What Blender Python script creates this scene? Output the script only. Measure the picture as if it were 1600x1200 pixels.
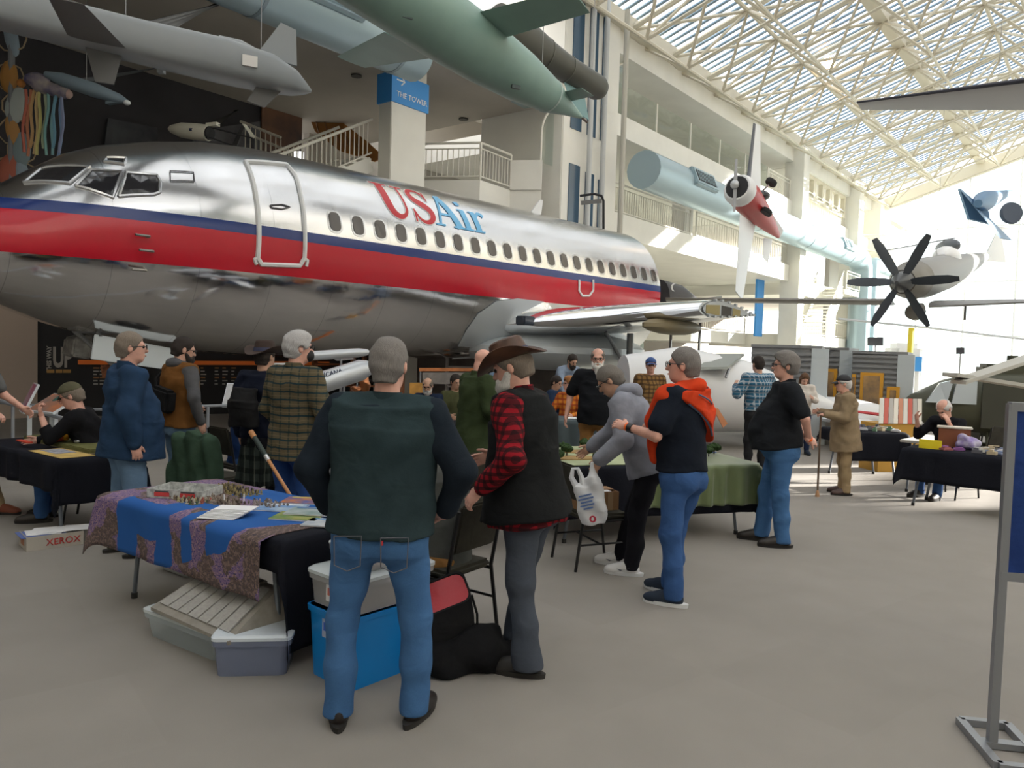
import bpy, bmesh, math, random
import numpy as np
from mathutils import Vector, Matrix, Quaternion

for _o in list(bpy.data.objects):
    bpy.data.objects.remove(_o)
S = bpy.context.scene
C = S.collection
R = math.radians
rnd = random.Random(7)

# ------------------------------------------------------------------ camera
FPX, EYE = 1200.0, 1.85
PITCH, ROLL = R(2.62), R(1.7)
_f = Vector((0, math.cos(PITCH), -math.sin(PITCH)))
_r0 = Vector((1, 0, 0))
_u0 = Vector((0, math.sin(PITCH), math.cos(PITCH)))
_r = _r0 * math.cos(ROLL) + _u0 * math.sin(ROLL)
_u = -_r0 * math.sin(ROLL) + _u0 * math.cos(ROLL)
CAM = Vector((0, 0, EYE))
cam_data = bpy.data.cameras.new('camera')
cam_data.sensor_width = 36.0
cam_data.lens = 36.0 * FPX / 1600.0
cam_data.clip_end = 500
camera = bpy.data.objects.new('camera', cam_data)
C.objects.link(camera)
_m = Matrix(((_r.x, _u.x, -_f.x, 0), (_r.y, _u.y, -_f.y, 0), (_r.z, _u.z, -_f.z, EYE), (0, 0, 0, 1)))
camera.matrix_world = _m
S.camera = camera

def ray(px, py):
    return _f + _r * ((px - 800) / FPX) + _u * ((600 - py) / FPX)
def P(px, py, Y):
    d = ray(px, py)
    return CAM + d * (Y / d.y)
def onz(px, py, z=0.0):
    d = ray(px, py)
    return CAM + d * ((z - EYE) / d.z)

# ------------------------------------------------------------------ world, sun, exposure
W = bpy.data.worlds.new('sky')
S.world = W
W.use_nodes = True
_bg = W.node_tree.nodes['Background']
_bg.inputs[0].default_value = (0.97, 0.985, 1.0, 1)
_bg.inputs[1].default_value = 6.0
S.view_settings.view_transform = 'Standard'
S.view_settings.look = 'None'
S.view_settings.exposure = -1.2
S.view_settings.gamma = 1.0
S.view_settings.use_curve_mapping = False
SUN_DIR = Vector((-0.97 * math.cos(R(14)), -0.24 * math.cos(R(14)), -math.sin(R(14)))).normalized()   # direction the light travels
_sl = bpy.data.lights.new('sun', 'SUN')
_sl.energy = 70.0
_sl.angle = R(0.6)
_sl.color = (1.0, 0.95, 0.86)
sun = bpy.data.objects.new('sun', _sl)
C.objects.link(sun)
sun.rotation_euler = SUN_DIR.to_track_quat('-Z', 'Y').to_euler()
sun.location = (30, 10, 40)

# ------------------------------------------------------------------ materials
MATS = {}
def mat(name, col=(.5, .5, .5), rough=.6, metal=0.0, var=0.0, vscale=6.0, bump=0.0, bscale=80.0,
        emit=0.0, trans=0.0, spec=.5, col2=None, sheen=0.0, coat=0.0):
    if name in MATS:
        return MATS[name]
    m = bpy.data.materials.new(name)
    m.use_nodes = True
    nt = m.node_tree
    b = nt.nodes['Principled BSDF']
    c = tuple(col) + (1,)
    b.inputs['Base Color'].default_value = c
    b.inputs['Roughness'].default_value = rough
    b.inputs['Metallic'].default_value = metal
    b.inputs['Specular IOR Level'].default_value = spec
    b.inputs['Coat Weight'].default_value = coat
    if sheen:
        b.inputs['Sheen Weight'].default_value = sheen
    if emit:
        b.inputs['Emission Color'].default_value = c
        b.inputs['Emission Strength'].default_value = emit
    if trans:
        b.inputs['Transmission Weight'].default_value = trans
    if var or bump or col2:
        tc = nt.nodes.new('ShaderNodeTexCoord')
    if var or col2:
        n = nt.nodes.new('ShaderNodeTexNoise')
        n.inputs['Scale'].default_value = vscale
        n.inputs['Detail'].default_value = 4
        nt.links.new(tc.outputs['Object'], n.inputs['Vector'])
        mx = nt.nodes.new('ShaderNodeMix')
        mx.data_type = 'RGBA'
        c2 = col2 if col2 else tuple(max(0, v * (1 - var)) for v in col)
        c1 = col if col2 else tuple(min(1, v * (1 + var)) for v in col)
        rp = nt.nodes.new('ShaderNodeMapRange')
        rp.inputs[1].default_value = .35
        rp.inputs[2].default_value = .65
        nt.links.new(n.outputs[0], rp.inputs[0])
        mx.inputs[6].default_value = tuple(c1) + (1,)
        mx.inputs[7].default_value = tuple(c2) + (1,)
        nt.links.new(rp.outputs[0], mx.inputs[0])
        nt.links.new(mx.outputs[2], b.inputs['Base Color'])
    if bump:
        n2 = nt.nodes.new('ShaderNodeTexNoise')
        n2.inputs['Scale'].default_value = bscale
        n2.inputs['Detail'].default_value = 3
        nt.links.new(tc.outputs['Object'], n2.inputs['Vector'])
        bp = nt.nodes.new('ShaderNodeBump')
        bp.inputs['Strength'].default_value = bump
        bp.inputs['Distance'].default_value = .01
        nt.links.new(n2.outputs[0], bp.inputs['Height'])
        nt.links.new(bp.outputs[0], b.inputs['Normal'])
    MATS[name] = m
    return m

class NT:
    """small helper to write node maths"""
    def __init__(s, m):
        s.m = m; s.nt = m.node_tree; s.b = s.nt.nodes['Principled BSDF']
        s.tc = s.nt.nodes.new('ShaderNodeTexCoord')
        s.sep = s.nt.nodes.new('ShaderNodeSeparateXYZ')
        s.nt.links.new(s.tc.outputs['Object'], s.sep.inputs[0])
        s.x, s.y, s.z = s.sep.outputs
        s.vec = s.tc.outputs['Object']
    def _in(s, sock, v):
        if hasattr(v, 'links') or hasattr(v, 'is_linked'):
            s.nt.links.new(v, sock)
        else:
            sock.default_value = v
    def op(s, o, a, b=0.0, c=0.0):
        n = s.nt.nodes.new('ShaderNodeMath'); n.operation = o
        s._in(n.inputs[0], a); s._in(n.inputs[1], b); s._in(n.inputs[2], c)
        return n.outputs[0]
    def band(s, v, lo, hi):
        return s.op('MULTIPLY', s.op('GREATER_THAN', v, lo), s.op('LESS_THAN', v, hi))
    def stripes(s, v, period, frac, off=0.0):
        t = s.op('FRACT', s.op('ADD', s.op('DIVIDE', v, period), 50.0 + off))
        return s.op('LESS_THAN', t, frac)
    def mix(s, f, a, b):
        n = s.nt.nodes.new('ShaderNodeMix'); n.data_type = 'RGBA'
        s._in(n.inputs[0], f)
        s._in(n.inputs[6], tuple(a) + (1,) if isinstance(a, tuple) and len(a) == 3 else a)
        s._in(n.inputs[7], tuple(b) + (1,) if isinstance(b, tuple) and len(b) == 3 else b)
        return n.outputs[2]
    def noise(s, scale, detail=3, vec=None):
        n = s.nt.nodes.new('ShaderNodeTexNoise')
        n.inputs['Scale'].default_value = scale; n.inputs['Detail'].default_value = detail
        s.nt.links.new(vec or s.vec, n.inputs['Vector'])
        return n.outputs[0]
    def bump(s, h, strength, dist=.01):
        n = s.nt.nodes.new('ShaderNodeBump')
        n.inputs['Strength'].default_value = strength; n.inputs['Distance'].default_value = dist
        s.nt.links.new(h, n.inputs['Height'])
        s.nt.links.new(n.outputs[0], s.b.inputs['Normal'])
    def color(s, c): s._in(s.b.inputs['Base Color'], c)
    def set(s, name, v): s._in(s.b.inputs[name], v)

def plaid(name, base, stripes, rough=.9, bump=.25):
    """stripes: (axis 'h'|'v', period, fraction, offset, colour, weight)"""
    if name in MATS: return MATS[name]
    m = mat(name, base, rough, spec=.15)
    t = NT(m)
    c = tuple(base) + (1,)
    cur = None
    lat = t.op('ADD', t.x, t.op('MULTIPLY', t.y, .8))
    wob = t.op('MULTIPLY', t.op('SUBTRACT', t.noise(7), .5), .035)
    hz = t.op('ADD', t.z, wob)
    lat = t.op('ADD', lat, wob)
    cur = c
    for ax, per, fr, off, col, w in stripes:
        f = t.op('MULTIPLY', t.stripes(hz if ax == 'h' else lat, per, fr, off), w)
        cur = t.mix(f, cur, tuple(col) + (1,))
    t.color(cur)
    t.bump(t.noise(25), bump, .02)
    return m

# ------------------------------------------------------------------ object helpers
MW = {}
def rotz(a): return Matrix.Rotation(a, 4, 'Z')
def tag(o, label=None, cat=None, group=None, kind=None):
    if label: o['label'] = label
    if cat: o['category'] = cat
    if group: o['group'] = group
    if kind: o['kind'] = kind
    return o
def thing(name, label, cat, loc=(0, 0, 0), rz=0.0, group=None):
    o = bpy.data.objects.new(name, None)
    o.empty_display_size = .1
    C.objects.link(o)
    o.location = loc
    o.rotation_euler = (0, 0, rz)
    MW[o.name] = Matrix.Translation(Vector(loc)) @ rotz(rz)
    return tag(o, label, cat, group)

class MB:
    def __init__(s):
        s.v = []; s.f = []; s.mi = []; s.cur = 0
    def add(s, vs, fs):
        n = len(s.v)
        s.v += [tuple(v) for v in vs]
        for f in fs:
            s.f.append(tuple(i + n for i in f)); s.mi.append(s.cur)
        return s
    def box(s, c, size, rz=0.0, M=None):
        x, y, z = size[0] / 2, size[1] / 2, size[2] / 2
        vs = [Vector((a * x, b * y, d * z)) for d in (-1, 1) for b in (-1, 1) for a in (-1, 1)]
        T = Matrix.Translation(Vector(c)) @ (M if M is not None else rotz(rz))
        vs = [T @ v for v in vs]
        return s.add(vs, [(0, 2, 3, 1), (4, 5, 7, 6), (0, 1, 5, 4), (2, 6, 7, 3), (0, 4, 6, 2), (1, 3, 7, 5)])
    def hexa(s, bot, top):
        return s.add(list(bot) + list(top), [(3, 2, 1, 0), (4, 5, 6, 7), (0, 1, 5, 4), (1, 2, 6, 5), (2, 3, 7, 6), (3, 0, 4, 7)])
    def beam(s, a, b, w, h, up=(0, 0, 1)):
        a, b = Vector(a), Vector(b)
        d = (b - a).normalized()
        u = Vector(up)
        x = d.cross(u)
        if x.length < 1e-4: x = d.cross(Vector((1, 0, 0)))
        x.normalize(); y = x.cross(d)
        r = [x * (i * w / 2) + y * (j * h / 2) for i, j in ((-1, -1), (1, -1), (1, 1), (-1, 1))]
        return s.hexa([a + q for q in r], [b + q for q in r])
    def tube(s, pts, rad, n=8, caps=True):
        pts = [Vector(p) for p in pts]
        if not hasattr(rad, '__len__'): rad = [rad] * len(pts)
        rings = []
        up = Vector((0, 0, 1))
        prev = None
        for i, p in enumerate(pts):
            d = (pts[min(i + 1, len(pts) - 1)] - pts[max(i - 1, 0)])
            if d.length < 1e-9: d = Vector((0, 0, 1))
            d.normalize()
            if prev is None:
                x = d.cross(up)
                if x.length < .05: x = d.cross(Vector((1, 0, 0)))
            else:
                x = prev - d * prev.dot(d)
            x.normalize(); prev = x
            y = d.cross(x)
            rings.append([p + (x * math.cos(2 * math.pi * k / n) + y * math.sin(2 * math.pi * k / n)) * rad[i] for k in range(n)])
        return s.loft(rings, caps)
    def loft(s, rings, caps=True, closed=True):
        n = len(rings[0])
        vs = [v for r in rings for v in r]
        fs = []
        for i in range(len(rings) - 1):
            for k in range(n if closed else n - 1):
                k2 = (k + 1) % n
                fs.append((i * n + k, i * n + k2, (i + 1) * n + k2, (i + 1) * n + k))
        if caps and closed:
            fs.append(tuple(range(n - 1, -1, -1)))
            fs.append(tuple((len(rings) - 1) * n + k for k in range(n)))
        return s.add(vs, fs)
    def prism(s, poly, d, thick):
        """poly: list of 3d points, extruded by vector d*thick"""
        d = Vector(d) * thick
        n = len(poly)
        a = [Vector(p) for p in poly]
        return s.add(a + [p + d for p in a], [tuple(range(n - 1, -1, -1)), tuple(range(n, 2 * n))] +
                     [(i, (i + 1) % n, n + (i + 1) % n, n + i) for i in range(n)])
    def lathe(s, prof, n=16, M=None, caps=True):
        rings = []
        for r, z in prof:
            rings.append([Vector((r * math.cos(2 * math.pi * k / n), r * math.sin(2 * math.pi * k / n), z)) for k in range(n)])
        if M is not None: rings = [[M @ v for v in r] for r in rings]
        return s.loft(rings, caps)
    def ell(s, c, r, n=10, M=None):
        c = Vector(c)
        rings = []
        m = max(4, n // 2 + 1)
        for i in range(m + 1):
            t = -math.pi / 2 + math.pi * i / m
            rr = max(math.cos(t), .02)
            rings.append([Vector((r[0] * rr * math.cos(2 * math.pi * k / n), r[1] * rr * math.sin(2 * math.pi * k / n), r[2] * math.sin(t))) for k in range(n)])
        if M is not None: rings = [[M @ v for v in q] for q in rings]
        rings = [[c + v for v in q] for q in rings]
        return s.loft(rings)
    def mesh(s, name, mats=None, smooth=False, bevel=0.0):
        me = bpy.data.meshes.new(name)
        me.from_pydata(s.v, [], s.f)
        if mats is not None:
            if not isinstance(mats, (list, tuple)): mats = [mats]
            for m in mats: me.materials.append(m)
        if len(set(s.mi)) > 1:
            me.polygons.foreach_set('material_index', s.mi)
        bm = bmesh.new(); bm.from_mesh(me)
        bmesh.ops.recalc_face_normals(bm, faces=bm.faces)
        if bevel:
            es = [e for e in bm.edges if len(e.link_faces) == 2 and e.calc_face_angle(0) > .6]
            bmesh.ops.bevel(bm, geom=es, offset=bevel, segments=2, affect='EDGES', clamp_overlap=True)
        bm.to_mesh(me); bm.free()
        if smooth:
            me.polygons.foreach_set('use_smooth', [True] * len(me.polygons))
            try: me.set_sharp_from_angle(angle=R(40))
            except Exception: pass
        me.update()
        return me
    def build(s, name, mats, parent=None, smooth=False, world=False, bevel=0.0, **kw):
        if world and parent is not None:
            I = MW[parent.name].inverted()
            s.v = [tuple(I @ Vector(v)) for v in s.v]
        me = s.mesh(name, mats, smooth, bevel)
        o = bpy.data.objects.new(name, me)
        C.objects.link(o)
        if parent is not None:
            o.parent = parent
            MW[o.name] = MW[parent.name]
        else:
            MW[o.name] = Matrix.Identity(4)
        tag(o, **kw)
        return o
    def solo(s, name, mats, label, cat, smooth=False, bevel=0.0, group=None, kind=None):
        """a one-mesh thing, origin moved to its base centre"""
        v = np.array(s.v)
        lo, hi = v.min(0), v.max(0)
        org = Vector(((lo[0] + hi[0]) / 2, (lo[1] + hi[1]) / 2, lo[2]))
        s.v = [tuple(Vector(q) - org) for q in s.v]
        o = s.build(name, mats, None, smooth, bevel=bevel)
        o.location = org
        MW[o.name] = Matrix.Translation(org)
        return tag(o, label, cat, group, kind)
def inst(name, me, parent, M=None, **kw):
    o = bpy.data.objects.new(name, me)
    C.objects.link(o)
    if parent is not None:
        o.parent = parent
        MW[o.name] = MW[parent.name]
    if M is not None: o.matrix_local = M
    return tag(o, **kw)
def copy_tree(o, parent=None):
    c = o.copy(); C.objects.link(c)
    if parent is not None: c.parent = parent
    for ch in [q for q in list(bpy.data.objects) if q.parent == o]:
        copy_tree(ch, c)
    return c
def struct(mb, name, mats, smooth=False, label=None, bevel=0.0):
    o = mb.build(name, mats, None, smooth, bevel=bevel)
    o['kind'] = 'structure'
    if label: o['label'] = label
    return o
def stick(a, b, r):
    """matrix that maps a unit cylinder (radius 1, z 0..1) to the segment a-b"""
    a, b = Vector(a), Vector(b)
    d = b - a
    q = d.to_track_quat('Z', 'Y')
    return Matrix.Translation(a) @ q.to_matrix().to_4x4() @ Matrix.Diagonal((r, r, d.length, 1))
_cyl = {}
def cylmesh(m, n=6):
    k = (m.name, n)
    if k not in _cyl:
        _cyl[k] = MB().lathe([(1, 0), (1, 1)], n).mesh('rod_' + m.name, m, smooth=n > 6)
    return _cyl[k]
_boxm = {}
def boxmesh(m):
    if m.name not in _boxm:
        _boxm[m.name] = MB().box((0, 0, 0), (1, 1, 1)).mesh('bar_' + m.name, m)
    return _boxm[m.name]
def boxM(c, size, rz=0.0):
    return Matrix.Translation(Vector(c)) @ rotz(rz) @ Matrix.Diagonal((size[0], size[1], size[2], 1))
def text_mesh(txt, size, m, extrude=.004, align='CENTER', shear=0.0, bold=0.0):
    cu = bpy.data.curves.new('lettering', 'FONT')
    cu.body = txt; cu.size = size; cu.extrude = extrude
    cu.align_x = align; cu.align_y = 'CENTER'
    cu.shear = shear; cu.offset = bold
    cu.resolution_u = 3
    o = bpy.data.objects.new('lettering', cu)
    C.objects.link(o)
    dg = bpy.context.evaluated_depsgraph_get()
    me = bpy.data.meshes.new_from_object(o.evaluated_get(dg))
    bpy.data.objects.remove(o)
    me.materials.clear(); me.materials.append(m)
    return me
def text_on(name, txt, size, m, origin, right, up, parent=None, world=True, **kw):
    """flat lettering standing on the plane given by right/up at origin (world)"""
    me = text_mesh(txt, size, m, **kw)
    right, up = Vector(right).normalized(), Vector(up).normalized()
    n = right.cross(up)
    T = Matrix((( right.x, up.x, n.x, origin[0]), (right.y, up.y, n.y, origin[1]), (right.z, up.z, n.z, origin[2]), (0, 0, 0, 1)))
    if parent is not None and world: T = MW[parent.name].inverted() @ T
    return inst(name, me, parent, T)
# ================================================================== the hall
B = Vector((.621, .784, 0)); Mv = Vector((.784, -.621, 0)); O0 = Vector((4.19, 28.1, 0))
HROT = math.atan2(B.y, B.x)
def H(b, m, z=0.0): return O0 + B * b + Mv * m + Vector((0, 0, z))
def hit_m(px, py, m):
    """point where the ray through a pixel meets the vertical plane m = const"""
    d = ray(px, py)
    t = (m - (CAM - O0).dot(Mv)) / d.dot(Mv)
    return CAM + d * t
def bof(p): return (Vector(p) - O0).dot(B)
cream = mat('cream_paint', (.78, .72, .58), .7, var=.04, vscale=1)
white_p = mat('white_paint', (.80, .78, .72), .6, var=.03, vscale=1)
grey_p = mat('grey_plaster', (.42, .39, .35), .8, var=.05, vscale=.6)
dark_w = mat('dark_exhibit_wall', (.055, .053, .062), .7, var=.2, vscale=.5)
blue_p = mat('sign_blue', (.05, .30, .75), .5)
steel = mat('grey_steel', (.32, .33, .36), .4, .6)
rail_m = mat('rail_white', (.75, .72, .64), .45)
duct_m = mat('duct_blue_grey', (.36, .47, .53), .42, .35, bump=.05, bscale=3)
black_m = mat('black_matte', (.015, .015, .017), .7)
trussm = mat('truss_cream', (.62, .57, .46), .5)

# floor: grey carpet laid in squares
fm = mat('carpet', (.30, .28, .25), .95)
t = NT(fm)
def _cell(n):
    vor = n.nt.nodes.new('ShaderNodeTexWhiteNoise'); vor.noise_dimensions = '2D'
    fl = n.nt.nodes.new('ShaderNodeVectorMath'); fl.operation = 'FLOOR'
    mp = n.nt.nodes.new('ShaderNodeMapping'); mp.inputs['Scale'].default_value = (1 / .91,) * 3
    mp.inputs['Rotation'].default_value = (0, 0, R(-38))
    n.nt.links.new(n.vec, mp.inputs['Vector']); n.nt.links.new(mp.outputs[0], fl.inputs[0])
    n.nt.links.new(fl.outputs[0], vor.inputs['Vector'])
    return vor.outputs['Value']
cellv = _cell(t)
mot = t.op('ADD', t.op('MULTIPLY', t.noise(350, 2), .5), t.op('MULTIPLY', t.noise(2.2, 4), .35))
fac = t.op('ADD', mot, t.op('MULTIPLY', cellv, .10))
t.color(t.mix(fac, (.185, .170, .155), (.345, .318, .288)))
t.bump(t.noise(420, 2), .5, .004)
fl = MB().box((8, 24, -.15), (120, 130, .3))
struct(fl, 'floor', fm, label='grey carpeted hall floor')

# --- left building: upper floors, fascias
L2, L3 = 6.75, 9.55
bA, bE = -46.0, 33.5        # near and far end of the facade
m1 = MB()
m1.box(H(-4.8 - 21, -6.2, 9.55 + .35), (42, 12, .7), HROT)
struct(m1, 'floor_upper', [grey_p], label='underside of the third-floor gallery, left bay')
m1 = MB(); m1.box(H(-4.8 - 21, -.1, 10.1), (42, .3, 1.25), HROT)
struct(m1, 'wall_fascia', white_p, label='cream fascia beam above the aircraft')
# right bays: slabs with fascias at L2, L3 and the soffit/upper beam
b_el0, b_el1 = -4.7, -1.4
for nm, z0, h, lab in (('floor_mezzanine', L2 - .85, .85, 'cream second-floor balcony slab'), ('floor_gallery', L3 - .15, .75, 'cream third-floor balcony slab'),
                       ('ceiling_gallery', 12.2, .8, 'cream beam above the third floor')):
    q = MB(); q.box(H(8 + (.0), -4.8, z0 + h / 2), (19.6, 9.6, h), HROT)
    struct(q, nm, white_p, label=lab)
for nm, z0, h, lab in (('floor_mezzanine_far', L2 - .85 - .6, .85, 'cream second-floor slab beyond the columns'), ('floor_gallery_far', L3 - .15, .75, 'cream third-floor slab beyond the columns'),
                       ('ceiling_gallery_far', 12.2, .8, 'cream beam at the far end')):
    q = MB(); q.box(H(25.7, -4.8, z0 + h / 2), (15.6, 9.6, h), HROT)
    struct(q, nm, white_p, label=lab)
q = MB(); q.box(H(7, -.5, 13.6), (80, .5, 2.0), HROT)
struct(q, 'wall_parapet', cream, label='cream wall strip under the roof edge')
# back walls of the galleries
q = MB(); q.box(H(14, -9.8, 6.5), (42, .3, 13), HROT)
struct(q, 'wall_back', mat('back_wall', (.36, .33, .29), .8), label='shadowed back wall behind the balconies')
q = MB(); q.box(H(-29.5, -8.6, 6), (42, .3, 12), HROT)
struct(q, 'wall_left', dark_w, label='dark exhibit backdrop wall behind the airliner')
# columns
def column(b, m, w, z0, z1, lab, mt=None):
    q = MB(); q.box(H(b, m, (z0 + z1) / 2), (w[0], w[1], z1 - z0), HROT)
    o = struct(q, 'column', mt or white_p, label=lab, bevel=.02)
    return o
column(17.2, .05, (.95, 1.0), 0, 13, 'tall cream column beside the red aircraft')
column(28.0, .05, (1.0, 1.1), 0, 13, 'tall cream column behind the grey ducts')
column(33.4, .05, (1.0, 1.1), 0, 13, 'far cream column at the glass end wall')
column(5.2, -.6, (.8, .6), L2, L3, 'short white pier on the second-floor balcony')
# sign column
p1 = hit_m(666, 200, -1.3); bb1 = bof(p1)
sc = MB(); wcol = 1.3
sc.box(H(bb1 - wcol / 2, -1.3 - .25, 4.8), (wcol, .5, 9.6), HROT)
sgc = struct(sc, 'column_sign', white_p, label='cream column carrying the blue tower sign', bevel=.02)
zs1 = hit_m(640, 145, -1.3).z
sg = thing('wall_sign', 'blue wraparound sign reading THE TOWER with an arrow', 'sign', H(bb1 - wcol / 2, -1.55, zs1 - .4), HROT)
MB().box((0, 0, .4), (wcol + .08, .58, .78)).build('sign_panel', blue_p, sg)
wt = mat('white_lettering', (.85, .85, .85), .5)
text_on('lettering', 'THE TOWER', .2, wt, H(bb1 - wcol / 2 + .05, -1.3 + .045, zs1 - .16), B, (0, 0, 1), sg)
text_on('lettering', '\u2192', .42, wt, H(bb1 - wcol + .28, -1.3 + .045, zs1 + .2), B, (0, 0, 1), sg)

# elevator tower with dark glass slots
et = MB(); et.box(H((b_el0 + b_el1) / 2, -1.6, 6.8), (b_el1 - b_el0, 3.4, 13.6), HROT)
struct(et, 'wall_elevator', white_p, label='white elevator tower', bevel=.03)
gd = mat('slot_glass', (.05, .10, .16), .15)
w_n = 1
for (b0, b1, z0, z1) in ((-4.3, -3.7, 1, 7.8), (-3.35, -2.85, 1, 7.7), (-2.55, -2.2, 1, 7.6), (-4.3, -3.7, 8.9, 13), (-3.35, -2.85, 8.9, 13), (-2.55, -2.2, 8.9, 13)):
    q = MB(); q.box(H((b0 + b1) / 2, .1, (z0 + z1) / 2), (b1 - b0, .06, z1 - z0), HROT)
    o = struct(q, 'window_%d' % w_n, gd, label='tall dark glass slot in the elevator tower'); w_n += 1
for bq in (-3.52, -2.7):
    q = MB(); q.tube([H(bq, .35, 2), H(bq, .35, 13.4)], .09, 10)
    q.build('guide_rail', mat('pipe_grey', (.55, .56, .56), .4), None, True)
    bpy.data.objects[-1] if False else None
for i, o in enumerate([o for o in C.objects if o.name.startswith('guide_rail')]):
    tag(o, ['grey vertical guide pipe on the elevator tower, near one', 'grey vertical guide pipe on the elevator tower, far one'][i], 'pipe')

# --- railings
def railing(pts, label, h=1.07, spacing=.14, name='railing', r=.028, base=.1, group=None):
    """pts: polyline of floor points (world); every baluster is its own part"""
    pts = [Vector(p) for p in pts]
    t_ = thing(name, label, 'railing', pts[0], 0, group)
    o0 = pts[0]
    up = Vector((0, 0, 1))
    cm = cylmesh(rail_m, 5)
    for a, b in zip(pts[:-1], pts[1:]):
        a, b = a - o0, b - o0
        inst('handrail', cylmesh(rail_m, 8), t_, stick(a + up * h, b + up * h, r * 1.3))
        inst('bottom_rail', cm, t_, stick(a + up * base, b + up * base, r))
        inst('mid_rail', cm, t_, stick(a + up * (h - .16), b + up * (h - .16), r * .8))
        L = (b - a).length
        n = max(2, int(L / spacing))
        for i in range(1, n):
            q = a.lerp(b, i / n)
            inst('baluster', cm, t_, stick(q + up * base, q + up * (h - .16), r * .55))
    for q in pts:
        inst('post', cylmesh(rail_m, 8), t_, stick(q - o0, q - o0 + up * h, r * 1.4))
    return t_
railing([H(-1.2, -.15, L2), H(5.0, -.15, L2)], 'white balcony railing beside the elevator tower, near length', spacing=.17)
railing([H(5.6, -.15, L2), H(16.7, -.15, L2)], 'white balcony railing on the second floor up to the tall column', spacing=.26)
railing([H(13.6, -.15, L3 + .6), H(16.7, -.15, L3 + .6)], 'short white railing on the third floor beside the column', spacing=.22)
railing([H(28.7, -.1, 8.9), H(30.0, 1.6, 8.9), H(32.4, 1.6, 8.9), H(33.3, 0, 8.9)], 'white railing of the small far balcony under the roof', spacing=.3)
q = MB(); q.prism([H(28.5, -.4, 8.1), H(30, 1.75, 8.1), H(32.5, 1.75, 8.1), H(33.5, -.4, 8.1)], (0, 0, 1), .78)
struct(q, 'floor_far_balcony', cream, label='cream far balcony slab')
railing([H(18, .2, 3.1), H(27.4, .2, 3.1)], 'white railing of the low walkway below the stairs', spacing=.4)
railing([H(11, -2.6, 3.1), H(17.5, -2.6, 3.1)], 'white railing of the low walkway behind the wing', spacing=.26)
railing([H(29, .2, 2.6), H(34.2, .2, 2.6)], 'pale railing in front of the grey far wall', spacing=.35)
q = MB(); q.box(H(22.8, -2.2, 2.75), (10.6, 5.0, .7), HROT)
struct(q, 'floor_walkway', white_p, label='white low walkway slab')
q = MB(); q.box(H(14.0, -4.4, 2.8), (7, 3.8, .6), HROT)
struct(q, 'floor_walkway_near', white_p, label='white walkway slab behind the wing')
q = MB(); q.box(H(32, -2.2, 2.2), (5.6, 5.0, .7), HROT)
struct(q, 'floor_walkway_far', white_p, label='white walkway slab at the far wall')
# glass parapet on the third floor right bay
gl = bpy.data.materials.new('clear_pane'); gl.use_nodes = True
_n = gl.node_tree; _n.nodes.clear()
_o = _n.nodes.new('ShaderNodeOutputMaterial'); _mx = _n.nodes.new('ShaderNodeMixShader')
_t = _n.nodes.new('ShaderNodeBsdfTransparent'); _g = _n.nodes.new('ShaderNodeBsdfGlossy')
_t.inputs[0].default_value = (.92, .96, .95, 1); _g.inputs['Roughness'].default_value = .05
_mx.inputs[0].default_value = .08
_n.links.new(_t.outputs[0], _mx.inputs[1]); _n.links.new(_g.outputs[0], _mx.inputs[2]); _n.links.new(_mx.outputs[0], _o.inputs[0])
MATS['clear_pane'] = gl
gp = thing('glass_parapet', 'glass parapet of the third-floor gallery with thin posts', 'railing', H(-1.2, -.1, L3 + .6), HROT)
for i in range(5):
    MB().box((1.45 + i * 2.9, 0, .55), (2.8, .02, 1.1)).build('pane', gl, gp)
    MB().box((2.9 * i + 2.9, 0, .55), (.06, .06, 1.1)).build('post', rail_m, gp)
# strip light seen behind the glass parapet
lm = mat('light_strip', (1, .93, .85), .5, emit=3.0)
q = MB(); q.box(H(6.5, -7.5, 11.6), (16, .5, .1), HROT)
q.solo('ceiling_light', lm, 'long glowing strip light in the third-floor gallery', 'light')

# lattice frames at third floor right (cream window grid)
for k in range(3):
    q = MB()
    b0 = 18.0 + k * 3.1
    for zz in (10.9, 12.15): q.box(H(b0 + 1.45, -.3, zz), (2.9, .25, .22), HROT)
    for bb in (b0, b0 + 1.45, b0 + 2.9): q.box(H(bb, -.3, 11.5), (.22, .25, 1.4), HROT)
    struct(q, 'window_%d' % w_n, cream, label='cream open window frame under the roof'); w_n += 1
railing([H(18, -.2, L3 + .6), H(27.3, -.2, L3 + .6)], 'third-floor railing beyond the red aircraft', spacing=.4)

# --- left balcony (octagonal corner), and stair
z2 = L2
lb = [hit_m(655, 275, -1.0), None]
def at_z(px, py, z): return onz(px, py, z)
A0 = at_z(640, 282, z2); A1 = at_z(750, 281, z2); A2 = at_z(797, 297, z2); A3 = at_z(846, 297, z2)
# slab under it
s_ = MB()
back = [H(bof(A3) + .1, -6, z2 - .8), H(bof(A0) - .5, -6, z2 - .8)]
s_.prism([Vector((p.x, p.y, z2 - .8)) for p in (A0, A1, A2, A3)] + back, (0, 0, 1), .8)
struct(s_, 'floor_balcony', white_p, label='cream angular balcony slab behind the airliner')
railing([A0, A1, A2], 'white railing of the angular balcony behind the airliner', spacing=.155)
s_ = MB(); s_.beam(A2 + Vector((0, 0, .45)), A3 + Vector((0, 0, .45)), .12, .9); s_.build('parapet_panel', white_p)
tag(bpy.data.objects['parapet_panel'], 'cream solid parapet between railing and elevator tower', 'panel')
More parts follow.
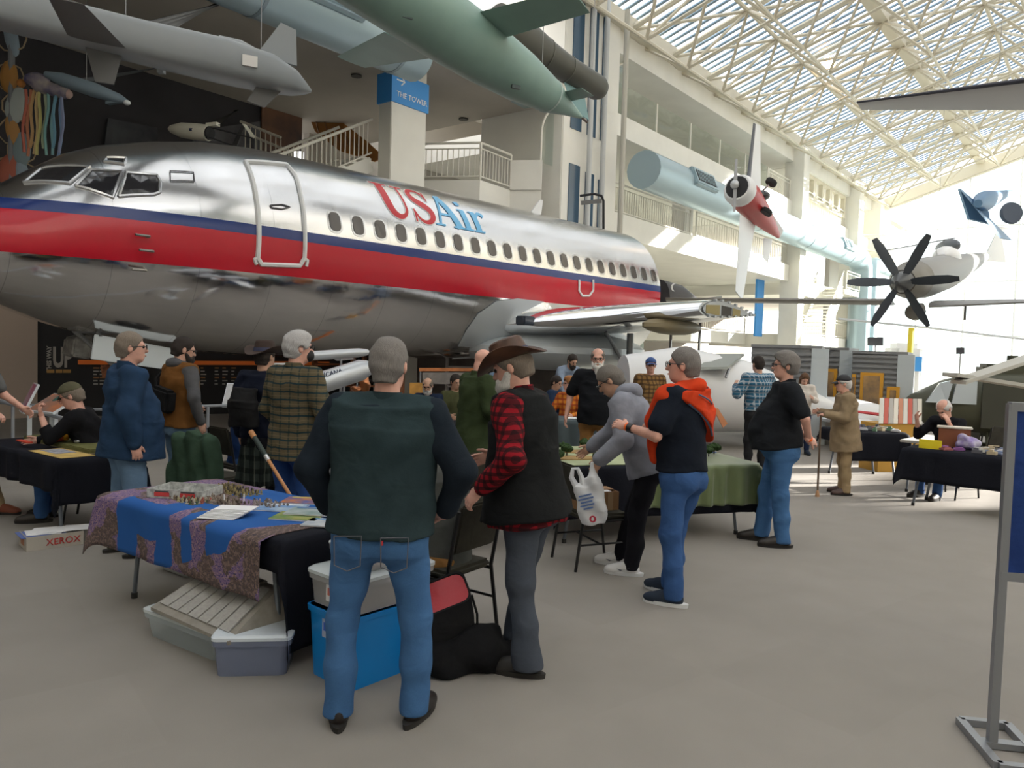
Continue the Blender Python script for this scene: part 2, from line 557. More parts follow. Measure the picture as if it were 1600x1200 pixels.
# arched glass screens next to the elevator
def arch_screen(p, w, h, lab):
    t_ = thing('arched_screen', lab, 'screen', p, HROT)
    pts = [Vector((0, 0, 0))] + [Vector((w - w * math.cos(a), 0, h - w + w * math.sin(a))) for a in [math.pi / 2 * i / 8 for i in range(9)]]
    MB().tube(pts, .04, 6).build('frame', rail_m, t_, True)
    poly = pts + [Vector((w, 0, 0))]
    MB().prism(poly, (0, 1, 0), .015).build('pane', gl, t_)
arch_screen(A3 + Vector((-.05, .2, .9)), 1.0, 1.85, 'arched glass screen beside the elevator on the second floor')
arch_screen(H(-1.25, -.3, L3 + .7), 1.0, 1.9, 'arched glass screen beside the elevator on the third floor')
# stair left of the sign column: two flights with railings
def stair(a, b, w, label, n=12):
    """a: foot, b: head (world); w: horizontal width vector"""
    a, b, w = Vector(a), Vector(b), Vector(w)
    t_ = thing('staircase', label, 'staircase', a)
    d = b - a
    zero = Vector((0, 0, 0))
    for i in range(n):
        q0 = d * (i / n); q1 = d * ((i + 1) / n)
        run = Vector((q1.x - q0.x, q1.y - q0.y, 0))
        z = q1.z
        poly = [Vector((q0.x, q0.y, z - .06)), Vector((q0.x, q0.y, z - .06)) + w, Vector((q0.x, q0.y, z - .06)) + w + run, Vector((q0.x, q0.y, z - .06)) + run]
        MB().prism(poly, (0, 0, 1), .06).build('step', white_p, t_)
    for off in (zero, w):
        MB().beam(off + Vector((0, 0, -.15)), off + d + Vector((0, 0, -.15)), .07, .38).build('stringer', white_p, t_)
        up = Vector((0, 0, 1))
        inst('handrail', cylmesh(rail_m, 8), t_, stick(off + up * 1.05, off + d + up * 1.05, .04))
        inst('bottom_rail', cylmesh(rail_m, 5), t_, stick(off + up * .15, off + d + up * .15, .025))
        for i in range(0, int(d.length / .17)):
            q = off + d * (i / int(d.length / .17))
            inst('baluster', cylmesh(rail_m, 5), t_, stick(q + up * .15, q + up * 1.0, .016))
    return t_
h1 = at_z(588, 246, 6.9)
stair(h1 - B * 4.2 + Vector((0, 0, -2.3)) - Mv * .2, h1 - Mv * .2, -Mv * 1.4, 'white staircase rising to the sign column behind the airliner', 12)
f2 = P(395, 238, 24.0)
stair(P(438, 272, 22.6), P(375, 246, 22.9), Vector((-.2, 1.6, 0)), 'short white stair flight with handrail above the cockpit', 4)
# far right stair
s0 = H(17.6, .9, 3.1); s1 = H(23.8, .9, 6.0)
stair(H(18.2, 1.6, 3.0), H(23.6, .9, 6.0), -Mv * 1.5, 'white staircase with railings beyond the cut wing', 14)
q = MB(); q.box(H(25, .2, 5.85), (3.0, 1.8, .3), HROT); struct(q, 'floor_landing', white_p, label='white stair landing')
railing([H(23.6, 1.1, 6.0), H(26.4, 1.1, 6.0)], 'white railing at the head of the far staircase', spacing=.35)
# blue panel and white shopfront low at the column
q = MB(); q.box(H(15.6, -1.1, 4.6), (1.0, .1, 3.4), HROT)
q.solo('wall_panel', blue_p, 'tall blue wall panel left of the cream column', 'panel')
q = MB(); q.box(H(31.2, -1.2, 4.0), (.8, .08, 1.6), HROT); q.solo('banner', mat('banner_blue', (.05, .16, .45), .6), 'small blue banner on the grey far wall', 'banner')
q = MB(); q.box(H(31, -1.5, 5), (5.0, .3, 8), HROT)
struct(q, 'wall_grey', mat('mid_grey_wall', (.45, .44, .43), .8), label='mid-grey wall at the far end')

# --- ducts
def duct(pts, r, label, vent=None, seams=()):
    t_ = thing('air_duct', label, 'duct', pts[0], 0)
    MB().tube(pts, r, 20).build('pipe', duct_m, t_, True, world=True)
    for s_ in seams:
        a, b = Vector(pts[0]), Vector(pts[1])
        c = a.lerp(b, s_); d = (b - a).normalized()
        MB().tube([c - d * .04, c + d * .04], r * 1.02, 20).build('seam_band', mat('duct_seam', (.24, .31, .36), .4, .4), t_, True, world=True)
    for v in (vent or ()):
        a, b = Vector(pts[0]), Vector(pts[1])
        d = (b - a).normalized(); c = a.lerp(b, v)
        side = (Mv * .92 + Vector((0, 0, .38))).normalized(); upv = side.cross(d)
        if upv.z < 0: upv = -upv
        c2 = c + side * r * .98
        f = MB(); f.hexa([c2 + d * (i * .95) + upv * (j * .36) - side * .12 for i, j in ((-1, -1), (1, -1), (1, 1), (-1, 1))],
                         [c2 + d * (i * .95) + upv * (j * .36) + side * .1 for i, j in ((-1, -1), (1, -1), (1, 1), (-1, 1))])
        fr = f.build('vent', duct_m, t_, world=True, bevel=.05)
        f = MB(); f.hexa([c2 + d * (i * .78) + upv * (j * .22) + side * .09 for i, j in ((-1, -1), (1, -1), (1, 1), (-1, 1))],
                         [c2 + d * (i * .78) + upv * (j * .22) + side * .115 for i, j in ((-1, -1), (1, -1), (1, 1), (-1, 1))])
        g = f.build('vent_opening', black_m, fr, world=True)
        for k in range(11):
            cc = c2 + d * (-.7 + k * .14) + side * .12
            MB().beam(cc - upv * .2, cc + upv * .2, .03, .03, d).build('louvre', duct_m, fr, world=True)
    return t_
e1 = hit_m(655, 92, .35); e0 = hit_m(420, -10, .35)
zc = (e1.z + e0.z) / 2 + .05
duct([H(bof(e0) - 7, .35, zc), H(bof(e1) - .1, .35, zc)], .62, 'large blue-grey air duct under the gallery at upper left', vent=(.72,), seams=(.6, .93))
d1 = hit_m(985, 262, .25); d2 = hit_m(1225, 366, .25)
zd = (d1.z + d2.z) / 2 - .1; bd1 = bof(d1); bd2 = 26.3
el = [H(bd2 + .95 * math.sin(a) , .95, zd - .95 + .95 * math.cos(a)) for a in [R(15 * i) for i in range(7)]]
duct([H(bd1 - .3, .95, zd), H(bd2, .95, zd)] + el[1:] + [H(bd2 + .95, .95, 0)], .66, 'blue-grey air duct that bends down to the floor behind the stairs', vent=(.13, .84), seams=(.38, .62, .9))
el = [H(29.35 - .8 * math.sin(a), 1.25, zd - .9 + .8 * math.cos(a)) for a in [R(15 * i) for i in range(7)]]
duct([H(33.5, 1.25, zd - .1), H(29.35, 1.25, zd - .1)] + el[1:] + [H(28.55, 1.25, 0)], .44, 'narrower blue-grey duct bending down beside the larger one', seams=(.55,))

# vertical mast behind the airliner
mp_ = P(975, 180, 25.6)
q = MB(); q.tube([(mp_.x, mp_.y, 3.0), (mp_.x, mp_.y, 13.0)], .09, 8)
q.solo('mast', mat('mast_grey', (.5, .48, .42), .5), 'tall thin grey mast behind the airliner fuselage', 'pole', smooth=True)

# --- roof: slats, space frame
ZR0, SL = 13.0, .33
MR = 17.0
def roof(b, m, dz=0.0):
    mm = m if m <= MR else 2 * MR - m
    return H(b, m, ZR0 + SL * mm + dz)
slat_m = mat('roof_slat', (.20, .30, .42), .5)
ce = bpy.data.objects.new('ceiling', None); C.objects.link(ce); ce['kind'] = 'structure'; ce['label'] = 'slatted skylight roof'
MW['ceiling'] = Matrix.Identity(4)
sm = boxmesh(slat_m)
ang = math.atan(SL)
bs = -30.0
Ls = (MR + .6) / math.cos(ang)
while bs < 34.2:
    c = H(bs, MR / 2, ZR0 + SL * MR / 2 + .45)
    inst('roof_slat', sm, ce, Matrix.Translation(c) @ rotz(HROT) @ Matrix.Rotation(-ang, 4, 'X') @ Matrix.Diagonal((.15, Ls, .05, 1)))
    bs += .42
deck = mat('roof_deck', (.74, .71, .64), .8)
def roof_deck(b0, b1, side):
    q = MB(); e = .35
    m0, m1_ = (-.6, MR) if side == 0 else (MR, 2 * MR + .4)
    q.hexa([roof(b0, m0, e), roof(b1, m0, e), roof(b1, m1_, e), roof(b0, m1_, e)], [roof(b0, m0, e + .2), roof(b1, m0, e + .2), roof(b1, m1_, e + .2), roof(b0, m1_, e + .2)])
    q.build('roof_deck', deck, ce)
roof_deck(-34.6, -30.4, 0)
lv = boxmesh(deck); bs = -34.2
while bs < 34.2:      # unseen deep louvres added on the far slope to block direct sun
    inst('louvre', lv, ce, Matrix.Translation(H(bs, MR * 1.5, ZR0 + SL * MR / 2 + .45)) @ rotz(HROT) @ Matrix.Rotation(ang, 4, 'X') @ Matrix.Diagonal((.05, Ls, .62, 1)))
    bs += .84
# purlins on the roof plane
for mm, w in ((.2, .35), (6.2, .45), (12.2, .4), (17, .5), (22, .4), (28, .4), (33.8, .35)):
    q = MB(); q.beam(roof(-34, mm, .1), roof(34.2, mm, .1), w, .45)
    q.build('purlin', trussm, ce)
# space frame
struts = []
nb = 3.0
def top(i, j): return roof(-34 + i * nb, .2 + j * nb, -.05)
def bot(i, j): return roof(-34 + (i + .5) * nb, .2 + (j + .5) * nb, -1.7)
NI, NJ = 23, 11
for i in range(NI):
    for j in range(NJ):
        struts.append((top(i, j), top(i, min(j + 1, NJ)), .10))
        if i < NI - 1:
            struts.append((top(i, j), top(i + 1, j), .08))
            struts.append((top(i, j), top(i + 1, j + 1), .065))
            for a, b in ((0, 0), (1, 0), (0, 1), (1, 1)):
                struts.append((top(i + a, j + b), bot(i, j), .06))
            if i < NI - 2: struts.append((bot(i, j), bot(i + 1, j), .06))
            if j < NJ - 1: struts.append((bot(i, j), bot(i, j + 1), .06))
def inview(p):
    d = p - CAM
    y = d.dot(_f)
    if y < 1: return None
    x, z = 800 + FPX * d.dot(_r) / y, 600 - FPX * d.dot(_u) / y
    return y if -60 < x < 1660 and -60 < z < 1260 else None
vis = []; rest = []
for s_ in struts:
    v = inview((s_[0] + s_[1]) / 2)
    (vis if v else rest).append((v or 0, s_))
vis.sort(key=lambda q: q[0])
for _, (a, b, r) in vis[:290]:
    inst('strut', cylmesh(trussm, 6), ce, stick(a, b, r))
q = MB()
for _, (a, b, r) in vis[290:] + rest:
    q.tube([a, b], r, 5, caps=False)
o = q.build('strut_rest', trussm, ce); o['kind'] = 'stuff'
# V struts at the facade edge
for i in range(11, 22):
    a = H(-34 + (i + .5) * nb, -.1, 12.95)
    inst('strut', cylmesh(trussm, 6), ce, stick(a, top(i, 0), .06))
    inst('strut', cylmesh(trussm, 6), ce, stick(a, top(i + 1, 0), .06))
    inst('strut', cylmesh(trussm, 6), ce, stick(a, bot(i, 0), .06))
# a lit lamp hung in the roof
lp = P(1293, 104, 33)
q = MB(); q.lathe([(.05, .45), (.12, .4), (.32, .05), (.30, 0), (.02, 0)], 14, Matrix.Translation(lp))
q.solo('roof_lamp', mat('lamp_glow', (1, .62, .3), .5, emit=30.0), 'glowing orange high-bay lamp hung under the roof', 'lamp')

# --- far glass end wall and right side wall
bG = 34.4
gw = bpy.data.objects.new('window_far', None); C.objects.link(gw); gw['kind'] = 'structure'; gw['label'] = 'bright glazed end wall of the hall'
MW['window_far'] = Matrix.Identity(4)
mull = mat('mullion', (.78, .80, .82), .4)
for i in range(12):
    m0, m1_ = i * 2.85, (i + 1) * 2.85
    za, zb = roof(0, m0).z, roof(0, m1_).z
    MB().prism([H(bG, m0, .0), H(bG, m1_, 0), H(bG, m1_, zb), H(bG, m0, za)], B, .02).build('pane', gl, gw)
    MB().beam(H(bG, m0, 0), H(bG, m0, za), .12, .12, B).build('mullion', mull, gw)
for z in (3.6, 7.2, 10.8):
    MB().beam(H(bG, 0, z), H(bG, 34.2, z), .1, .1).build('transom', mull, gw)
for side in (0, 1):
    MB().beam(roof(bG, 0 if side == 0 else 34, -.4), roof(bG, 17, -.4), .4, .8).build('rake_beam', trussm, gw)
# right wall (outside the frame): solid, with slots added to shape the sun patches
SH = Vector((SUN_DIR.x, SUN_DIR.y, 0))
def back_to_wall(p, m=34.3):
    p = Vector(p); tt = (m - (p - O0).dot(Mv)) / (-SUN_DIR).dot(Mv)
    q_ = p - SUN_DIR * tt
    return bof(q_), q_.z
holes = []
for pa, pb in (((1232, 728), (1300, 772)), ((1418, 768), (1405, 786)), ((1500, 762), (1555, 792)), ((1120, 682), (1172, 698))):
    b0, z0 = back_to_wall(onz(pa[0], pa[1], 0)); b1, z1 = back_to_wall(onz(pb[0], pb[1], 0))
    holes.append((min(b0, b1) - .12, max(b0, b1) + .12, min(z0, z1) - .05, max(z0, z1) + .05))
bs_ = sorted(set([-34.5, 34.5] + [v for h_ in holes for v in h_[:2]])); zs_ = sorted(set([0, 13.4] + [v for h_ in holes for v in h_[2:]]))
wr = MB()
for i in range(len(bs_) - 1):
    run = None
    for j in range(len(zs_) - 1):
        bm_, zm_ = (bs_[i] + bs_[i + 1]) / 2, (zs_[j] + zs_[j + 1]) / 2
        if any(h_[0] < bm_ < h_[1] and h_[2] < zm_ < h_[3] for h_ in holes): continue
        wr.box(H(bm_, 34.3, zm_), (bs_[i + 1] - bs_[i] + .002, .06, zs_[j + 1] - zs_[j] + .002), HROT)
struct(wr, 'wall_right', white_p, label='unseen right-hand wall with slots added for the sun patches')
q = MB(); q.box(H(-34.5, 13, 8), (.4, 44, 20), HROT)
struct(q, 'wall_rear', white_p, label='wall behind the viewer')
# outside apron
apron = mat('apron', (.55, .55, .53), .9)
q = MB(); q.box((8, 24, -.4), (600, 600, .1)); struct(q, 'ground_outside', apron, label='pale apron outside the glass')
# ================================================================== the polished airliner
A2v = Vector((.669, .743, 0)).normalized(); Nv = Vector((A2v.y, -A2v.x, 0))
_near = P(526, 346.7, 14.4)
AX0 = _near - Nv * 1.86; AX0.z = 0
PROT = math.atan2(A2v.y, A2v.x)
plane = thing('airliner', 'polished metal airliner fuselage with red and blue stripes and stub wing', 'airplane', AX0, PROT)
PI_ = MW[plane.name].inverted()
NOSE = -6.7; END = 11.45
_T = [0, .06, .2, .5, 1.0, 1.75, 2.28, 2.65, 3.14, 4.0, 4.8, 5.7, 6.7]
_top = [3.12, 3.3, 3.47, 3.66, 3.88, 4.14, 4.53, 4.79, 5.02, 5.27, 5.44, 5.53, 5.56]
_bot = [3.0, 2.86, 2.74, 2.6, 2.45, 2.28, 2.09, 1.97, 1.86, 1.72, 1.64, 1.58, 1.56]
_wid = [.08, .3, .5, .72, .98, 1.26, 1.42, 1.52, 1.63, 1.77, 1.84, 1.87, 1.88]
def fz(s):
    t_ = s - NOSE
    return (np.interp(t_, _T, _top), np.interp(t_, _T, _bot), np.interp(t_, _T, _wid))
def fus(s, th, off=0.0):
    """point on the skin; th measured up from the near-side equator"""
    a, b, w = fz(s)
    zc, h = (a + b) / 2, (a - b) / 2
    return Vector((s, -(w + off) * math.cos(th), zc + (h + off) * math.sin(th)))
def fhit(px, py, off=0.0):
    d = PI_.to_3x3() @ ray(px, py); c = PI_ @ CAM
    def g(t_):
        p = c + d * t_
        s = min(max(p.x, NOSE + .01), END)
        a, b, w = fz(s)
        return (p.y / (w + off)) ** 2 + ((p.z - (a + b) / 2) / ((a - b) / 2 + off)) ** 2 - 1
    lo = 6.0; pv = g(lo); best = (pv, lo)
    t_ = lo
    while t_ < 34:
        t_ += .05
        v = g(t_)
        if v < best[0]: best = (v, t_)
        if v < 0:
            a, b = t_ - .05, t_
            for _ in range(18):
                m_ = (a + b) / 2
                if g(m_) < 0: b = m_
                else: a = m_
            return c + d * b
    return c + d * best[1]
def fproj(p, off):
    """push a local point radially onto the skin"""
    a, b, w = fz(p.x)
    zc, h = (a + b) / 2, (a - b) / 2
    th = math.atan2((p.z - zc) / h, -p.y / w)
    return fus(p.x, th, off)

skin = mat('polished_skin', (.72, .72, .74), .13, 1.0)
t = NT(skin)
red = t.band(t.z, 3.02, 3.66); blu = t.band(t.z, 3.66, 3.84)
rad = t.op('LESS_THAN', t.x, -5.35)
paint = t.op('MAXIMUM', t.op('MAXIMUM', red, blu), rad)
base = t.mix(rad, t.mix(t.noise(.9, 5), (.68, .68, .69), (.88, .88, .88)), (.55, .60, .64))
base = t.mix(t.op('MULTIPLY', t.stripes(t.x, 1.27, .008), .5), base, (.25, .25, .26))
base = t.mix(red, base, (.55, .012, .03)); base = t.mix(blu, base, (.02, .045, .20))
t.color(base)
t.set('Metallic', t.op('SUBTRACT', 1.0, paint))
t.set('Roughness', t.op('ADD', t.op('ADD', .085, t.op('MULTIPLY', t.op('GREATER_THAN', t.z, 3.84), .13)), t.op('ADD', t.op('MULTIPLY', paint, .10), t.op('MULTIPLY', t.noise(3, 4), .06))))
t.bump(t.op('ADD', t.noise(1.3, 3), t.op('MULTIPLY', t.stripes(t.x, .635, .02), .08)), .10, .10)

ss = sorted(set([NOSE + q for q in _T] + [NOSE + .03, NOSE + .12, NOSE + .35, NOSE + .75, NOSE + 1.35, NOSE + 2.0, NOSE + 2.45, NOSE + 2.9, NOSE + 3.5, NOSE + 4.4, NOSE + 5.2] + [.5 * i for i in range(1, 23)] + [END]))
NR = 64
f = MB()
f.loft([[fus(s, 2 * math.pi * k / NR) for k in range(NR)] for s in ss])
f.build('fuselage', skin, plane, True)
# cut end: recessed bulkhead
cutm = mat('bulkhead', (.25, .24, .22), .6, .3)
f = MB(); f.loft([[fus(END, 2 * math.pi * k / NR, -.06) + Vector((.004, 0, 0)) for k in range(NR)], [fus(END, 2 * math.pi * k / NR, -.06) + Vector((.02, 0, 0)) for k in range(NR)]])
f.build('bulkhead', cutm, plane)
glassd = mat('cockpit_glass', (.03, .03, .035), .06, 0, spec=.8)
rimw = mat('window_rim', (.62, .63, .65), .25, .8)
doorw = mat('door_outline', (.78, .79, .80), .35)
def skin_panel(poly, name, m, off, parent=plane, sub=3):
    """poly of local points -> a curved panel just proud of the skin"""
    bm = bmesh.new()
    vs = [bm.verts.new(p) for p in poly]
    fc = bm.faces.new(vs)
    bmesh.ops.triangulate(bm, faces=[fc])
    for _ in range(sub):
        bmesh.ops.subdivide_edges(bm, edges=[e for e in bm.edges if e.calc_length() > .22], cuts=1)
        bmesh.ops.triangulate(bm, faces=bm.faces)
    for v in bm.verts: v.co = fproj(v.co, off)
    r = bmesh.ops.extrude_face_region(bm, geom=list(bm.faces))
    for g in r['geom']:
        if isinstance(g, bmesh.types.BMVert): g.co = fproj(g.co, off - .03)
    bmesh.ops.recalc_face_normals(bm, faces=bm.faces)
    me = bpy.data.meshes.new(name); bm.to_mesh(me); bm.free()
    me.materials.append(m)
    o = bpy.data.objects.new(name, me); C.objects.link(o); o.parent = parent; MW[o.name] = MW[plane.name]
    return o
def px_poly(l): return [fhit(x, y) for x, y in l]
for nm, l in (('windshield', [(37, 286), (63, 265), (72, 262), (140, 262), (108, 287)]),
              ('cockpit_window', [(118, 291), (143, 266), (190, 269), (176, 309)]),
              ('cockpit_window', [(185, 307), (197, 270), (245, 274), (250, 284), (249, 301), (240, 304)]),
              ('eyebrow_window', [(162, 253), (167, 247), (197, 248), (193, 257)])):
    pts = px_poly(l)
    o = skin_panel(pts, nm, glassd, .012)
    f = MB(); loop = [fproj(p, .008) for p in pts]
    n = len(loop)
    lp2 = []
    for i in range(n):
        for q in (0, .33, .67): lp2.append(fproj(loop[i].lerp(loop[(i + 1) % n], q), .01))
    f.tube(lp2 + [lp2[0]], .028, 6, caps=False); f.build('window_frame', rimw, o, True)
def skin_loop(l, name, m, r, closed=True, off=.015):
    pts = px_poly(l)
    if closed: pts.append(pts[0])
    out = []
    for a, b in zip(pts[:-1], pts[1:]):
        for q in (0, .25, .5, .75): out.append(fproj(a.lerp(b, q), off))
    out.append(fproj(pts[-1], off))
    return MB().tube(out, r, 6, caps=not closed).build(name, m, plane, True)
skin_loop([(383, 253), (447, 258), (462, 277), (468, 300), (475, 350), (475, 403), (468, 415), (408, 413), (402, 403), (404, 357), (400, 310), (393, 277)], 'door_outline', doorw, .042)
skin_loop([(904, 437), (904, 454), (909, 462), (920, 462), (926, 454), (926, 437)], 'exit_outline', doorw, .03, False)
skin_loop([(265, 268), (302, 270), (303, 284), (266, 283)], 'hatch_outline', mat('seam_dark', (.12, .12, .13), .5), .01)
skin_loop([(422, 321), (440, 320), (453, 324), (440, 327), (424, 325)], 'door_handle', mat('seam_dark'), .012)
skin_loop([(400, 413), (397, 405), (402, 402)], 'hinge', doorw, .03, False)
skin_loop([(478, 416), (480, 407), (475, 404)], 'hinge', doorw, .03, False)
for x, y in ((230, 370), (225, 420), (236, 392)):
    p = fhit(x, y)
    f = MB(); f.tube([fproj(p, 0), fproj(p, .09), fproj(p, .1) + Vector((-.22, 0, 0))], .022, 6)
    f.build('probe', mat('probe_metal', (.30, .29, .27), .35, .9), plane, True)
# cabin windows
win_g = mat('cabin_glass', (.10, .09, .085), .12)
def rr(w, h, r, n=4):
    pts = []
    for cx, cy, a0 in ((w / 2 - r, h / 2 - r, 0), (-w / 2 + r, h / 2 - r, 90), (-w / 2 + r, -h / 2 + r, 180), (w / 2 - r, -h / 2 + r, 270)):
        for i in range(n + 1):
            a = R(a0 + 90 * i / n)
            pts.append((cx + r * math.cos(a), cy + r * math.sin(a)))
    return pts
ZW = 4.12; SPW = .531
a_, b_, w_ = fz(2)
def s_on(s, z, off): 
    a, b, w = fz(s); zc, h = (a + b) / 2, (a - b) / 2
    return fus(s, math.asin(max(-1, min(1, (z - zc) / h))), off)
def window_mesh(w, h, off0, off1, m, nm, r=.09):
    f = MB()
    ring = rr(w, h, r)
    f.loft([[s_on(2 + x, ZW + y, off0) - Vector((2, 0, 0)) for x, y in ring], [s_on(2 + x, ZW + y, off1) - Vector((2, 0, 0)) for x, y in ring]])
    return f.mesh(nm, m)
wm_r = window_mesh(.33, .44, -.02, .006, rimw, 'window_surround', .13)
wm_g = window_mesh(.24, .35, -.01, .014, win_g, 'cabin_window')
for n in range(22):
    o = inst('cabin_window', wm_r, plane, Matrix.Translation((SPW * n, 0, 0)))
    inst('pane', wm_g, o)
# lettering on the skin
ltr = {'red': mat('letter_red', (.55, .02, .03), .35), 'blue': mat('letter_blue', (.16, .48, .80), .35), 'white': mat('letter_white', (.85, .85, .85), .35)}
def stroke_pts(path, wid, n=6):
    P_ = []; W_ = []
    for i in range(len(path) - 1):
        for k in range(n):
            q = k / n
            p0 = path[max(i - 1, 0)]; p1 = path[i]; p2 = path[i + 1]; p3 = path[min(i + 2, len(path) - 1)]
            if len(path) > 2:
                P_.append(tuple(.5 * ((2 * p1[j]) + (p2[j] - p0[j]) * q + (2 * p0[j] - 5 * p1[j] + 4 * p2[j] - p3[j]) * q * q + (3 * p1[j] - p0[j] - 3 * p2[j] + p3[j]) * q ** 3) for j in (0, 1)))
            else:
                P_.append(tuple(p1[j] + (p2[j] - p1[j]) * q for j in (0, 1)))
            W_.append(wid[i] + (wid[i + 1] - wid[i]) * q)
    P_.append(path[-1]); W_.append(wid[-1])
    return P_, W_
LS0, LZ0, LH = 1.25, .40, .92       # start along the body, arc angle of the base line, height
def lmap(u, v, off):
    s = LS0 + u * LH
    th = .46 + v * LH / 1.93
    return fus(s, th, off)
def stroke(f, path, wid, ox, grow, off):
    P_, W_ = stroke_pts(path, wid)
    L_, R_ = [], []
    n = len(P_)
    for i in range(n):
        a, b = P_[max(i - 1, 0)], P_[min(i + 1, n - 1)]
        dx, dy = b[0] - a[0], b[1] - a[1]
        l = math.hypot(dx, dy) or 1
        dx, dy = dx / l, dy / l
        e = 0
        if i == 0: e = -grow
        if i == n - 1: e = grow
        cx, cy = P_[i][0] + ox + dx * e, P_[i][1] + dy * e
        w = W_[i] / 2 + grow
        L_.append(lmap(cx - dy * w, cy + dx * w, off)); R_.append(lmap(cx + dy * w, cy - dx * w, off))
    vs = L_ + R_
    f.add(vs, [(i, i + 1, n + i + 1, n + i) for i in range(n - 1)])
GL = {
 'U': [([(.22, 1), (.22, .6), (.23, .33), (.30, .12), (.45, .03), (.60, .07), (.70, .2), (.73, .4), (.73, 1)], [.21, .21, .21, .19, .14, .09, .07, .06, .06]), ([(.0, .97), (.46, .97)], [.05, .05]), ([(.58, .97), (.90, .97)], [.05, .05])],
 'S': [([(.60, .72), (.54, .90), (.38, .99), (.2, .94), (.13, .78), (.2, .62), (.38, .5), (.54, .37), (.58, .2), (.48, .05), (.3, .0), (.14, .08), (.06, .26)], [.04, .07, .09, .12, .16, .20, .22, .20, .16, .12, .09, .07, .04]), ([(.60, .66), (.62, 1.0)], [.04, .05]), ([(.05, .32), (.03, -.02)], [.04, .05])],
 'A': [([(.10, .0), (.40, .98)], [.07, .09]), ([(.40, .98), (.74, .0)], [.20, .21]), ([(.2, .33), (.6, .33)], [.07, .07]), ([(-.04, .02), (.26, .02)], [.05, .05]), ([(.54, .02), (.92, .02)], [.05, .05])],
 'i': [([(.17, .0), (.17, .62)], [.18, .18]), ([(.0, .02), (.34, .02)], [.05, .05]), ([(.02, .60), (.2, .60)], [.05, .05]), ([(.16, .76), (.16, .92)], [.15, .15])],
 'r': [([(.17, .0), (.17, .62)], [.18, .18]), ([(.0, .02), (.36, .02)], [.05, .05]), ([(.02, .60), (.2, .60)], [.05, .05]), ([(.24, .46), (.33, .57), (.44, .60), (.53, .52)], [.06, .09, .12, .15])]}
ox = 0.0
for ch, colr, adv in (('U', 'red', .90), ('S', 'red', .66), ('A', 'blue', .86), ('i', 'blue', .37), ('r', 'blue', .55)):
    f = MB()
    for path, wid in GL[ch]: stroke(f, path, wid, ox, 0, .012)
    o = f.build('letter', ltr[colr], plane)
    if colr == 'red':
        f = MB()
        for path, wid in GL[ch]: stroke(f, path, wid, ox, .022, .006)
        f.build('letter_outline', ltr['white'], o)
    ox += adv
# grey wing fairing painted on the belly side
fair = mat('fairing_grey', (.50, .54, .57), .35, .1)
lc = [(706, 560), (716, 538), (728, 515), (746, 490), (775, 470), (808, 466)]
rc = [(800, 556), (812, 540), (806, 524), (800, 506), (815, 488), (850, 471)]
rows = []
for (a, b) in zip(lc, rc):
    rows.append([fproj(fhit(a[0] + (b[0] - a[0]) * i / 8, a[1] + (b[1] - a[1]) * i / 8), .02) for i in range(9)])
f = MB(); f.loft(rows, False, False); f.build('wing_fairing', fair, plane, True)
# stub wing, built in aircraft coordinates (x aft, y towards the far side, z up)
le_r = Vector((5.0, -1.45, 2.42)); ROOTC = 5.6
le_t = Vector((7.05, -5.55, 2.86)); TIPC = 2.7
def foil(le, c, th, n=12, camb=.02):
    up_, lo_ = [], []
    for i in range(n + 1):
        x = .5 * (1 - math.cos(math.pi * i / n))
        y = 5 * th * (.2969 * math.sqrt(x) - .126 * x - .3516 * x * x + .2843 * x ** 3 - .1036 * x ** 4)
        up_.append(le + Vector((x * c, 0, (y + camb * (1 - x) * x * 4) * c)))
        lo_.append(le + Vector((x * c, 0, (-y * .9 + camb * (1 - x) * x * 4) * c)))
    return up_[::-1] + lo_[1:-1]
wingm = mat('wing_grey', (.48, .49, .50), .32, .7, var=.08, vscale=2, bump=.05, bscale=2)
lem = mat('leading_edge', (.85, .86, .88), .12, 1.0)
rings = []
for i in range(7):
    q = i / 6
    rings.append(foil(le_r.lerp(le_t, q), ROOTC + (TIPC - ROOTC) * q, .13 + .02 * q))
f = MB(); f.loft(rings); f.build('stub_wing', wingm, plane, True)
f = MB()
lr = []
for i in range(7):
    q = i / 6
    r_ = foil(le_r.lerp(le_t, q), ROOTC + (TIPC - ROOTC) * q, .13 + .02 * q, 12)
    c = le_r.lerp(le_t, q)
    idx = list(range(8, 17))
    lr.append([r_[k] + (r_[k] - (c + Vector((.5, 0, 0)))).normalized() * .012 for k in idx])
f.loft(lr, False, False); f.build('leading_edge', lem, plane, True)
# open end: ribs and spars seen in the cut tip
tip = foil(le_t + Vector((0, -.015, 0)), TIPC, .15)
ctr = sum(tip, Vector()) / len(tip)
ribm = mat('primer_rib', (.44, .46, .48), .5, .2); yel = mat('primer_yellow', (.30, .24, .09), .6)
f = MB(); f.prism([ctr + (p - ctr) * .9 + Vector((0, -.01, 0)) for p in tip], (0, -1, 0), .012); f.build('tip_rib', ribm, plane)
for x0, x1, m_ in ((.25, .9, yel), (1.0, 1.5, mat('shadow_bay', (.06, .055, .05), .8)), (1.56, 1.95, yel)):
    pts = []
    for x in (x0, x1):
        q = x / TIPC
        y = 5 * .15 * (.2969 * math.sqrt(q) - .126 * q - .3516 * q * q + .2843 * q ** 3 - .1036 * q ** 4) * TIPC * .7
        pts.append((x, y))
    c = le_t
    f = MB(); f.prism([c + Vector((pts[0][0], -.04, -pts[0][1] * .7)), c + Vector((pts[1][0], -.04, -pts[1][1] * .7)), c + Vector((pts[1][0], -.04, pts[1][1])), c + Vector((pts[0][0], -.04, pts[0][1]))], (0, -1, 0), .01)
    f.build('rib_bay', m_, plane)
f = MB()
for k in range(9): f.box(tip[k] + Vector((0, -.03, .0)), (.09, .05, .05))
for k in range(15, 23): f.box(tip[k] + Vector((0, -.03, .0)), (.09, .05, .05))
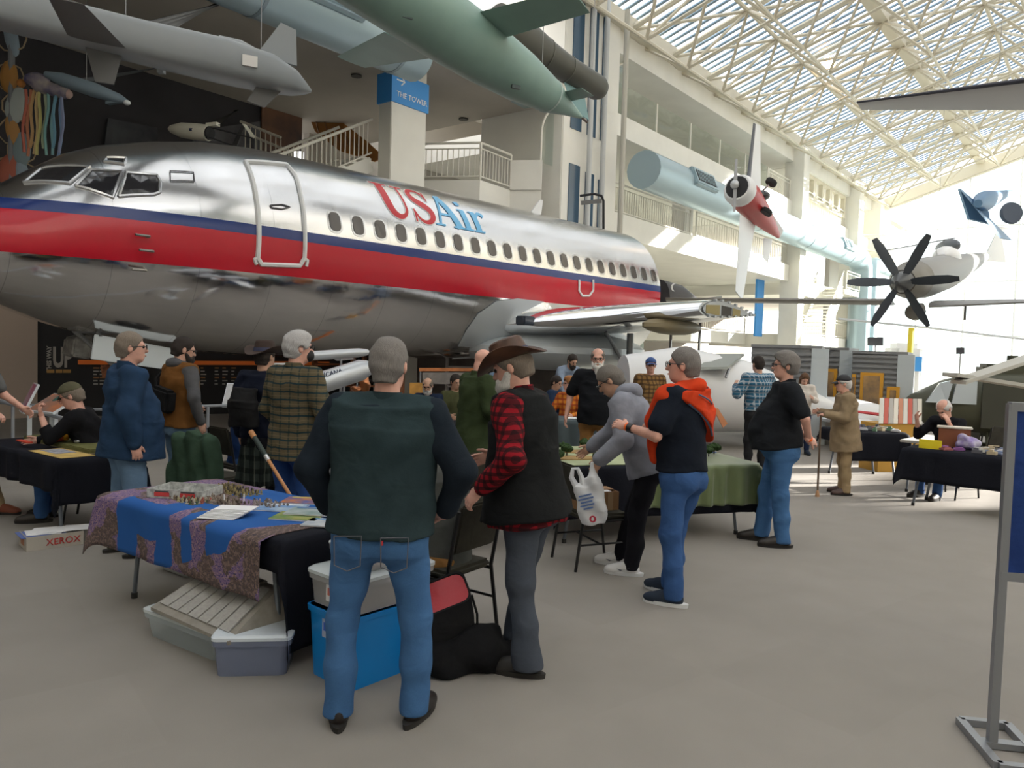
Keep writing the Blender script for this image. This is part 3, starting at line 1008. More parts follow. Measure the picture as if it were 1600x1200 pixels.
f.build('skin_edge', ribm, plane)
# under-wing fairing canoe
f = MB(); 
c0 = le_r.lerp(le_t, .78) + Vector((.9, 0, -.28))
f.ell(c0, (1.3, .3, .2), 12); f.build('flap_fairing', mat('fairing_brown', (.20, .16, .09), .5), plane, True)
f = MB(); f.ell((7.9, -.9, 1.85), (3.4, 1.75, .55), 20); f.build('belly_fairing', fair, plane, True)
# landing light box at the root
f = MB(); f.box(Vector((5.28, -2.02, 2.52)), (.5, .3, .22)); f.build('landing_light', mat('light_glass', (.05, .06, .08), .1), plane, bevel=.03)
# main gear and nose gear
gearm = mat('gear_grey', (.30, .31, .32), .45, .4); tyre = mat('tyre', (.02, .02, .021), .8)
def gear(x, y, ztop, wheels, r, nm):
    g = MB(); g.tube([(x, y, ztop), (x, y, r)], .09, 10); g.tube([(x, y, ztop * .55), (x - .9, y + .15, ztop)], .045, 8); g.tube([(x, y, ztop * .5), (x, y + .8, ztop)], .05, 8)
    g.tube([(x, y - .35, r), (x, y + .35, r)], .07, 8)
    o = g.build(nm, gearm, plane, True)
    for yy in wheels:
        wv = MB(); wv.lathe([(r * .45, -.11), (r * .9, -.12), (r, -.07), (r, .07), (r * .9, .12), (r * .45, .11)], 22, Matrix.Translation((x, y + yy, r)) @ Matrix.Rotation(math.pi / 2, 4, 'X'))
        wv.build('wheel', tyre, o, True)
gear(8.6, -2.75, 2.35, (-.3, .3), .5, 'main_gear'); gear(8.6, 2.75, 2.0, (-.3, .3), .5, 'main_gear'); gear(-2.9, 0, 1.95, (-.2, .2), .34, 'nose_gear')
gdm = mat('gear_door', (.66, .72, .76), .4)
y0 = -.46
def at_y(px, py, yl):
    d = PI_.to_3x3() @ ray(px, py); c = PI_ @ CAM
    return c + d * ((yl - c.y) / d.y)
q4 = [at_y(148, 522, y0), at_y(279, 546, y0), at_y(279, 580, y0), at_y(142, 561, y0)]
f = MB(); f.prism(q4, (0, 1, 0), .03); f.build('nose_gear_door', gdm, plane, bevel=.01)
q4 = [at_y(116, 528, .1), at_y(146, 520, .1), at_y(144, 562, .1), at_y(112, 556, .1)]
f = MB(); f.prism(q4, (0, 1, 0), .5); f.build('gear_bay_box', mat('bay_metal', (.33, .32, .30), .5, .4, var=.3, vscale=8), plane, bevel=.03)
for xx in (-3.6, -2.2): MB().tube([(xx, y0, 1.85), (xx, -.2, 2.0)], .03, 6).build('door_link', gearm, plane)
# small fin antenna on the crown
p = fus(7.6, math.pi / 2 - .1)
f = MB(); f.prism([p + Vector((-.2, 0, -.02)), p + Vector((.25, 0, -.02)), p + Vector((.32, 0, .42)), p + Vector((.2, 0, .42))], (0, 1, 0), .04); f.build('antenna', doorw, plane)
# ================================================================== people: signed-distance modelling
def smin(a, b, k):
    if k <= 0: return np.minimum(a, b)
    h = np.maximum(k - np.abs(a - b), 0.0) / k
    return np.minimum(a, b) - h * h * k * .25
def V3(p): return np.array([p[0], p[1], p[2]], dtype=np.float32)
class Prim:
    def __init__(s, fn, lo, hi, k=.02, sub=False):
        s.fn = fn; s.lo = lo; s.hi = hi; s.k = k; s.sub = sub
def cap(a, b, r1, r2=None, k=.02, sub=False):
    a, b = V3(a), V3(b); r2 = r1 if r2 is None else r2
    d = b - a; L = float(d @ d) + 1e-9
    def fn(p):
        q = p - a
        t_ = np.clip((q @ d) / L, 0, 1)
        return np.linalg.norm(q - t_[..., None] * d, axis=-1) - (r1 + (r2 - r1) * t_)
    r = max(r1, r2)
    return Prim(fn, np.minimum(a, b) - r, np.maximum(a, b) + r, k, sub)
def ell(c, r, Rm=None, k=.03, sub=False):
    c = V3(c); r = np.array(r, dtype=np.float32)
    M3 = np.eye(3, dtype=np.float32) if Rm is None else np.array(Rm.to_3x3(), dtype=np.float32)
    def fn(p):
        q = (p - c) @ M3
        k0 = np.linalg.norm(q / r, axis=-1)
        k1 = np.linalg.norm(q / (r * r), axis=-1) + 1e-6
        return k0 * (k0 - 1) / k1
    R_ = float(r.max())
    return Prim(fn, c - R_, c + R_, k, sub)
def loftp(st, right=(1, 0, 0), k=.03, capk=.0):
    """st: [(centre, rx, ry)], elliptical frusta along a spine with crisp ends"""
    cs = [V3(q[0]) for q in st]; ri = V3(right)
    segs = []
    for i in range(len(st) - 1):
        a, b = cs[i], cs[i + 1]
        w = b - a; L = float(np.linalg.norm(w)); w = w / L
        u = ri - w * float(ri @ w); u = u / np.linalg.norm(u)
        v = np.cross(w, u)
        segs.append((a, w, L, u, v, st[i][1:], st[i + 1][1:], i == 0, i == len(st) - 2))
    def fn(p):
        out = None
        for a, w, L, u, v, r0, r1, first, last in segs:
            q = p - a
            h = q @ w
            t_ = np.clip(h / L, 0, 1)
            rx = r0[0] + (r1[0] - r0[0]) * t_; ry = r0[1] + (r1[1] - r0[1]) * t_
            x = q @ u; y = q @ v
            d = (np.sqrt((x / rx) ** 2 + (y / ry) ** 2) - 1) * np.minimum(rx, ry)
            e0 = .0 if first else .045; e1 = .0 if last else .045
            d = np.maximum(d, np.maximum(-h - e0, h - L - e1))
            out = d if out is None else np.minimum(out, d)
        return out
    Rr = max(max(q[1], q[2]) for q in st)
    lo = np.min(cs, 0) - Rr; hi = np.max(cs, 0) + Rr
    return Prim(fn, lo, hi, k)
def cutp(pt, n, sub=True):
    """half space removed on the side the normal points to"""
    pt = V3(pt); n = V3(n); n = n / np.linalg.norm(n)
    return ('cut', pt, n)
def surf(prims, res, disp=None, cuts=()):
    prims = [p for p in prims if p is not None]
    lo = np.min([p.lo for p in prims if not p.sub], 0) - .03; hi = np.max([p.hi for p in prims if not p.sub], 0) + .03
    n = np.ceil((hi - lo) / res).astype(int) + 1
    ax = [lo[i] + res * np.arange(n[i], dtype=np.float32) for i in range(3)]
    D = np.full(tuple(n), 1.0, dtype=np.float32)
    for p in prims:
        mg = p.k + .05
        i0 = np.maximum(((p.lo - mg - lo) / res).astype(int), 0); i1 = np.minimum(((p.hi + mg - lo) / res).astype(int) + 2, n)
        if np.any(i1 <= i0): continue
        sl = tuple(slice(i0[i], i1[i]) for i in range(3))
        g = np.stack(np.meshgrid(ax[0][sl[0]], ax[1][sl[1]], ax[2][sl[2]], indexing='ij'), -1)
        d = p.fn(g)
        if p.sub: D[sl] = -smin(-D[sl], d, p.k)
        else: D[sl] = smin(D[sl], d, p.k)
    if disp is not None or cuts:
        g = np.stack(np.meshgrid(*ax, indexing='ij'), -1)
        if disp is not None: D = D + disp(g)
        for c in cuts: D = np.maximum(D, (g - c[1]) @ c[2])
    # surface nets
    inside = D < 0
    nx, ny, nz = D.shape
    cell = np.zeros((nx - 1, ny - 1, nz - 1), np.int8)
    for a in (0, 1):
        for b in (0, 1):
            for c in (0, 1):
                cell += inside[a:nx - 1 + a, b:ny - 1 + b, c:nz - 1 + c]
    act = (cell > 0) & (cell < 8)
    idx = np.argwhere(act)
    if len(idx) == 0: return np.zeros((0, 3)), np.zeros((0, 4), int)
    vid = np.full(act.shape, -1, np.int64); vid[act] = np.arange(len(idx))
    acc = np.zeros((len(idx), 3)); cnt = np.zeros(len(idx))
    corners = [(a, b, c) for a in (0, 1) for b in (0, 1) for c in (0, 1)]
    val = {q: D[idx[:, 0] + q[0], idx[:, 1] + q[1], idx[:, 2] + q[2]] for q in corners}
    for q in corners:
        for axi in range(3):
            if q[axi] == 1: continue
            q2 = list(q); q2[axi] = 1; q2 = tuple(q2)
            v0, v1 = val[q], val[q2]
            m_ = (v0 < 0) != (v1 < 0)
            t_ = np.where(m_, v0 / np.where(v0 - v1 == 0, 1, v0 - v1), 0)
            pt = np.zeros((len(idx), 3)); pt[:] = q; pt[:, axi] += t_
            acc[m_] += pt[m_]; cnt[m_] += 1
    verts = lo + res * (idx + acc / cnt[:, None])
    faces = []
    for axi in range(3):
        o1, o2 = [(1, 2), (2, 0), (0, 1)][axi]
        s0 = [slice(None)] * 3; s1 = [slice(None)] * 3
        s0[axi] = slice(0, -1); s1[axi] = slice(1, None)
        e = inside[tuple(s0)] != inside[tuple(s1)]
        e_in = inside[tuple(s0)]
        w = np.argwhere(e)
        w = w[(w[:, o1] > 0) & (w[:, o2] > 0) & (w[:, o1] < D.shape[o1] - 1) & (w[:, o2] < D.shape[o2] - 1)]
        if not len(w): continue
        def g_(d1, d2):
            q = w.copy(); q[:, o1] -= d1; q[:, o2] -= d2
            return vid[q[:, 0], q[:, 1], q[:, 2]]
        quad = np.stack([g_(1, 1), g_(0, 1), g_(0, 0), g_(1, 0)], 1)
        flip = ~e_in[w[:, 0], w[:, 1], w[:, 2]]
        quad[flip] = quad[flip][:, ::-1]
        faces.append(quad)
    return verts, np.concatenate(faces)
def mesh_np(name, verts, faces, m):
    me = bpy.data.meshes.new(name)
    me.vertices.add(len(verts)); me.vertices.foreach_set('co', np.asarray(verts, np.float32).ravel())
    nf = len(faces)
    me.loops.add(nf * 4); me.loops.foreach_set('vertex_index', faces.astype(np.int32).ravel())
    me.polygons.add(nf)
    me.polygons.foreach_set('loop_start', np.arange(0, nf * 4, 4, dtype=np.int32))
    me.polygons.foreach_set('use_smooth', np.ones(nf, bool))
    me.update(calc_edges=True); me.validate()
    me.materials.append(m)
    return me
def sdf_obj(name, prims, res, m, parent=None, disp=None, cuts=(), scale=1.0, **kw):
    v, f_ = surf(prims, res, disp, cuts)
    me = mesh_np(name, v * scale, f_, m)
    o = bpy.data.objects.new(name, me); C.objects.link(o)
    if parent is not None: o.parent = parent; MW[o.name] = MW[parent.name]
    return tag(o, **kw)
def folds(amp, seed=0, zs=38.0, zlo=-9, zhi=9, diag=14.0):
    r = random.Random(seed)
    ph = [r.uniform(0, 6.28) for _ in range(6)]
    def fn(g):
        x, y, z = g[..., 0], g[..., 1], g[..., 2]
        w = np.sin(z * zs + 3 * np.sin(x * 9 + ph[0]) + 2 * np.sin(y * 11 + ph[1]) + ph[2]) * .6 + np.sin(z * zs * .45 + x * diag + y * 7 + ph[3]) * .7 + np.sin(x * 31 + z * 8 + ph[4]) * .25
        mask = np.clip((z - zlo) * 12, 0, 1) * np.clip((zhi - z) * 12, 0, 1)
        return (amp * w * mask).astype(np.float32)
    return fn
def Rxyz(yaw=0, pitch=0, roll=0):
    return Matrix.Rotation(yaw, 4, 'Z') @ Matrix.Rotation(pitch, 4, 'X') @ Matrix.Rotation(roll, 4, 'Y')

skin_cols = {'fair': (.62, .36, .27), 'pink': (.66, .36, .28), 'tan': (.50, .29, .20)}
def skinm(k): return mat('skin_' + k, skin_cols[k], .55, var=.08, vscale=18)
hair_cols = {'grey': (.19, .175, .165), 'white': (.62, .60, .58), 'dark': (.035, .028, .025), 'brown': (.11, .06, .035), 'silver': (.42, .41, .41), 'ginger': (.30, .13, .05), 'saltpepper': (.16, .145, .13), 'greybrown': (.20, .165, .135)}
def hairm(k):
    nm = 'hair_' + k
    if nm in MATS: return MATS[nm]
    m = mat(nm, hair_cols[k], .75, spec=.2)
    t = NT(m)
    mp = t.nt.nodes.new('ShaderNodeMapping'); mp.inputs['Scale'].default_value = (260, 260, 30)
    t.nt.links.new(t.vec, mp.inputs['Vector'])
    nz = t.noise(1.0, 2, mp.outputs[0])
    c = hair_cols[k]
    t.color(t.mix(nz, tuple(v * .55 for v in c), tuple(min(1, v * 1.5) for v in c)))
    t.bump(nz, .8, .004)
    return m
def wrinkles(m, fine, fscale, amt=.55):
    t = NT(m)
    mp = t.nt.nodes.new('ShaderNodeMapping'); mp.inputs['Rotation'].default_value = (.4, .5, .3); mp.inputs['Scale'].default_value = (6, 6, 9)
    t.nt.links.new(t.vec, mp.inputs['Vector'])
    n = t.nt.nodes.new('ShaderNodeTexNoise'); n.inputs['Scale'].default_value = 1.0; n.inputs['Detail'].default_value = 1.5; n.inputs['Distortion'].default_value = 1.2
    t.nt.links.new(mp.outputs[0], n.inputs['Vector'])
    t.bump(t.op('ADD', n.outputs[0], t.op('MULTIPLY', t.noise(fscale, 2), fine)), amt, .035)
def cloth(nm, col=(.1, .1, .1), rough=.9, var=.12, vs=9, bump=.25, bs=60, **kw):
    if nm in MATS: return MATS[nm]
    m = mat(nm, col, rough, var=var, vscale=vs, spec=.12, **kw)
    wrinkles(m, .10, bs, .24)
    return m
def denim(nm, col, fade=1.55):
    if nm in MATS: return MATS[nm]
    m = mat(nm, col, .9, spec=.15)
    t = NT(m)
    f1 = t.op('ADD', t.op('MULTIPLY', t.noise(5, 4), .75), t.op('MULTIPLY', t.noise(160, 2), .3))
    t.color(t.mix(f1, tuple(v * .62 for v in col), tuple(min(1, v * fade) for v in col)))
    wrinkles(m, .05, 220, .32)
    return m

def hand_prims(wr, d, nrm, curl=.5, side=1, spread=.12, thumb=.6, sc=1.0):
    """wrist point, finger direction, back-of-hand normal; side +1 = thumb towards d x n"""
    wr, d, nrm = Vector(wr), Vector(d).normalized(), Vector(nrm)
    nrm = (nrm - d * nrm.dot(d)).normalized()
    lat = d.cross(nrm) * side
    Rm = Matrix((( lat.x, d.x, nrm.x), (lat.y, d.y, nrm.y), (lat.z, d.z, nrm.z)))
    pr = [ell(wr + d * .05 * sc, (.040 * sc, .056 * sc, .017 * sc), Rm, .012), cap(wr - d * .03 * sc, wr + d * .02 * sc, .026 * sc, .025 * sc, .015)]
    for i, (off, ln) in enumerate(((.029, .074), (.010, .083), (-.010, .078), (-.028, .060))):
        base = wr + d * (.088 - abs(i - 1.2) * .004) * sc + lat * off * sc
        fd = (d + lat * (spread * (1.5 - i) * .4)).normalized()
        p = base; a = curl * .5
        for seg, fr in enumerate((.45, .31, .24)):
            dirn = (fd * math.cos(a) - nrm * math.sin(a)).normalized()
            p2 = p + dirn * ln * fr * sc
            pr.append(cap(p, p2, (.0092 - seg * .0008) * sc, (.0086 - seg * .0008) * sc, .006))
            p = p2; a += curl
    tb = wr + d * .028 * sc + lat * .030 * sc
    td = (d * .65 + lat * (.75 * thumb) - nrm * .35).normalized()
    t1 = tb + td * .042 * sc
    td2 = (td + d * .5 - nrm * curl * .3).normalized()
    pr += [cap(tb - td * .01, t1, .014 * sc, .0105 * sc, .010), cap(t1, t1 + td2 * .032 * sc, .0105 * sc, .0085 * sc, .006)]
    return pr

def person(px_loc, heading, label, **k):
    """px_loc: floor position (world); heading: angle of facing (0 = away from the viewer along +Y, + = to the left)"""
    g = k.get
    Ht = g('H', 1.78); sc = Ht / 1.78
    res = g('res', .012)
    rs = random.Random(hash(label) & 0xffff if False else sum(map(ord, label)))
    w = g('w', 1.0)                    # build
    belly = g('belly', 0.0)
    seat = g('seat', False)
    loc = Vector(px_loc)
    bend = R(g('bend', 0)); sway = R(g('sway', 0))
    pel = Vector(g('pel', (0, 0, .95 if not seat else .53)))
    Rb = Matrix.Rotation(sway, 4, 'Y') @ Matrix.Rotation(-bend, 4, 'X')
    Rb2 = Matrix.Rotation(sway, 4, 'Y') @ Matrix.Rotation(-bend * .55, 4, 'X')
    up1 = Rb2 @ Vector((0, 0, 1)); up2 = Rb @ Vector((0, 0, 1)); fw = Rb @ Vector((0, 1, 0)); rt = (Rb @ Vector((1, 0, 0)))
    tw = R(g('twist', 0)); 
    rt_s = Matrix.Rotation(tw, 4, 'Z') @ rt; fw_s = Matrix.Rotation(tw, 4, 'Z') @ fw
    waist = pel + up1 * .16
    chest = waist + up1 * .12 + up2 * .12
    shc = chest + up2 * .135
    neck = shc + up2 * .075
    hy, hp, hr = R(g('hyaw', 0)), R(g('hpitch', 0)), R(g('hroll', 0))
    Rh = Matrix.Rotation(tw, 4, 'Z') @ Rxyz(hy, hp - 0 * bend, hr)
    hdir = (up2 + Vector((0, 0, .8))).normalized()
    hc = neck + hdir * .10 + (Rh @ Vector((0, .025, .045)))
    sw = .185 * (1 + (w - 1) * .6)
    sh = {-1: shc - rt_s * sw, 1: shc + rt_s * sw}
    # limbs
    arms = {}
    for s_, nm in ((-1, 'L'), (1, 'R')):
        spec = g('arm' + nm, {})
        ua, fa = .295, .255
        e = spec.get('e', (s_ * .07, -.04, -.28)); h = spec.get('h', (s_ * .0, .06, -.25))
        e = Vector(e).normalized() * ua if not spec.get('raw') else Vector(e)
        h = Vector(h).normalized() * fa if not spec.get('raw') else Vector(h)
        el = sh[s_] + e; wr = el + h
        arms[s_] = (sh[s_], el, wr, spec, h)
    hipw = .095 * (1 + (w - 1) * .5)
    legs = {}
    for s_, nm in ((-1, 'L'), (1, 'R')):
        spec = g('leg' + nm, {})
        hip = pel + Vector((s_ * hipw, 0, -.03))
        if seat:
            kn = Vector(spec.get('k', (s_ * .13, .46, .50))); an = Vector(spec.get('a', (s_ * .13, .46, .09)))
        else:
            an = Vector(spec.get('a', (s_ * .12, .0, .09))); kn = Vector(spec.get('k', (an.x * .95 + hip.x * .05, (hip.y + an.y) / 2 + .02, .50)))
        legs[s_] = (hip, kn, an, spec)
    T = Matrix.Translation(loc) @ rotz(heading)
    # ---- body (skin) mesh: head, neck, torso core, arms, legs, hands
    sk = skinm(g('skin', 'fair'))
    hd = lambda x, y, z: hc + Rh @ Vector((x, y, z))
    head = [ell(hd(0, -.012, .035), (.076, .097, .090), Rh, .03), ell(hd(0, .030, -.030), (.062, .068, .088), Rh, .03),
            ell(hd(0, .045, -.088), (.042, .045, .036), Rh, .03), cap(hd(0, .088, .012), hd(0, .112, -.024), .010, .0155, .012),
            ell(hd(0, .082, .028), (.050, .018, .012), Rh, .015), ell(hd(-.030, .094, .010), (.016, .014, .010), Rh, .012, True), ell(hd(.030, .094, .010), (.016, .014, .010), Rh, .012, True),
            ell(hd(0, .092, -.062), (.026, .013, .008), Rh, .01),
            ell(hd(-.077, -.012, -.008), (.011, .021, .033), Rh, .008), ell(hd(.077, -.012, -.008), (.011, .021, .033), Rh, .008),
            cap(neck - up2 * .05, hd(0, -.022, -.06), .062 * (.9 + .1 * w), .056, .03)]
    vs, fs = surf(head, g('hres', min(res, .009)))
    parts = [(vs, fs)]
    core = [cap(shc - up2 * .03, pel, .10, .10, .05), cap(sh[-1] + rt_s * .05, sh[1] - rt_s * .05, .05, .05, .04), cap(neck - up2 * .06, neck, .065, .06, .03)]
    for s_ in (-1, 1):
        a, e, wr, spec, h = arms[s_]
        core += [cap(a, e, .046, .040, .03), cap(e, wr, .040 * (.8 + .2 * w), .027, .02)]
        hp_, kn, an, _s = legs[s_]
        core += [cap(hp_, kn, .075, .05, .04), cap(kn, an, .048, .035, .03)]
    parts.append(surf(core, max(res, .014)))
    for s_ in (-1, 1):
        a, e, wr, spec, h = arms[s_]
        if spec.get('nohand'): continue
        d = Vector(spec.get('hd', tuple(h))); n_ = Vector(spec.get('hn', (s_ * 1.0, .0, .15)))
        parts.append(surf(hand_prims(wr, d, n_, spec.get('curl', .45), spec.get('ts', -s_), spec.get('spread', .12), spec.get('thumb', .6)), g('fres', .0055 if res < .016 else .008)))
    off = 0; av, af = [], []
    for v_, f_ in parts:
        if len(v_) == 0: continue
        av.append(v_ * sc); af.append(f_ + off); off += len(v_)
    me = mesh_np('person', np.concatenate(av), np.concatenate(af), sk)
    body = bpy.data.objects.new('person', me); C.objects.link(body)
    body.matrix_world = T
    MW[body.name] = T
    tag(body, label, 'person', g('group'))
    # ---- shirt / jacket
    sm_ = g('top'); slv = g('sleeve', 'long')
    th = g('thick', .012)
    hem = g('hem', .0)                      # hem drop below the pelvis centre
    wx, wy = .152 * w, .112 * (1 + (w - 1) * .8)
    def torso_prims(e, hem_, flare=0.0):
        bel = belly
        st = [(pel - up1 * hem_ + Vector((0, bel * .25, 0)) + fw * .0, wx * 1.12 + e + flare, wy * 1.13 + e + flare + bel * .45),
              (waist - up1 * .03 + fw * bel * .42, wx * 1.05 + e + flare * .6, wy * 1.05 + e + bel * .62),
              (waist + up1 * .1 + fw * bel * .3, wx * 1.06 + e + flare * .2, wy * 1.04 + e + bel * .4),
              (chest + fw * .008, wx * 1.14 + e, wy * 1.04 + e),
              (shc - up2 * .005, wx * .98 + e, wy * .80 + e), (shc + up2 * .035, wx * .70 + e, wy * .60 + e)]
        pr = [loftp(st, rt_s if abs(tw) > .3 else rt, .05)]
        pr += [ell(chest - fw * .035 + up2 * .03, (wx * 1.05 + e, wy * .75 + e, .15), Matrix(((rt.x, fw.x, up2.x), (rt.y, fw.y, up2.y), (rt.z, fw.z, up2.z))), .06)]
        return pr
    def shoulder_prims(e):
        return [cap(sh[-1] + rt_s * .03, neck - up2 * .045 - rt_s * .04, .055 + e, .050 + e, .05), cap(sh[1] - rt_s * .03, neck - up2 * .045 + rt_s * .04, .055 + e, .050 + e, .05)]
    def sleeve_prims(e, full=1.0, ar=1.0):
        pr = []
        for s_ in (-1, 1):
            a, el, wr, spec, h = arms[s_]
            r0, r1, r2 = (.058 * ar * (.75 + .25 * w) + e, .047 * ar * (.75 + .25 * w) + e, .034 * ar + e)
            if full >= 1:
                fr = spec.get('cuff', .97)
                pr += [cap(a - rt_s * (s_ * .012), el, r0, r1, .04), cap(el, el.lerp(wr, fr), r1, r2, .025)]
            elif full > 0:
                pr += [cap(a - rt_s * (s_ * .012), a.lerp(el, full), r0, r1 * 1.1, .04)]
        return pr
    if sm_:
        pr = torso_prims(th, hem, g('flare', 0)) + shoulder_prims(th)
        full = {'long': 1.0, 'short': .72, 'none': 0}[slv]
        pr += sleeve_prims(th, full, g('sl_r', 1.0))
        cuts = [cutp(neck + up2 * .005 + fw * .0, (up2 + fw * .25))]
        if slv == 'short':
            pass
        sdf_obj('shirt' if g('topname') is None else g('topname'), pr, res, sm_, body, folds(g('fold', .0055), rs.randint(0, 99)), cuts, sc)
    if g('yoke'):
        pass
    if g('collar'):
        cm_ = g('collar')
        f_ = MB()
        ringa = []; ringb = []
        for i in range(20):
            a_ = 2 * math.pi * i / 20
            rx_, ry_ = .074, .078
            fdir = rt_s * math.cos(a_) + fw_s * math.sin(a_)
            lowf = -.02 * max(0, math.sin(a_))
            ringa.append(neck - up2 * (.045 - lowf) + fdir * (rx_ + .014)); ringb.append(neck + up2 * (g('colh', .03) + lowf * 2.2) + fdir * (rx_ - .002) - fw_s * .01)
        ringc = [p.lerp(neck, .08) for p in ringb]; ringd = [p.lerp(neck - up2 * .045, .12) for p in ringa]
        f_.loft([[p * sc for p in r_] for r_ in (ringa, ringb, ringc, ringd)], False)
        f_.build('collar', cm_, body, True)
    if g('vest'):
        pr = torso_prims(th + .020, g('vhem', hem + .02), g('vflare', .01)) + shoulder_prims(th + .020)
        cuts = [cutp(neck + up2 * .01, (up2 + fw * .3))]
        subs = [cap(sh[s_] + rt_s * (s_ * .075) - up2 * .03, sh[s_] + rt_s * (s_ * .095) - up2 * .11, .085, .08, .012, True) for s_ in (-1, 1)]
        sdf_obj('vest', pr + subs, res, g('vest'), body, folds(.005, rs.randint(0, 99)), cuts, sc)
    # ---- trousers
    pm = g('pants')
    if pm:
        lr_ = g('lr', 1.0)
        pr = [loftp([(pel - Vector((0, 0, .10)), wx * .98, wy * 1.0), (pel + Vector((0, belly * .12, 0)), wx * 1.05, wy * 1.06 + belly * .25), (pel + up1 * .10 + Vector((0, belly * .2, 0)), wx * 1.0, wy * .98 + belly * .35)], (1, 0, 0), .05),
              ell(pel + Vector((-.07, -.055, -.07)), (.085 * w, .085 * w, .10), None, .05), ell(pel + Vector((.07, -.055, -.07)), (.085 * w, .085 * w, .10), None, .05)]
        for s_ in (-1, 1):
            hp_, kn, an, spec = legs[s_]
            an2 = an + Vector((0, 0, -.035))
            pr += [cap(hp_ + Vector((0, -.005, -.02)), kn, .090 * lr_ * (.7 + .3 * w), .066 * lr_, .04), cap(kn, kn.lerp(an2, .5) + Vector((0, -.012, 0)), .066 * lr_, .063 * lr_, .03), cap(kn.lerp(an2, .5) + Vector((0, -.012, 0)), an2 + Vector((0, -.005, .0)), .063 * lr_, .060 * lr_ * g('cuffr', 1.0), .03)]
        sdf_obj('trousers', pr, res, pm, body, folds(g('pfold', .006), rs.randint(0, 99), 30, -1, pel.z - .05), [cutp((0, 0, .045), (0, 0, -1))], sc)
        if g('belt'):
            f_ = MB(); rg = []
            c_ = pel + up1 * .085 + Vector((0, belly * .2, 0))
            for dz in (-.02, .02):
                rg.append([(c_ + Vector(((wx * 1.0 + .012) * math.cos(a_), (wy * .98 + belly * .35 + .012) * math.sin(a_), dz))) * sc for a_ in [2 * math.pi * i / 28 for i in range(28)]])
            f_.loft(rg, False); f_.build('belt', g('belt'), body, True)
    # ---- shoes
    shm = g('shoes')
    if shm:
        for s_ in (-1, 1):
            hp_, kn, an, spec = legs[s_]
            fy = R(spec.get('fy', -s_ * 8)); Rf = Matrix.Rotation(fy, 4, 'Z')
            F = lambda x, y, z: Vector((an.x, an.y, 0)) + Rf @ Vector((x, y, z + spec.get('lift', 0)))
            pr = [ell(F(0, .115, .035), (.049, .105, .048), Rf, .04), ell(F(0, -.01, .05), (.040, .065, .060), Rf, .04), cap(F(0, -.015, .06), F(0, -.012, .115), .042, .040, .03), ell(F(0, .06, .06), (.040, .07, .045), Rf, .03)]
            o = sdf_obj('shoe', pr, min(res, .012), shm, body, None, [cutp((0, 0, .012 + spec.get('lift', 0)), (0, 0, -1))], sc)
            f_ = MB(); rg = []
            for z_, gr in ((0, 0), (.028, .004)):
                rg.append([F((.049 + gr) * math.cos(a_) * (1.0 if math.sin(a_) > -.2 else .9), .055 + (.163 + gr) * math.sin(a_), z_) * sc for a_ in [2 * math.pi * i / 20 for i in range(20)]])
            f_.loft(rg); f_.build('sole', g('sole', mat('sole_dark', (.02, .018, .016), .7)), o, True)
    # ---- hair, beard, hats, glasses
    hk = g('hair')
    if hk:
        style = g('hstyle', 'short'); hm = hairm(hk)
        hr_ = g('hres', min(res, .009))
        gr = .012 if style != 'full' else .024
        pr = [ell(hd(0, -.014, .037), (.076 + gr, .098 + gr, .090 + gr), Rh, .02)]
        if style == 'full': pr.append(ell(hd(0, .02, .10), (.07, .075, .04), Rh, .03))
        pr += [cap(hd(0, -.055, -.02), hd(0, -.06, -.055), .072, .06, .04)]
        cuts_ = []
        def inv(n): return Rh.to_3x3() @ Vector(n)
        face = [ell(hd(0, .115, -.045), (.105, .115, .12), Rh, .012, True)]
        if style == 'bald': face += [ell(hd(0, .02, .13), (.085, .13, .088), Rh, .01, True)]
        cuts_ = [cutp(hd(0, -.05, -.085), inv((0, -.15, -1)))]
        if style in ('short', 'bald', 'full'):
            face += [ell(hd(s_ * .09, .05, -.055), (.04, .075, .05), Rh, .01, True) for s_ in (-1, 1)]
            face += [ell(hd(s_ * .092, -.012, -.012), (.022, .026, .036), Rh, .006, True) for s_ in (-1, 1)]
        if style == 'long':
            pr += [cap(hd(-.06, -.03, .0), hd(-.075, .0, -.19), .045, .04, .03), cap(hd(.06, -.03, .0), hd(.075, .0, -.19), .045, .04, .03), cap(hd(0, -.06, 0), hd(0, -.08, -.2), .07, .05, .04)]
            cuts_ = []
        sdf_obj('hair', pr + face, hr_, hm, body, folds(.0022, rs.randint(0, 99), 90, diag=60), cuts_, sc)
    if g('beard'):
        bl = g('blen', .04)
        pr = [ell(hd(0, .062, -.095), (.062, .052, .045), Rh, .03), cap(hd(0, .085, -.10), hd(0, .088, -.115 - bl), .045, .032, .03), cap(hd(-.062, .02, -.04), hd(-.045, .06, -.085), .02, .028, .02), cap(hd(.062, .02, -.04), hd(.045, .06, -.085), .02, .028, .02), cap(hd(-.03, .098, -.05), hd(.03, .098, -.05), .012, .012, .02)]
        sdf_obj('beard', pr + [ell(hd(0, .105, -.066), (.022, .02, .007), Rh, .004, True)], g('hres', min(res, .009)), hairm(g('beard')), body, folds(.003, 5, 80, diag=70), (), sc)
    if g('face', True):
        f_ = MB()
        for s_ in (-1, 1): f_.ell(hd(s_ * .031, .086, .010) * sc, (.0125 * sc,) * 3, 8)
        f_.build('eyes', mat('eye', (.05, .04, .035), .2), body, True)
        if not g('beard'):
            f_ = MB(); f_.ell(hd(0, .103, -.063) * sc, (.022 * sc, .008 * sc, .005 * sc), 8, Rh.to_3x3().to_4x4()); f_.build('mouth', mat('lips', (.40, .16, .14), .5), body, True)
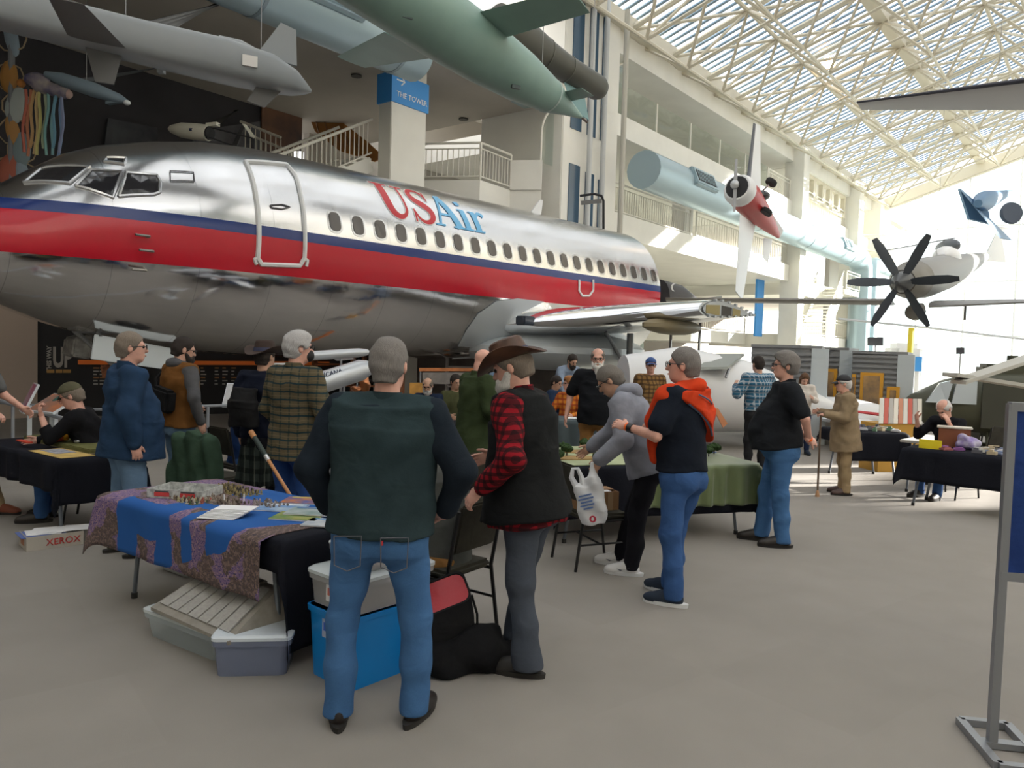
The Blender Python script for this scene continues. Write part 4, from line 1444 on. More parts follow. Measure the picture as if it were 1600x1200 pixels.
    if g('glasses'):
        f_ = MB()
        for s_ in (-1, 1):
            f_.tube([hd(s_ * .033 + .026 * math.cos(a_), .112, .008 + .019 * math.sin(a_)) * sc for a_ in [2 * math.pi * i / 14 for i in range(15)]], .003 * sc, 5, False)
            f_.tube([hd(s_ * .058, .110, .012) * sc, hd(s_ * .082, .06, .014) * sc, hd(s_ * .085, -.02, .008) * sc], .0032 * sc, 5)
        f_.tube([hd(-.008, .114, .012) * sc, hd(.008, .114, .012) * sc], .003 * sc, 5)
        f_.build('glasses', mat('glasses_frame', (.02, .02, .02), .3), body, True)
    if g('mask'):
        sdf_obj('face_mask', [ell(hd(0, .072, -.06), (.062, .058, .055), Rh, .02)], .008, g('mask'), body, None, [cutp(hd(0, .03, 0), inv3(Rh, (0, -1, 0)))], sc)
    if g('cap'):
        cm_ = g('cap')
        pr = [ell(hd(0, -.012, .045), (.093, .114, .098), Rh, .02)]
        o = sdf_obj('cap', pr, min(res, .010), cm_, body, None, [cutp(hd(0, 0, .045), inv3(Rh, (0, .12, -1)))], sc)
        f_ = MB()
        rows = []
        for j in range(6):
            v_ = j / 5
            rows.append([hd(.088 * math.sin(a_) * (1 - .1 * v_), .085 + (.085 * v_ + .0) * math.cos(a_ * .9), .048 - .018 * v_ - .020 * (math.sin(a_) ** 2)) * sc for a_ in [R(-80 + 160 * i / 10) for i in range(11)]])
        f_.loft(rows, False, False)
        f_.loft([[Vector(p) - Vector((0, 0, .004)) for p in r_] for r_ in rows], False, False)
        f_.build('brim', g('brim', cm_), o, True)
    if g('hat'):
        cm_ = g('hat'); n = 40
        f_ = MB(); rows = []
        prof = [(.0, .150), (.035, .150), (.072, .160), (.086, .150), (.094, .115), (.102, .062), (.106, .048), (.135, .044), (.165, .046), (.188, .052), (.19, .047), (.165, .040), (.12, .038), (.10, .040)]
        for r_, z_ in prof:
            row = []
            for i in range(n):
                a_ = 2 * math.pi * i / n
                x_, y_ = r_ * math.cos(a_) * .90, r_ * math.sin(a_) * 1.12
                zz = z_
                if r_ > .11: zz += (r_ - .11) * (.75 * abs(math.cos(a_)) ** 3 - .42 * abs(math.sin(a_)) ** 3)
                if r_ < .05 and z_ > .1: zz -= .018
                row.append(hd(x_, y_ - .01, zz) * sc)
            rows.append(row)
        f_.loft(rows, False)
        o = f_.build('hat', cm_, body, True)
        f_ = MB(); rows = []
        for r_, z_ in ((.107, .052), (.105, .072), (.103, .088)):
            rows.append([hd(r_ * math.cos(2 * math.pi * i / n) * .90, r_ * math.sin(2 * math.pi * i / n) * 1.12 - .01, z_) * sc for i in range(n)])
        f_.loft(rows, False); f_.build('hat_band', g('band', mat('hat_band', (.035, .04, .09), .7)), o, True)
    for s_, cfg in (g('bands') or ()):
        a, el, wr, spec, h = arms[s_]
        d = (wr - el).normalized(); c_ = wr - d * .005 if len(cfg) < 3 else el.lerp(wr, cfg[2])
        f_ = MB(); f_.tube([(c_ - d * cfg[1]) * sc, (c_ + d * cfg[1]) * sc], (.030 if len(cfg) < 4 else cfg[3]) * sc, 14)
        f_.build('wristband', cfg[0], body, True)
    if g('pockets'):
        pc = g('pockets')
        for s_ in (-1, 1):
            pts = [Vector((s_ * .105 + dx, -.150 * (1 + (w - 1)) - .004, pel.z - .01 + dz)) for dx, dz in ((-.062, 0), (.062, .006), (.058, -.13), (0, -.155), (-.058, -.13))]
            f_ = MB(); f_.tube([p * sc for p in pts + [pts[0]]], .003, 4, False); f_.build('pocket_seam', pc, body)
    body['_j'] = 0
    del body['_j']
    return dict(o=body, T=T, sc=sc, neck=neck * sc, shc=shc * sc, sh={q: v * sc for q, v in sh.items()}, arms={q: (a[1] * sc, a[2] * sc) for q, a in arms.items()}, hc=hc * sc, hd=lambda x, y, z: hd(x, y, z) * sc, fw=fw, up2=up2, rt=rt, pel=pel * sc, chest=chest * sc, wx=wx, wy=wy)
def inv3(Rh, n): return Rh.to_3x3() @ Vector(n)
# ================================================================== the people
jean = denim('jeans_blue', (.05, .125, .27)); jean2 = denim('jeans_dark_blue', (.035, .085, .22)); jeang = denim('jeans_grey', (.055, .065, .085)); jeanl = denim('jeans_light', (.11, .18, .28))
blackp = cloth('black_trousers', (.012, .012, .016)); khaki = cloth('khaki', (.33, .24, .14)); tanp = cloth('tan_trousers', (.33, .17, .06))
shoe_b = mat('black_shoe', (.018, .013, .011), .45); shoe_w = mat('white_sneaker', (.72, .72, .73), .5); shoe_n = cloth('navy_sneaker', (.03, .04, .06)); sole_w = mat('sole_white', (.75, .76, .78), .5)
orangeb = mat('orange_wristband', (.95, .16, .02), .5)
fleece = cloth('dark_green_fleece', (.026, .044, .050), .95, bs=140)
TEST = globals().get('ONLY')
def F(px, py): 
    p = onz(px, py, 0); return (p.x, p.y, 0)
def D(px, Y):
    p = P(px, 560, Y); return (p.x, p.y, 0)

def d2(a): return R(a)
# 1 man with his back to the viewer
fg = person(F(588, 1128), R(-2), 'grey-haired man in a dark green fleece and jeans with hands on hips, back turned', H=1.83, w=1.34, res=.010,
    top=cloth('navy_sleeves', (.013, .019, .028), bs=140), hem=.0, topname='sweater', vest=fleece, vhem=.03, vflare=.0, collar=fleece, colh=.025, pants=jean, lr=1.13, cuffr=1.05, shoes=shoe_b, hair='grey', skin='pink', face=False, thick=.014, sl_r=1.15, fold=.004, pfold=.005, sway=1.5,
    legL=dict(a=(-.175, -.03, .09), fy=14), legR=dict(a=(.18, .03, .09), fy=-16),
    armL=dict(e=(-.12, -.03, -.27), h=(.07, .12, -.24), hd=(.5, .8, -.25), hn=(-.7, .3, .5), cuff=.90), armR=dict(e=(.14, -.03, -.26), h=(-.09, .12, -.24), hd=(-.5, .8, -.25), hn=(.7, .3, .5), cuff=.90),
    bands=((-1, (orangeb, .012, .97, .036)),), pockets=mat('stitching', (.10, .10, .12), .8), hyaw=-6)
# seam of the yoke across the fleece
q = MB(); c = fg['shc'] - fg['up2'] * .075
q.tube([c + fg['rt'] * x - Vector((0, .178 - .12 * abs(x / .26) ** 2.5, 0)) for x in [-.24 + .48 * i / 12 for i in range(13)]], .003, 4); q.build('yoke_seam', black_m, fg['o'])
MB().box((.10 * fg['sc'] - .052, -.205, fg['pel'].z - .035), (.008, .008, .02)).build('pocket_tab', mat('tab_red', (.5, .03, .04), .6), fg['o'])
# 2 man in the leather hat
redpl = plaid('red_black_plaid', (.26, .010, .018), [('h', .045, .45, 0, (.012, .008, .01), .75), ('v', .045, .45, .2, (.012, .008, .01), .75)])
hm = person(F(818, 1040), R(68), 'bearded man in brown leather hat, black vest and red plaid shirt', H=1.84, w=1.30, belly=.05, res=.011, bend=9,
    top=redpl, topname='plaid_shirt', hem=.13, flare=.03, vest=cloth('black_vest', (.012, .013, .014), bs=120), vhem=.09, vflare=.05, collar=redpl, pants=jeang, lr=1.12, cuffr=1.25, shoes=mat('black_boot', (.02, .018, .017), .5),
    hair='greybrown', skin='pink', beard='white', blen=.05, hat=mat('brown_leather', (.075, .032, .018), .45, var=.3, vscale=14), hpitch=-22, hyaw=6, sl_r=1.15, thick=.012,
    legL=dict(a=(-.12, -.06, .09), fy=6), legR=dict(a=(.12, .10, .09), fy=-6),
    armL=dict(e=(-.10, -.08, -.27), h=(.02, .19, -.19), hn=(-.8, .2, .5), curl=.5, cuff=.90), armR=dict(e=(.10, .02, -.27), h=(-.08, .22, -.06), curl=.5), bands=((-1, (orangeb, .014, .96, .036)),))
# 3 seated man behind the first one
greyshirt = cloth('olive_grey_shirt', (.10, .105, .10))
person(D(697, 4.95), R(55), 'seated man in an olive-grey shirt and tan trousers behind the foreground man', H=1.80, seat=True, w=1.3, belly=.06, bend=6, res=.012, top=greyshirt, hem=.12, pants=tanp, shoes=shoe_b, hair='greybrown', skin='pink', glasses=True, lr=1.15,
    armL=dict(e=(-.08, .05, -.27), h=(.04, .23, -.08)), armR=dict(e=(.08, .05, -.27), h=(-.04, .23, -.08)), hpitch=-12)
# 4 man in the grey hoodie
hoodie = cloth('grey_hoodie', (.235, .245, .29), bs=120)
ho = person(F(992, 893), R(72), 'man in a grey hoodie and black track pants bending over the game table', H=1.79, w=1.22, belly=.05, res=.011, bend=36, pel=(0, -.10, .95), top=hoodie, topname='hoodie', hem=.10, flare=.02, thick=.020, sl_r=1.25, pants=blackp, lr=1.12, cuffr=.9,
    shoes=shoe_w, sole=sole_w, hair='saltpepper', skin='tan', glasses=True, hpitch=-38, legL=dict(a=(-.12, .02, .09), fy=4), legR=dict(a=(.13, .16, .09), fy=-4),
    armL=dict(e=(-.10, -.06, -.27), h=(-.02, .18, -.18), hd=(0, .5, -.8), hn=(-.9, .1, .2), curl=.8), armR=dict(e=(.06, .12, -.27), h=(-.02, .2, -.16)))
n_ = ho['neck']; T_ = [ell(n_ - ho['fw'] * .075 - ho['up2'] * .0, (.12, .075, .060), None, .05), cap(n_ - ho['fw'] * .03 - ho['rt'] * .095, n_ + ho['fw'] * .06 - ho['rt'] * .06 - ho['up2'] * .02, .032, .026, .05), cap(n_ - ho['fw'] * .03 + ho['rt'] * .095, n_ + ho['fw'] * .06 + ho['rt'] * .06 - ho['up2'] * .02, .032, .026, .05), ell(n_ - ho['fw'] * .13 - ho['up2'] * .05, (.10, .06, .07), None, .05)]
sdf_obj('hood', T_, .010, hoodie, ho['o'], folds(.004, 3))
tk = MB(); p_ = Vector((-.15, -.02, .80)); tk.prism([p_ + Vector((0, -.02, 0)), p_ + Vector((0, .035, .018)), p_ + Vector((0, .0, .004)), p_ + Vector((0, -.03, .012))], (-1, 0, 0), .004); tk.build('logo_mark', mat('logo_white', (.7, .7, .72), .5), ho['o'])
for o_ in [q for q in bpy.data.objects if q.parent == ho['o'] and q.name.startswith('shoe')]:
    c_ = np.mean([v.co for v in o_.data.vertices], 0)
    for sx in (-1, 1):
        tk = MB(); p_ = Vector((c_[0] + sx * .058, c_[1], .055)); tk.prism([p_ + Vector((0, -.06, 0.02)), p_ + Vector((0, .02, -.012)), p_ + Vector((0, .05, .004)), p_ + Vector((0, .0, -.002))], (sx, 0, 0), .004); tk.build('shoe_mark', mat('mark_grey', (.10, .11, .14), .6), o_)
# 5 man with the orange jacket over his shoulders
navyt = cloth('navy_tee', (.012, .016, .026))
oj = person(F(1058, 938), R(48), 'grey-haired man in a dark tee and jeans with orange jacket over shoulders', H=1.84, w=1.20, belly=.03, res=.011, top=navyt, sleeve='short', hem=.0, sl_r=1.25, pants=jean2, lr=1.10, belt=black_m, shoes=shoe_n, sole=sole_w,
    hair='grey', skin='pink', glasses=True, hyaw=20, legL=dict(a=(-.13, -.04, .09), fy=16), legR=dict(a=(.10, .13, .09), fy=-2),
    armL=dict(e=(-.12, .03, -.26), h=(.02, .25, .04), hd=(.1, .95, .15), hn=(-.75, .1, .65), curl=.45), armR=dict(e=(.1, .06, -.26), h=(-.14, .22, .03), hn=(.3, 0, .9)), bands=((-1, (mat('watch_black', (.012, .012, .014), .3), .02, .86, .036)), (-1, (orangeb, .008, .98, .032))))
orj = cloth('orange_fleece', (.60, .055, .016), bs=110)
n_, u_, f_w, r_t = oj['neck'], oj['up2'], oj['fw'], oj['rt']; sh_ = oj['sh']
ch_ = oj['chest']
T_ = [loftp([(ch_ - u_ * .30 - f_w * .03, .24, .18), (ch_ - f_w * .02, .255, .18), (sh_[1].lerp(sh_[-1], .5) - f_w * .01, .255, .150), (n_ - u_ * .02 - f_w * .01, .115, .10)], r_t, .04),
      cap(sh_[-1] - r_t * .015 + u_ * .01, n_ - u_ * .03, .075, .07, .05), cap(sh_[1] + r_t * .015 + u_ * .01, n_ - u_ * .03, .075, .07, .05),
      cap(n_ - r_t * .10 - u_ * .03, n_ - f_w * .105 + u_ * .0, .045, .05, .03), cap(n_ + r_t * .10 - u_ * .03, n_ - f_w * .105, .045, .05, .03),
      cap(sh_[-1] + f_w * .05 - r_t * .01, sh_[-1] + f_w * .15 - u_ * .20 + r_t * .02, .068, .055, .05), cap(sh_[-1] + f_w * .15 - u_ * .20 + r_t * .02, sh_[-1] + f_w * .17 - u_ * .46 + r_t * .10, .055, .05, .05)]
T_ += [ell(ch_ - u_ * .34 - f_w * .16 + r_t * .06, (.20, .10, .15), None, .02, True) if False else None]
cut_ = [cutp(ch_ + u_ * .02 - r_t * .06 - f_w * .1, (-r_t * .62 - u_ * .78)), ]
back = [p for p in T_[:1]]; rest_ = [p for p in T_[1:] if p]
jo = sdf_obj('jacket_over_shoulders', back, .010, orj, oj['o'], folds(.010, 11, 26, diag=30), cut_ + [cutp(ch_ + f_w * .08, f_w)])
j2 = sdf_obj('jacket_sleeve_fold', rest_, .010, orj, oj['o'], folds(.010, 12, 30, diag=26))
pim = mat('piping_slate', (.09, .12, .19), .8)
q = MB()
q.tube([ch_ + r_t * x_ - u_ * (.30 - .0) * 0 + u_ * (.02 - (x_ + .06) * .79) - f_w * (.185 - .9 * (x_ - .02) ** 2 * 2.2) for x_ in (-.16, -.08, 0, .08, .15)], .009, 5)
q.tube([ch_ + r_t * x_ + u_ * (.13 - x_ * .35) - f_w * (.185 - .9 * x_ ** 2 * 2.0) for x_ in (-.10, -.04, .02, .08, .14)], .007, 5); q.build('piping', pim, jo)
# 6 man in the black polo shirt
polo = cloth('black_polo', (.016, .018, .022))
bp = person(F(1212, 850), R(80), 'stout man in a black polo shirt and jeans with hands behind his back', H=1.84, w=1.34, belly=.14, res=.012, top=polo, sleeve='short', hem=.02, sl_r=1.3, collar=polo, pants=jean, lr=1.15, cuffr=1.1, belt=black_m, shoes=shoe_b, hair='grey', hstyle='full', skin='pink', glasses=True, bend=-4,
    legL=dict(a=(-.12, -.03, .09), fy=4), legR=dict(a=(.12, .13, .09), fy=-4), armL=dict(e=(-.09, -.13, -.26), h=(.14, -.07, -.20), hd=(.6, -.6, -.2), hn=(-.3, -.8, .3), curl=.4), armR=dict(e=(.07, -.13, -.26), h=(-.16, -.07, -.18), hd=(-.7, -.5, -.1), hn=(.3, -.8, .3)), bands=((-1, (orangeb, .010, .95, .034)),))
# 7 man in the dark green jacket
person(D(742, 8.0), R(-58), 'balding man in a dark olive-green jacket standing behind the chairs', H=1.80, w=1.22, res=.014, bend=6, top=cloth('olive_jacket', (.035, .05, .022)), topname='jacket', hem=.20, flare=.03, thick=.018, sl_r=1.2, collar=cloth('olive_jacket'), pants=jeanl, shoes=shoe_b, skin='pink', hpitch=-25, armR=dict(e=(.10, -.02, -.27), h=(-.04, .23, -.09), hn=(.7, 0, .6)), armL=dict(e=(-.08, .02, -.27), h=(.08, .22, -.09)))
# 8 white-bearded man behind the table
person(D(934, 9.9), R(163), 'man with a long white beard and black tee behind the game table', H=1.84, w=1.3, belly=.08, res=.014, top=cloth('black_tee', (.010, .011, .014)), sleeve='short', sl_r=1.3, hem=.05, pants=tanp, shoes=shoe_b, hair='saltpepper', hstyle='bald', beard='white', blen=.12, glasses=True, skin='pink', hyaw=12, hpitch=-8, armR=dict(e=(.12, -.02, -.27), h=(.03, .06, -.25), curl=.5), armL=dict(e=(-.1, 0, -.27), h=(0, .1, -.24)))
# 9 man in pale blue leaning over
person(D(884, 15.3), R(-150), 'dark-bearded man in a pale blue shirt leaning over the back table', H=1.84, w=1.15, res=.02, bend=38, pel=(0, -.15, .95), top=cloth('pale_blue_shirt', (.24, .30, .40)), hem=.08, pants=jean2, shoes=shoe_b, hair='dark', beard='dark', blen=.01, skin='tan', hpitch=-30, armL=dict(e=(-.06, .16, -.24), h=(0, .10, -.23)), armR=dict(e=(.06, .16, -.24), h=(0, .10, -.23)))
# 10-11 two seated players behind the second table
orpl = plaid('orange_plaid', (.62, .22, .03), [('h', .09, .4, 0, (.30, .035, .02), .7), ('v', .09, .4, .2, (.30, .035, .02), .6)])
person(D(893, 13.3), R(150), 'ginger-haired person in an orange and yellow plaid shirt seated at back table', H=1.76, seat=True, w=1.15, res=.016, top=orpl, hem=.1, pants=jean2, shoes=shoe_b, hair='ginger', hstyle='full', skin='pink', hyaw=-45, glasses=True, armL=dict(e=(-.08, .1, -.26), h=(.05, .23, -.04)), armR=dict(e=(.08, .1, -.26), h=(-.05, .23, -.04)))
person(D(868, 14.3), R(-120), 'dark-haired person in navy seated beside the orange plaid shirt', H=1.74, seat=True, res=.02, top=cloth('navy_knit', (.02, .035, .075)), hem=.1, pants=jean2, shoes=shoe_b, hair='dark', skin='tan', hpitch=-20, armL=dict(e=(-.08, .1, -.26), h=(.05, .23, -.04)), armR=dict(e=(.08, .1, -.26), h=(-.05, .23, -.04)))
# 12 man with the blue cap behind the orange jacket
brpl = plaid('brown_plaid', (.26, .15, .055), [('h', .07, .4, 0, (.05, .03, .02), .7), ('v', .07, .4, .2, (.05, .03, .02), .6)])
person(D(1017, 12.4), R(178), 'man in a blue cap and brown plaid shirt behind the orange jacket', H=1.72, w=1.15, res=.02, top=brpl, hem=.1, pants=jean2, shoes=shoe_b, cap=mat('cap_blue', (.03, .08, .25), .7), skin='pink', glasses=True, hair='brown')
# 13 man in teal checks
tealpl = plaid('teal_check', (.035, .13, .22), [('h', .055, .28, 0, (.45, .50, .55), .7), ('v', .055, .28, .2, (.45, .50, .55), .7), ('h', .11, .3, .5, (.01, .03, .06), .6)])
person(D(1186, 12.2), R(14), 'man in a teal and white checked shirt seen from behind', H=1.80, w=1.22, res=.016, top=tealpl, hem=-.02, sl_r=1.2, pants=cloth('charcoal_trousers', (.02, .02, .022)), belt=mat('belt_tan', (.12, .07, .04), .6), shoes=shoe_b, hair='dark', face=False, armL=dict(e=(-.13, .02, -.26), h=(.08, .2, .12)), armR=dict(e=(.13, .02, -.26), h=(-.08, .2, .1)))
# 14 woman looking at her phone
wo = person(D(1258, 14.6), R(172), 'woman in a white sweater and navy jeans looking down at her phone', H=1.53, w=1.02, res=.018, top=cloth('white_sweater', (.62, .58, .54)), hem=.06, thick=.018, pants=cloth('navy_leggings', (.02, .03, .07)), lr=.95, shoes=shoe_n, hair='brown', hstyle='long', skin='fair', hpitch=-38, armL=dict(e=(-.06, .06, -.27), h=(.10, .20, .06)), armR=dict(e=(.06, .06, -.27), h=(-.10, .20, .06)))
# 15 old man with the cane
tanj = cloth('tan_jacket', (.27, .20, .125)); 
cm = person(F(1318, 772), R(78), 'old man in a tan jacket and dark cap leaning on a walking cane', H=1.58, w=1.30, belly=.06, res=.013, bend=6, top=tanj, topname='jacket', hem=.27, flare=.03, thick=.020, sl_r=1.25, collar=tanj, pants=khaki, lr=1.12, shoes=mat('brown_shoe', (.06, .03, .025), .5), cap=mat('cap_black', (.012, .012, .016), .7), hair='white', skin='pink', glasses=True,
    armL=dict(e=(-.06, .05, -.28), h=(.04, .24, .03), hn=(-.5, 0, .8), curl=.8), armR=dict(e=(.06, .05, -.28), h=(-.04, .24, .03)), hpitch=-6)
el_, wr_ = cm['arms'][-1]
hp = cm['T'] @ (wr_ + Vector((0.015, .07, -.025)))
cane_w = mat('cane_wood', (.10, .06, .035), .5)
ft = onz(1277, 776, 0)
q = MB(); q.tube([hp + Vector((0, 0, .04)), Vector((ft.x, ft.y, .05))], .013, 8); cn = thing('walking_cane', 'dark wooden walking cane with a pale rubber foot held by old man', 'cane', (ft.x, ft.y, 0))
q.build('shaft', cane_w, cn, True, world=True)
q = MB(); q.lathe([(.028, 0), (.030, .015), (.016, .08), (.013, .085)], 10); q.build('rubber_foot', mat('rubber_tan', (.45, .25, .13), .7), cn, True)
q = MB(); q.tube([hp + Vector((-.055, 0, .045)), hp + Vector((.055, 0, .045))], .016, 8); q.build('handle', cane_w, cn, True, world=True)
# 16 bald man seated at the sale table
person(D(1494, 10.5), R(118), 'white-haired man in black hunched at the sale table, hands to face', H=1.74, seat=True, w=1.15, res=.016, bend=18, top=cloth('black_sweater', (.010, .010, .013)), hem=.12, pants=jean2, shoes=shoe_b, hair='white', hstyle='bald', skin='pink', hpitch=-40, armL=dict(e=(-.08, .20, -.20), h=(.05, .12, .22)), armR=dict(e=(.08, .20, -.20), h=(-.05, .12, .22)))
# 17 man in the navy jacket on the left
navyj = cloth('navy_jacket', (.020, .045, .095))
person(F(198, 866), R(-52), 'heavy man in a navy jacket and blue jeans standing between the left tables', H=1.84, w=1.36, belly=.10, res=.012, top=navyj, topname='jacket', hem=.14, flare=.03, thick=.020, sl_r=1.3, collar=navyj, colh=.04, pants=jeanl, lr=1.22, shoes=mat('hiking_shoe', (.05, .05, .035), .6), hair='greybrown', skin='pink', glasses=True, hyaw=-10,
    armR=dict(e=(.08, -.06, -.28), h=(.0, .05, -.25), hn=(.9, 0, .1), curl=.5), armL=dict(e=(-.1, .02, -.27), h=(0, .15, -.2)), legL=dict(a=(-.14, -.05, .09)), legR=dict(a=(.14, .05, .09)))
# 18 man in the brown vest
gsl = cloth('grey_sleeve', (.085, .085, .092))
bv = person(D(282, 8.1), R(-38), 'man in a brown quilted vest over grey hoodie with black shoulder bag', H=1.82, w=1.20, res=.013, top=gsl, topname='hoodie', hem=.03, vest=cloth('brown_vest', (.15, .065, .018)), vhem=.04, pants=jeanl, shoes=shoe_b, hair='dark', beard='dark', blen=.0, skin='fair', glasses=True, hyaw=-18, hpitch=-14, armR=dict(e=(.12, -.03, -.27), h=(-.02, .08, -.24), curl=.6), armL=dict(e=(-.1, .02, -.27), h=(.08, .2, -.1)))
n_ = bv['neck']
sdf_obj('hood', [ell(n_ - bv['fw'] * .07, (.11, .07, .06), None, .05), cap(n_ - bv['rt'] * .09, n_ + bv['fw'] * .07, .03, .025, .04), cap(n_ + bv['rt'] * .09, n_ + bv['fw'] * .07, .03, .025, .04)], .012, gsl, bv['o'], folds(.004, 3))
bgm = cloth('black_nylon', (.012, .012, .013), .7)
q = MB(); q.box(bv['pel'] + Vector((.03, -.20, .25)), (.34, .12, .24), M=Matrix.Rotation(R(8), 4, 'Y')); bo = q.build('shoulder_bag', bgm, bv['o'], bevel=.03)
q = MB(); q.tube([bv['pel'] + Vector((-.12, -.19, .33)), bv['pel'] + Vector((-.15, -.185, .46)), bv['sh'][-1] + Vector((.06, -.07, .02)), bv['sh'][-1] + Vector((.07, .02, .085))], .016, 6); q.build('strap', bgm, bo)
# 19 seated man in the cap on the left
person(D(150, 7.75), R(104), 'seated man in a grey-green cap with chin on hand at left table', H=1.78, seat=True, w=1.15, res=.013, bend=20, top=cloth('black_jumper', (.010, .010, .012)), hem=.1, pants=jean2, shoes=shoe_b, cap=cloth('cap_olive', (.10, .095, .06)), brim=cloth('brim_green', (.06, .14, .12)), hair='greybrown', skin='pink', glasses=True, hpitch=-24, armL=dict(e=(-.02, .20, -.20), h=(.10, .10, .20), hd=(.1, .25, 1), hn=(0, 1, .2), curl=.9, cuff=.8), armR=dict(e=(.06, .2, -.2), h=(-.10, .2, -.05)))
# 20 person reaching in from the left edge
person(D(-56, 7.75), R(-96), 'person at the left edge reaching a bare hand over the table', H=1.78, w=1.15, res=.016, bend=14, top=cloth('grey_tee', (.12, .12, .12)), sleeve='short', hem=.05, pants=khaki, shoes=mat('rust_shoe', (.20, .05, .025), .6), hair='greybrown', skin='pink', armR=dict(e=(.02, .16, -.24), h=(-.02, .21, -.13), hn=(0, .3, .9), curl=.5), armL=dict(e=(-.08, .1, -.26), h=(0, .2, -.12)), legL=dict(a=(-.1, .3, .09)), legR=dict(a=(.14, .22, .09)))
# 21 seated man in blue
person(D(384, 8.7), R(-40), 'seated man in a royal blue pullover beyond the chair with green jacket', H=1.80, seat=True, w=1.25, res=.014, top=cloth('royal_blue', (.018, .045, .14)), hem=.1, pants=jean2, shoes=shoe_b, hair='brown', skin='pink', glasses=True, hyaw=-20, bend=6, armL=dict(e=(-.1, .08, -.26), h=(.05, .22, -.08)), armR=dict(e=(.1, .08, -.26), h=(-.05, .22, -.08)))
# 22 man in the olive plaid shirt
olpl = plaid('olive_plaid', (.105, .085, .05), [('h', .068, .22, 0, (.008, .03, .04), .9), ('v', .10, .18, .3, (.012, .03, .03), .55), ('h', .068, .12, .5, (.16, .13, .08), .6)])
person(D(462, 6.6), R(-32), 'silver-haired man in an olive plaid shirt and black face mask', H=1.88, w=1.32, res=.012, top=olpl, topname='plaid_shirt', hem=.14, flare=.02, sl_r=1.2, collar=olpl, pants=denim('jeans_royal', (.02, .055, .19)), lr=1.15, shoes=shoe_b, hair='silver', hstyle='full', skin='pink', glasses=True, mask=mat('mask_black', (.012, .012, .014), .7), hyaw=-22, armR=dict(e=(.1, .0, -.28), h=(-.04, .15, -.2)), armL=dict(e=(-.1, .0, -.28), h=(.04, .15, -.2)))
# 23 man in a brimmed hat and kilt
kl = plaid('green_tartan', (.03, .04, .035), [('h', .12, .4, 0, (.006, .008, .008), .8), ('v', .12, .4, .2, (.006, .008, .008), .7), ('v', .12, .06, .7, (.16, .17, .14), .5)])
kp = person(D(412, 7.4), R(-22), 'man in a dark brimmed hat, navy coat and green tartan kilt', H=1.78, w=1.25, res=.014, top=cloth('dark_navy_coat', (.010, .013, .026)), topname='coat', hem=.02, thick=.02, sl_r=1.25, pants=blackp, shoes=shoe_b, hair='dark', skin='tan', face=False, hat=mat('felt_brown', (.04, .022, .016), .8))
sdf_obj('kilt', [loftp([((0, 0, .48), .26, .22), ((0, 0, .75), .22, .18), ((0, 0, 1.06), .19, .145)], (1, 0, 0))], .014, kl, kp['o'], lambda g: (.010 * np.sin(np.arctan2(g[..., 1], g[..., 0]) * 22) * np.clip((1.05 - g[..., 2]) * 3, 0, 1)).astype(np.float32))
sdf_obj('backpack', [loftp([(kp['pel'] + Vector((-.02, -.24, .10)), .15, .10), (kp['pel'] + Vector((-.02, -.25, .30)), .16, .11), (kp['pel'] + Vector((-.02, -.22, .46)), .12, .08)], (1, 0, 0))], .012, bgm, kp['o'], folds(.006, 8))
# 24-27 people further back
person(D(672, 12.3), R(172), 'bald man with glasses seated far behind under the airliner', H=1.72, seat=True, w=1.1, res=.02, top=cloth('navy_fleece', (.012, .02, .045)), hem=.1, pants=jean2, shoes=shoe_b, hair='greybrown', hstyle='bald', beard='silver', blen=0, glasses=True, skin='tan', hpitch=-22, bend=8, armL=dict(e=(-.1, .1, -.26), h=(.05, .22, -.05)), armR=dict(e=(.1, .1, -.26), h=(-.05, .22, -.05)))
person(D(712, 12.6), R(-150), 'dark-haired person in olive seated far behind beside the bald man', H=1.78, seat=True, w=1.1, res=.02, top=cloth('olive_knit', (.06, .065, .03)), hem=.1, pants=jean2, shoes=shoe_b, hair='dark', skin='tan', hpitch=-12, armL=dict(e=(-.1, .1, -.26), h=(.05, .22, -.05)), armR=dict(e=(.1, .1, -.26), h=(-.05, .22, -.05)))
person(D(792, 9.6), R(-30), 'man in a blue-grey shirt half hidden behind the olive-green jacket', H=1.76, w=1.15, res=.016, top=cloth('blue_grey_shirt', (.12, .17, .24)), hem=.1, pants=jean2, shoes=shoe_b, hair='ginger', skin='pink', hpitch=-12)
pb = onz(1309, 566, 2.55)
person((pb.x, pb.y, 2.55), R(170), 'small figure in black standing on the far walkway', H=1.72, res=.028, hres=.018, fres=.014, top=cloth('black_top', (.012, .012, .016)), hem=.05, pants=blackp, shoes=shoe_b, hair='silver', skin='pink', armL=dict(e=(-.1, .1, -.25), h=(.1, .2, .02)), armR=dict(e=(.1, .1, -.25), h=(-.1, .2, .02)))
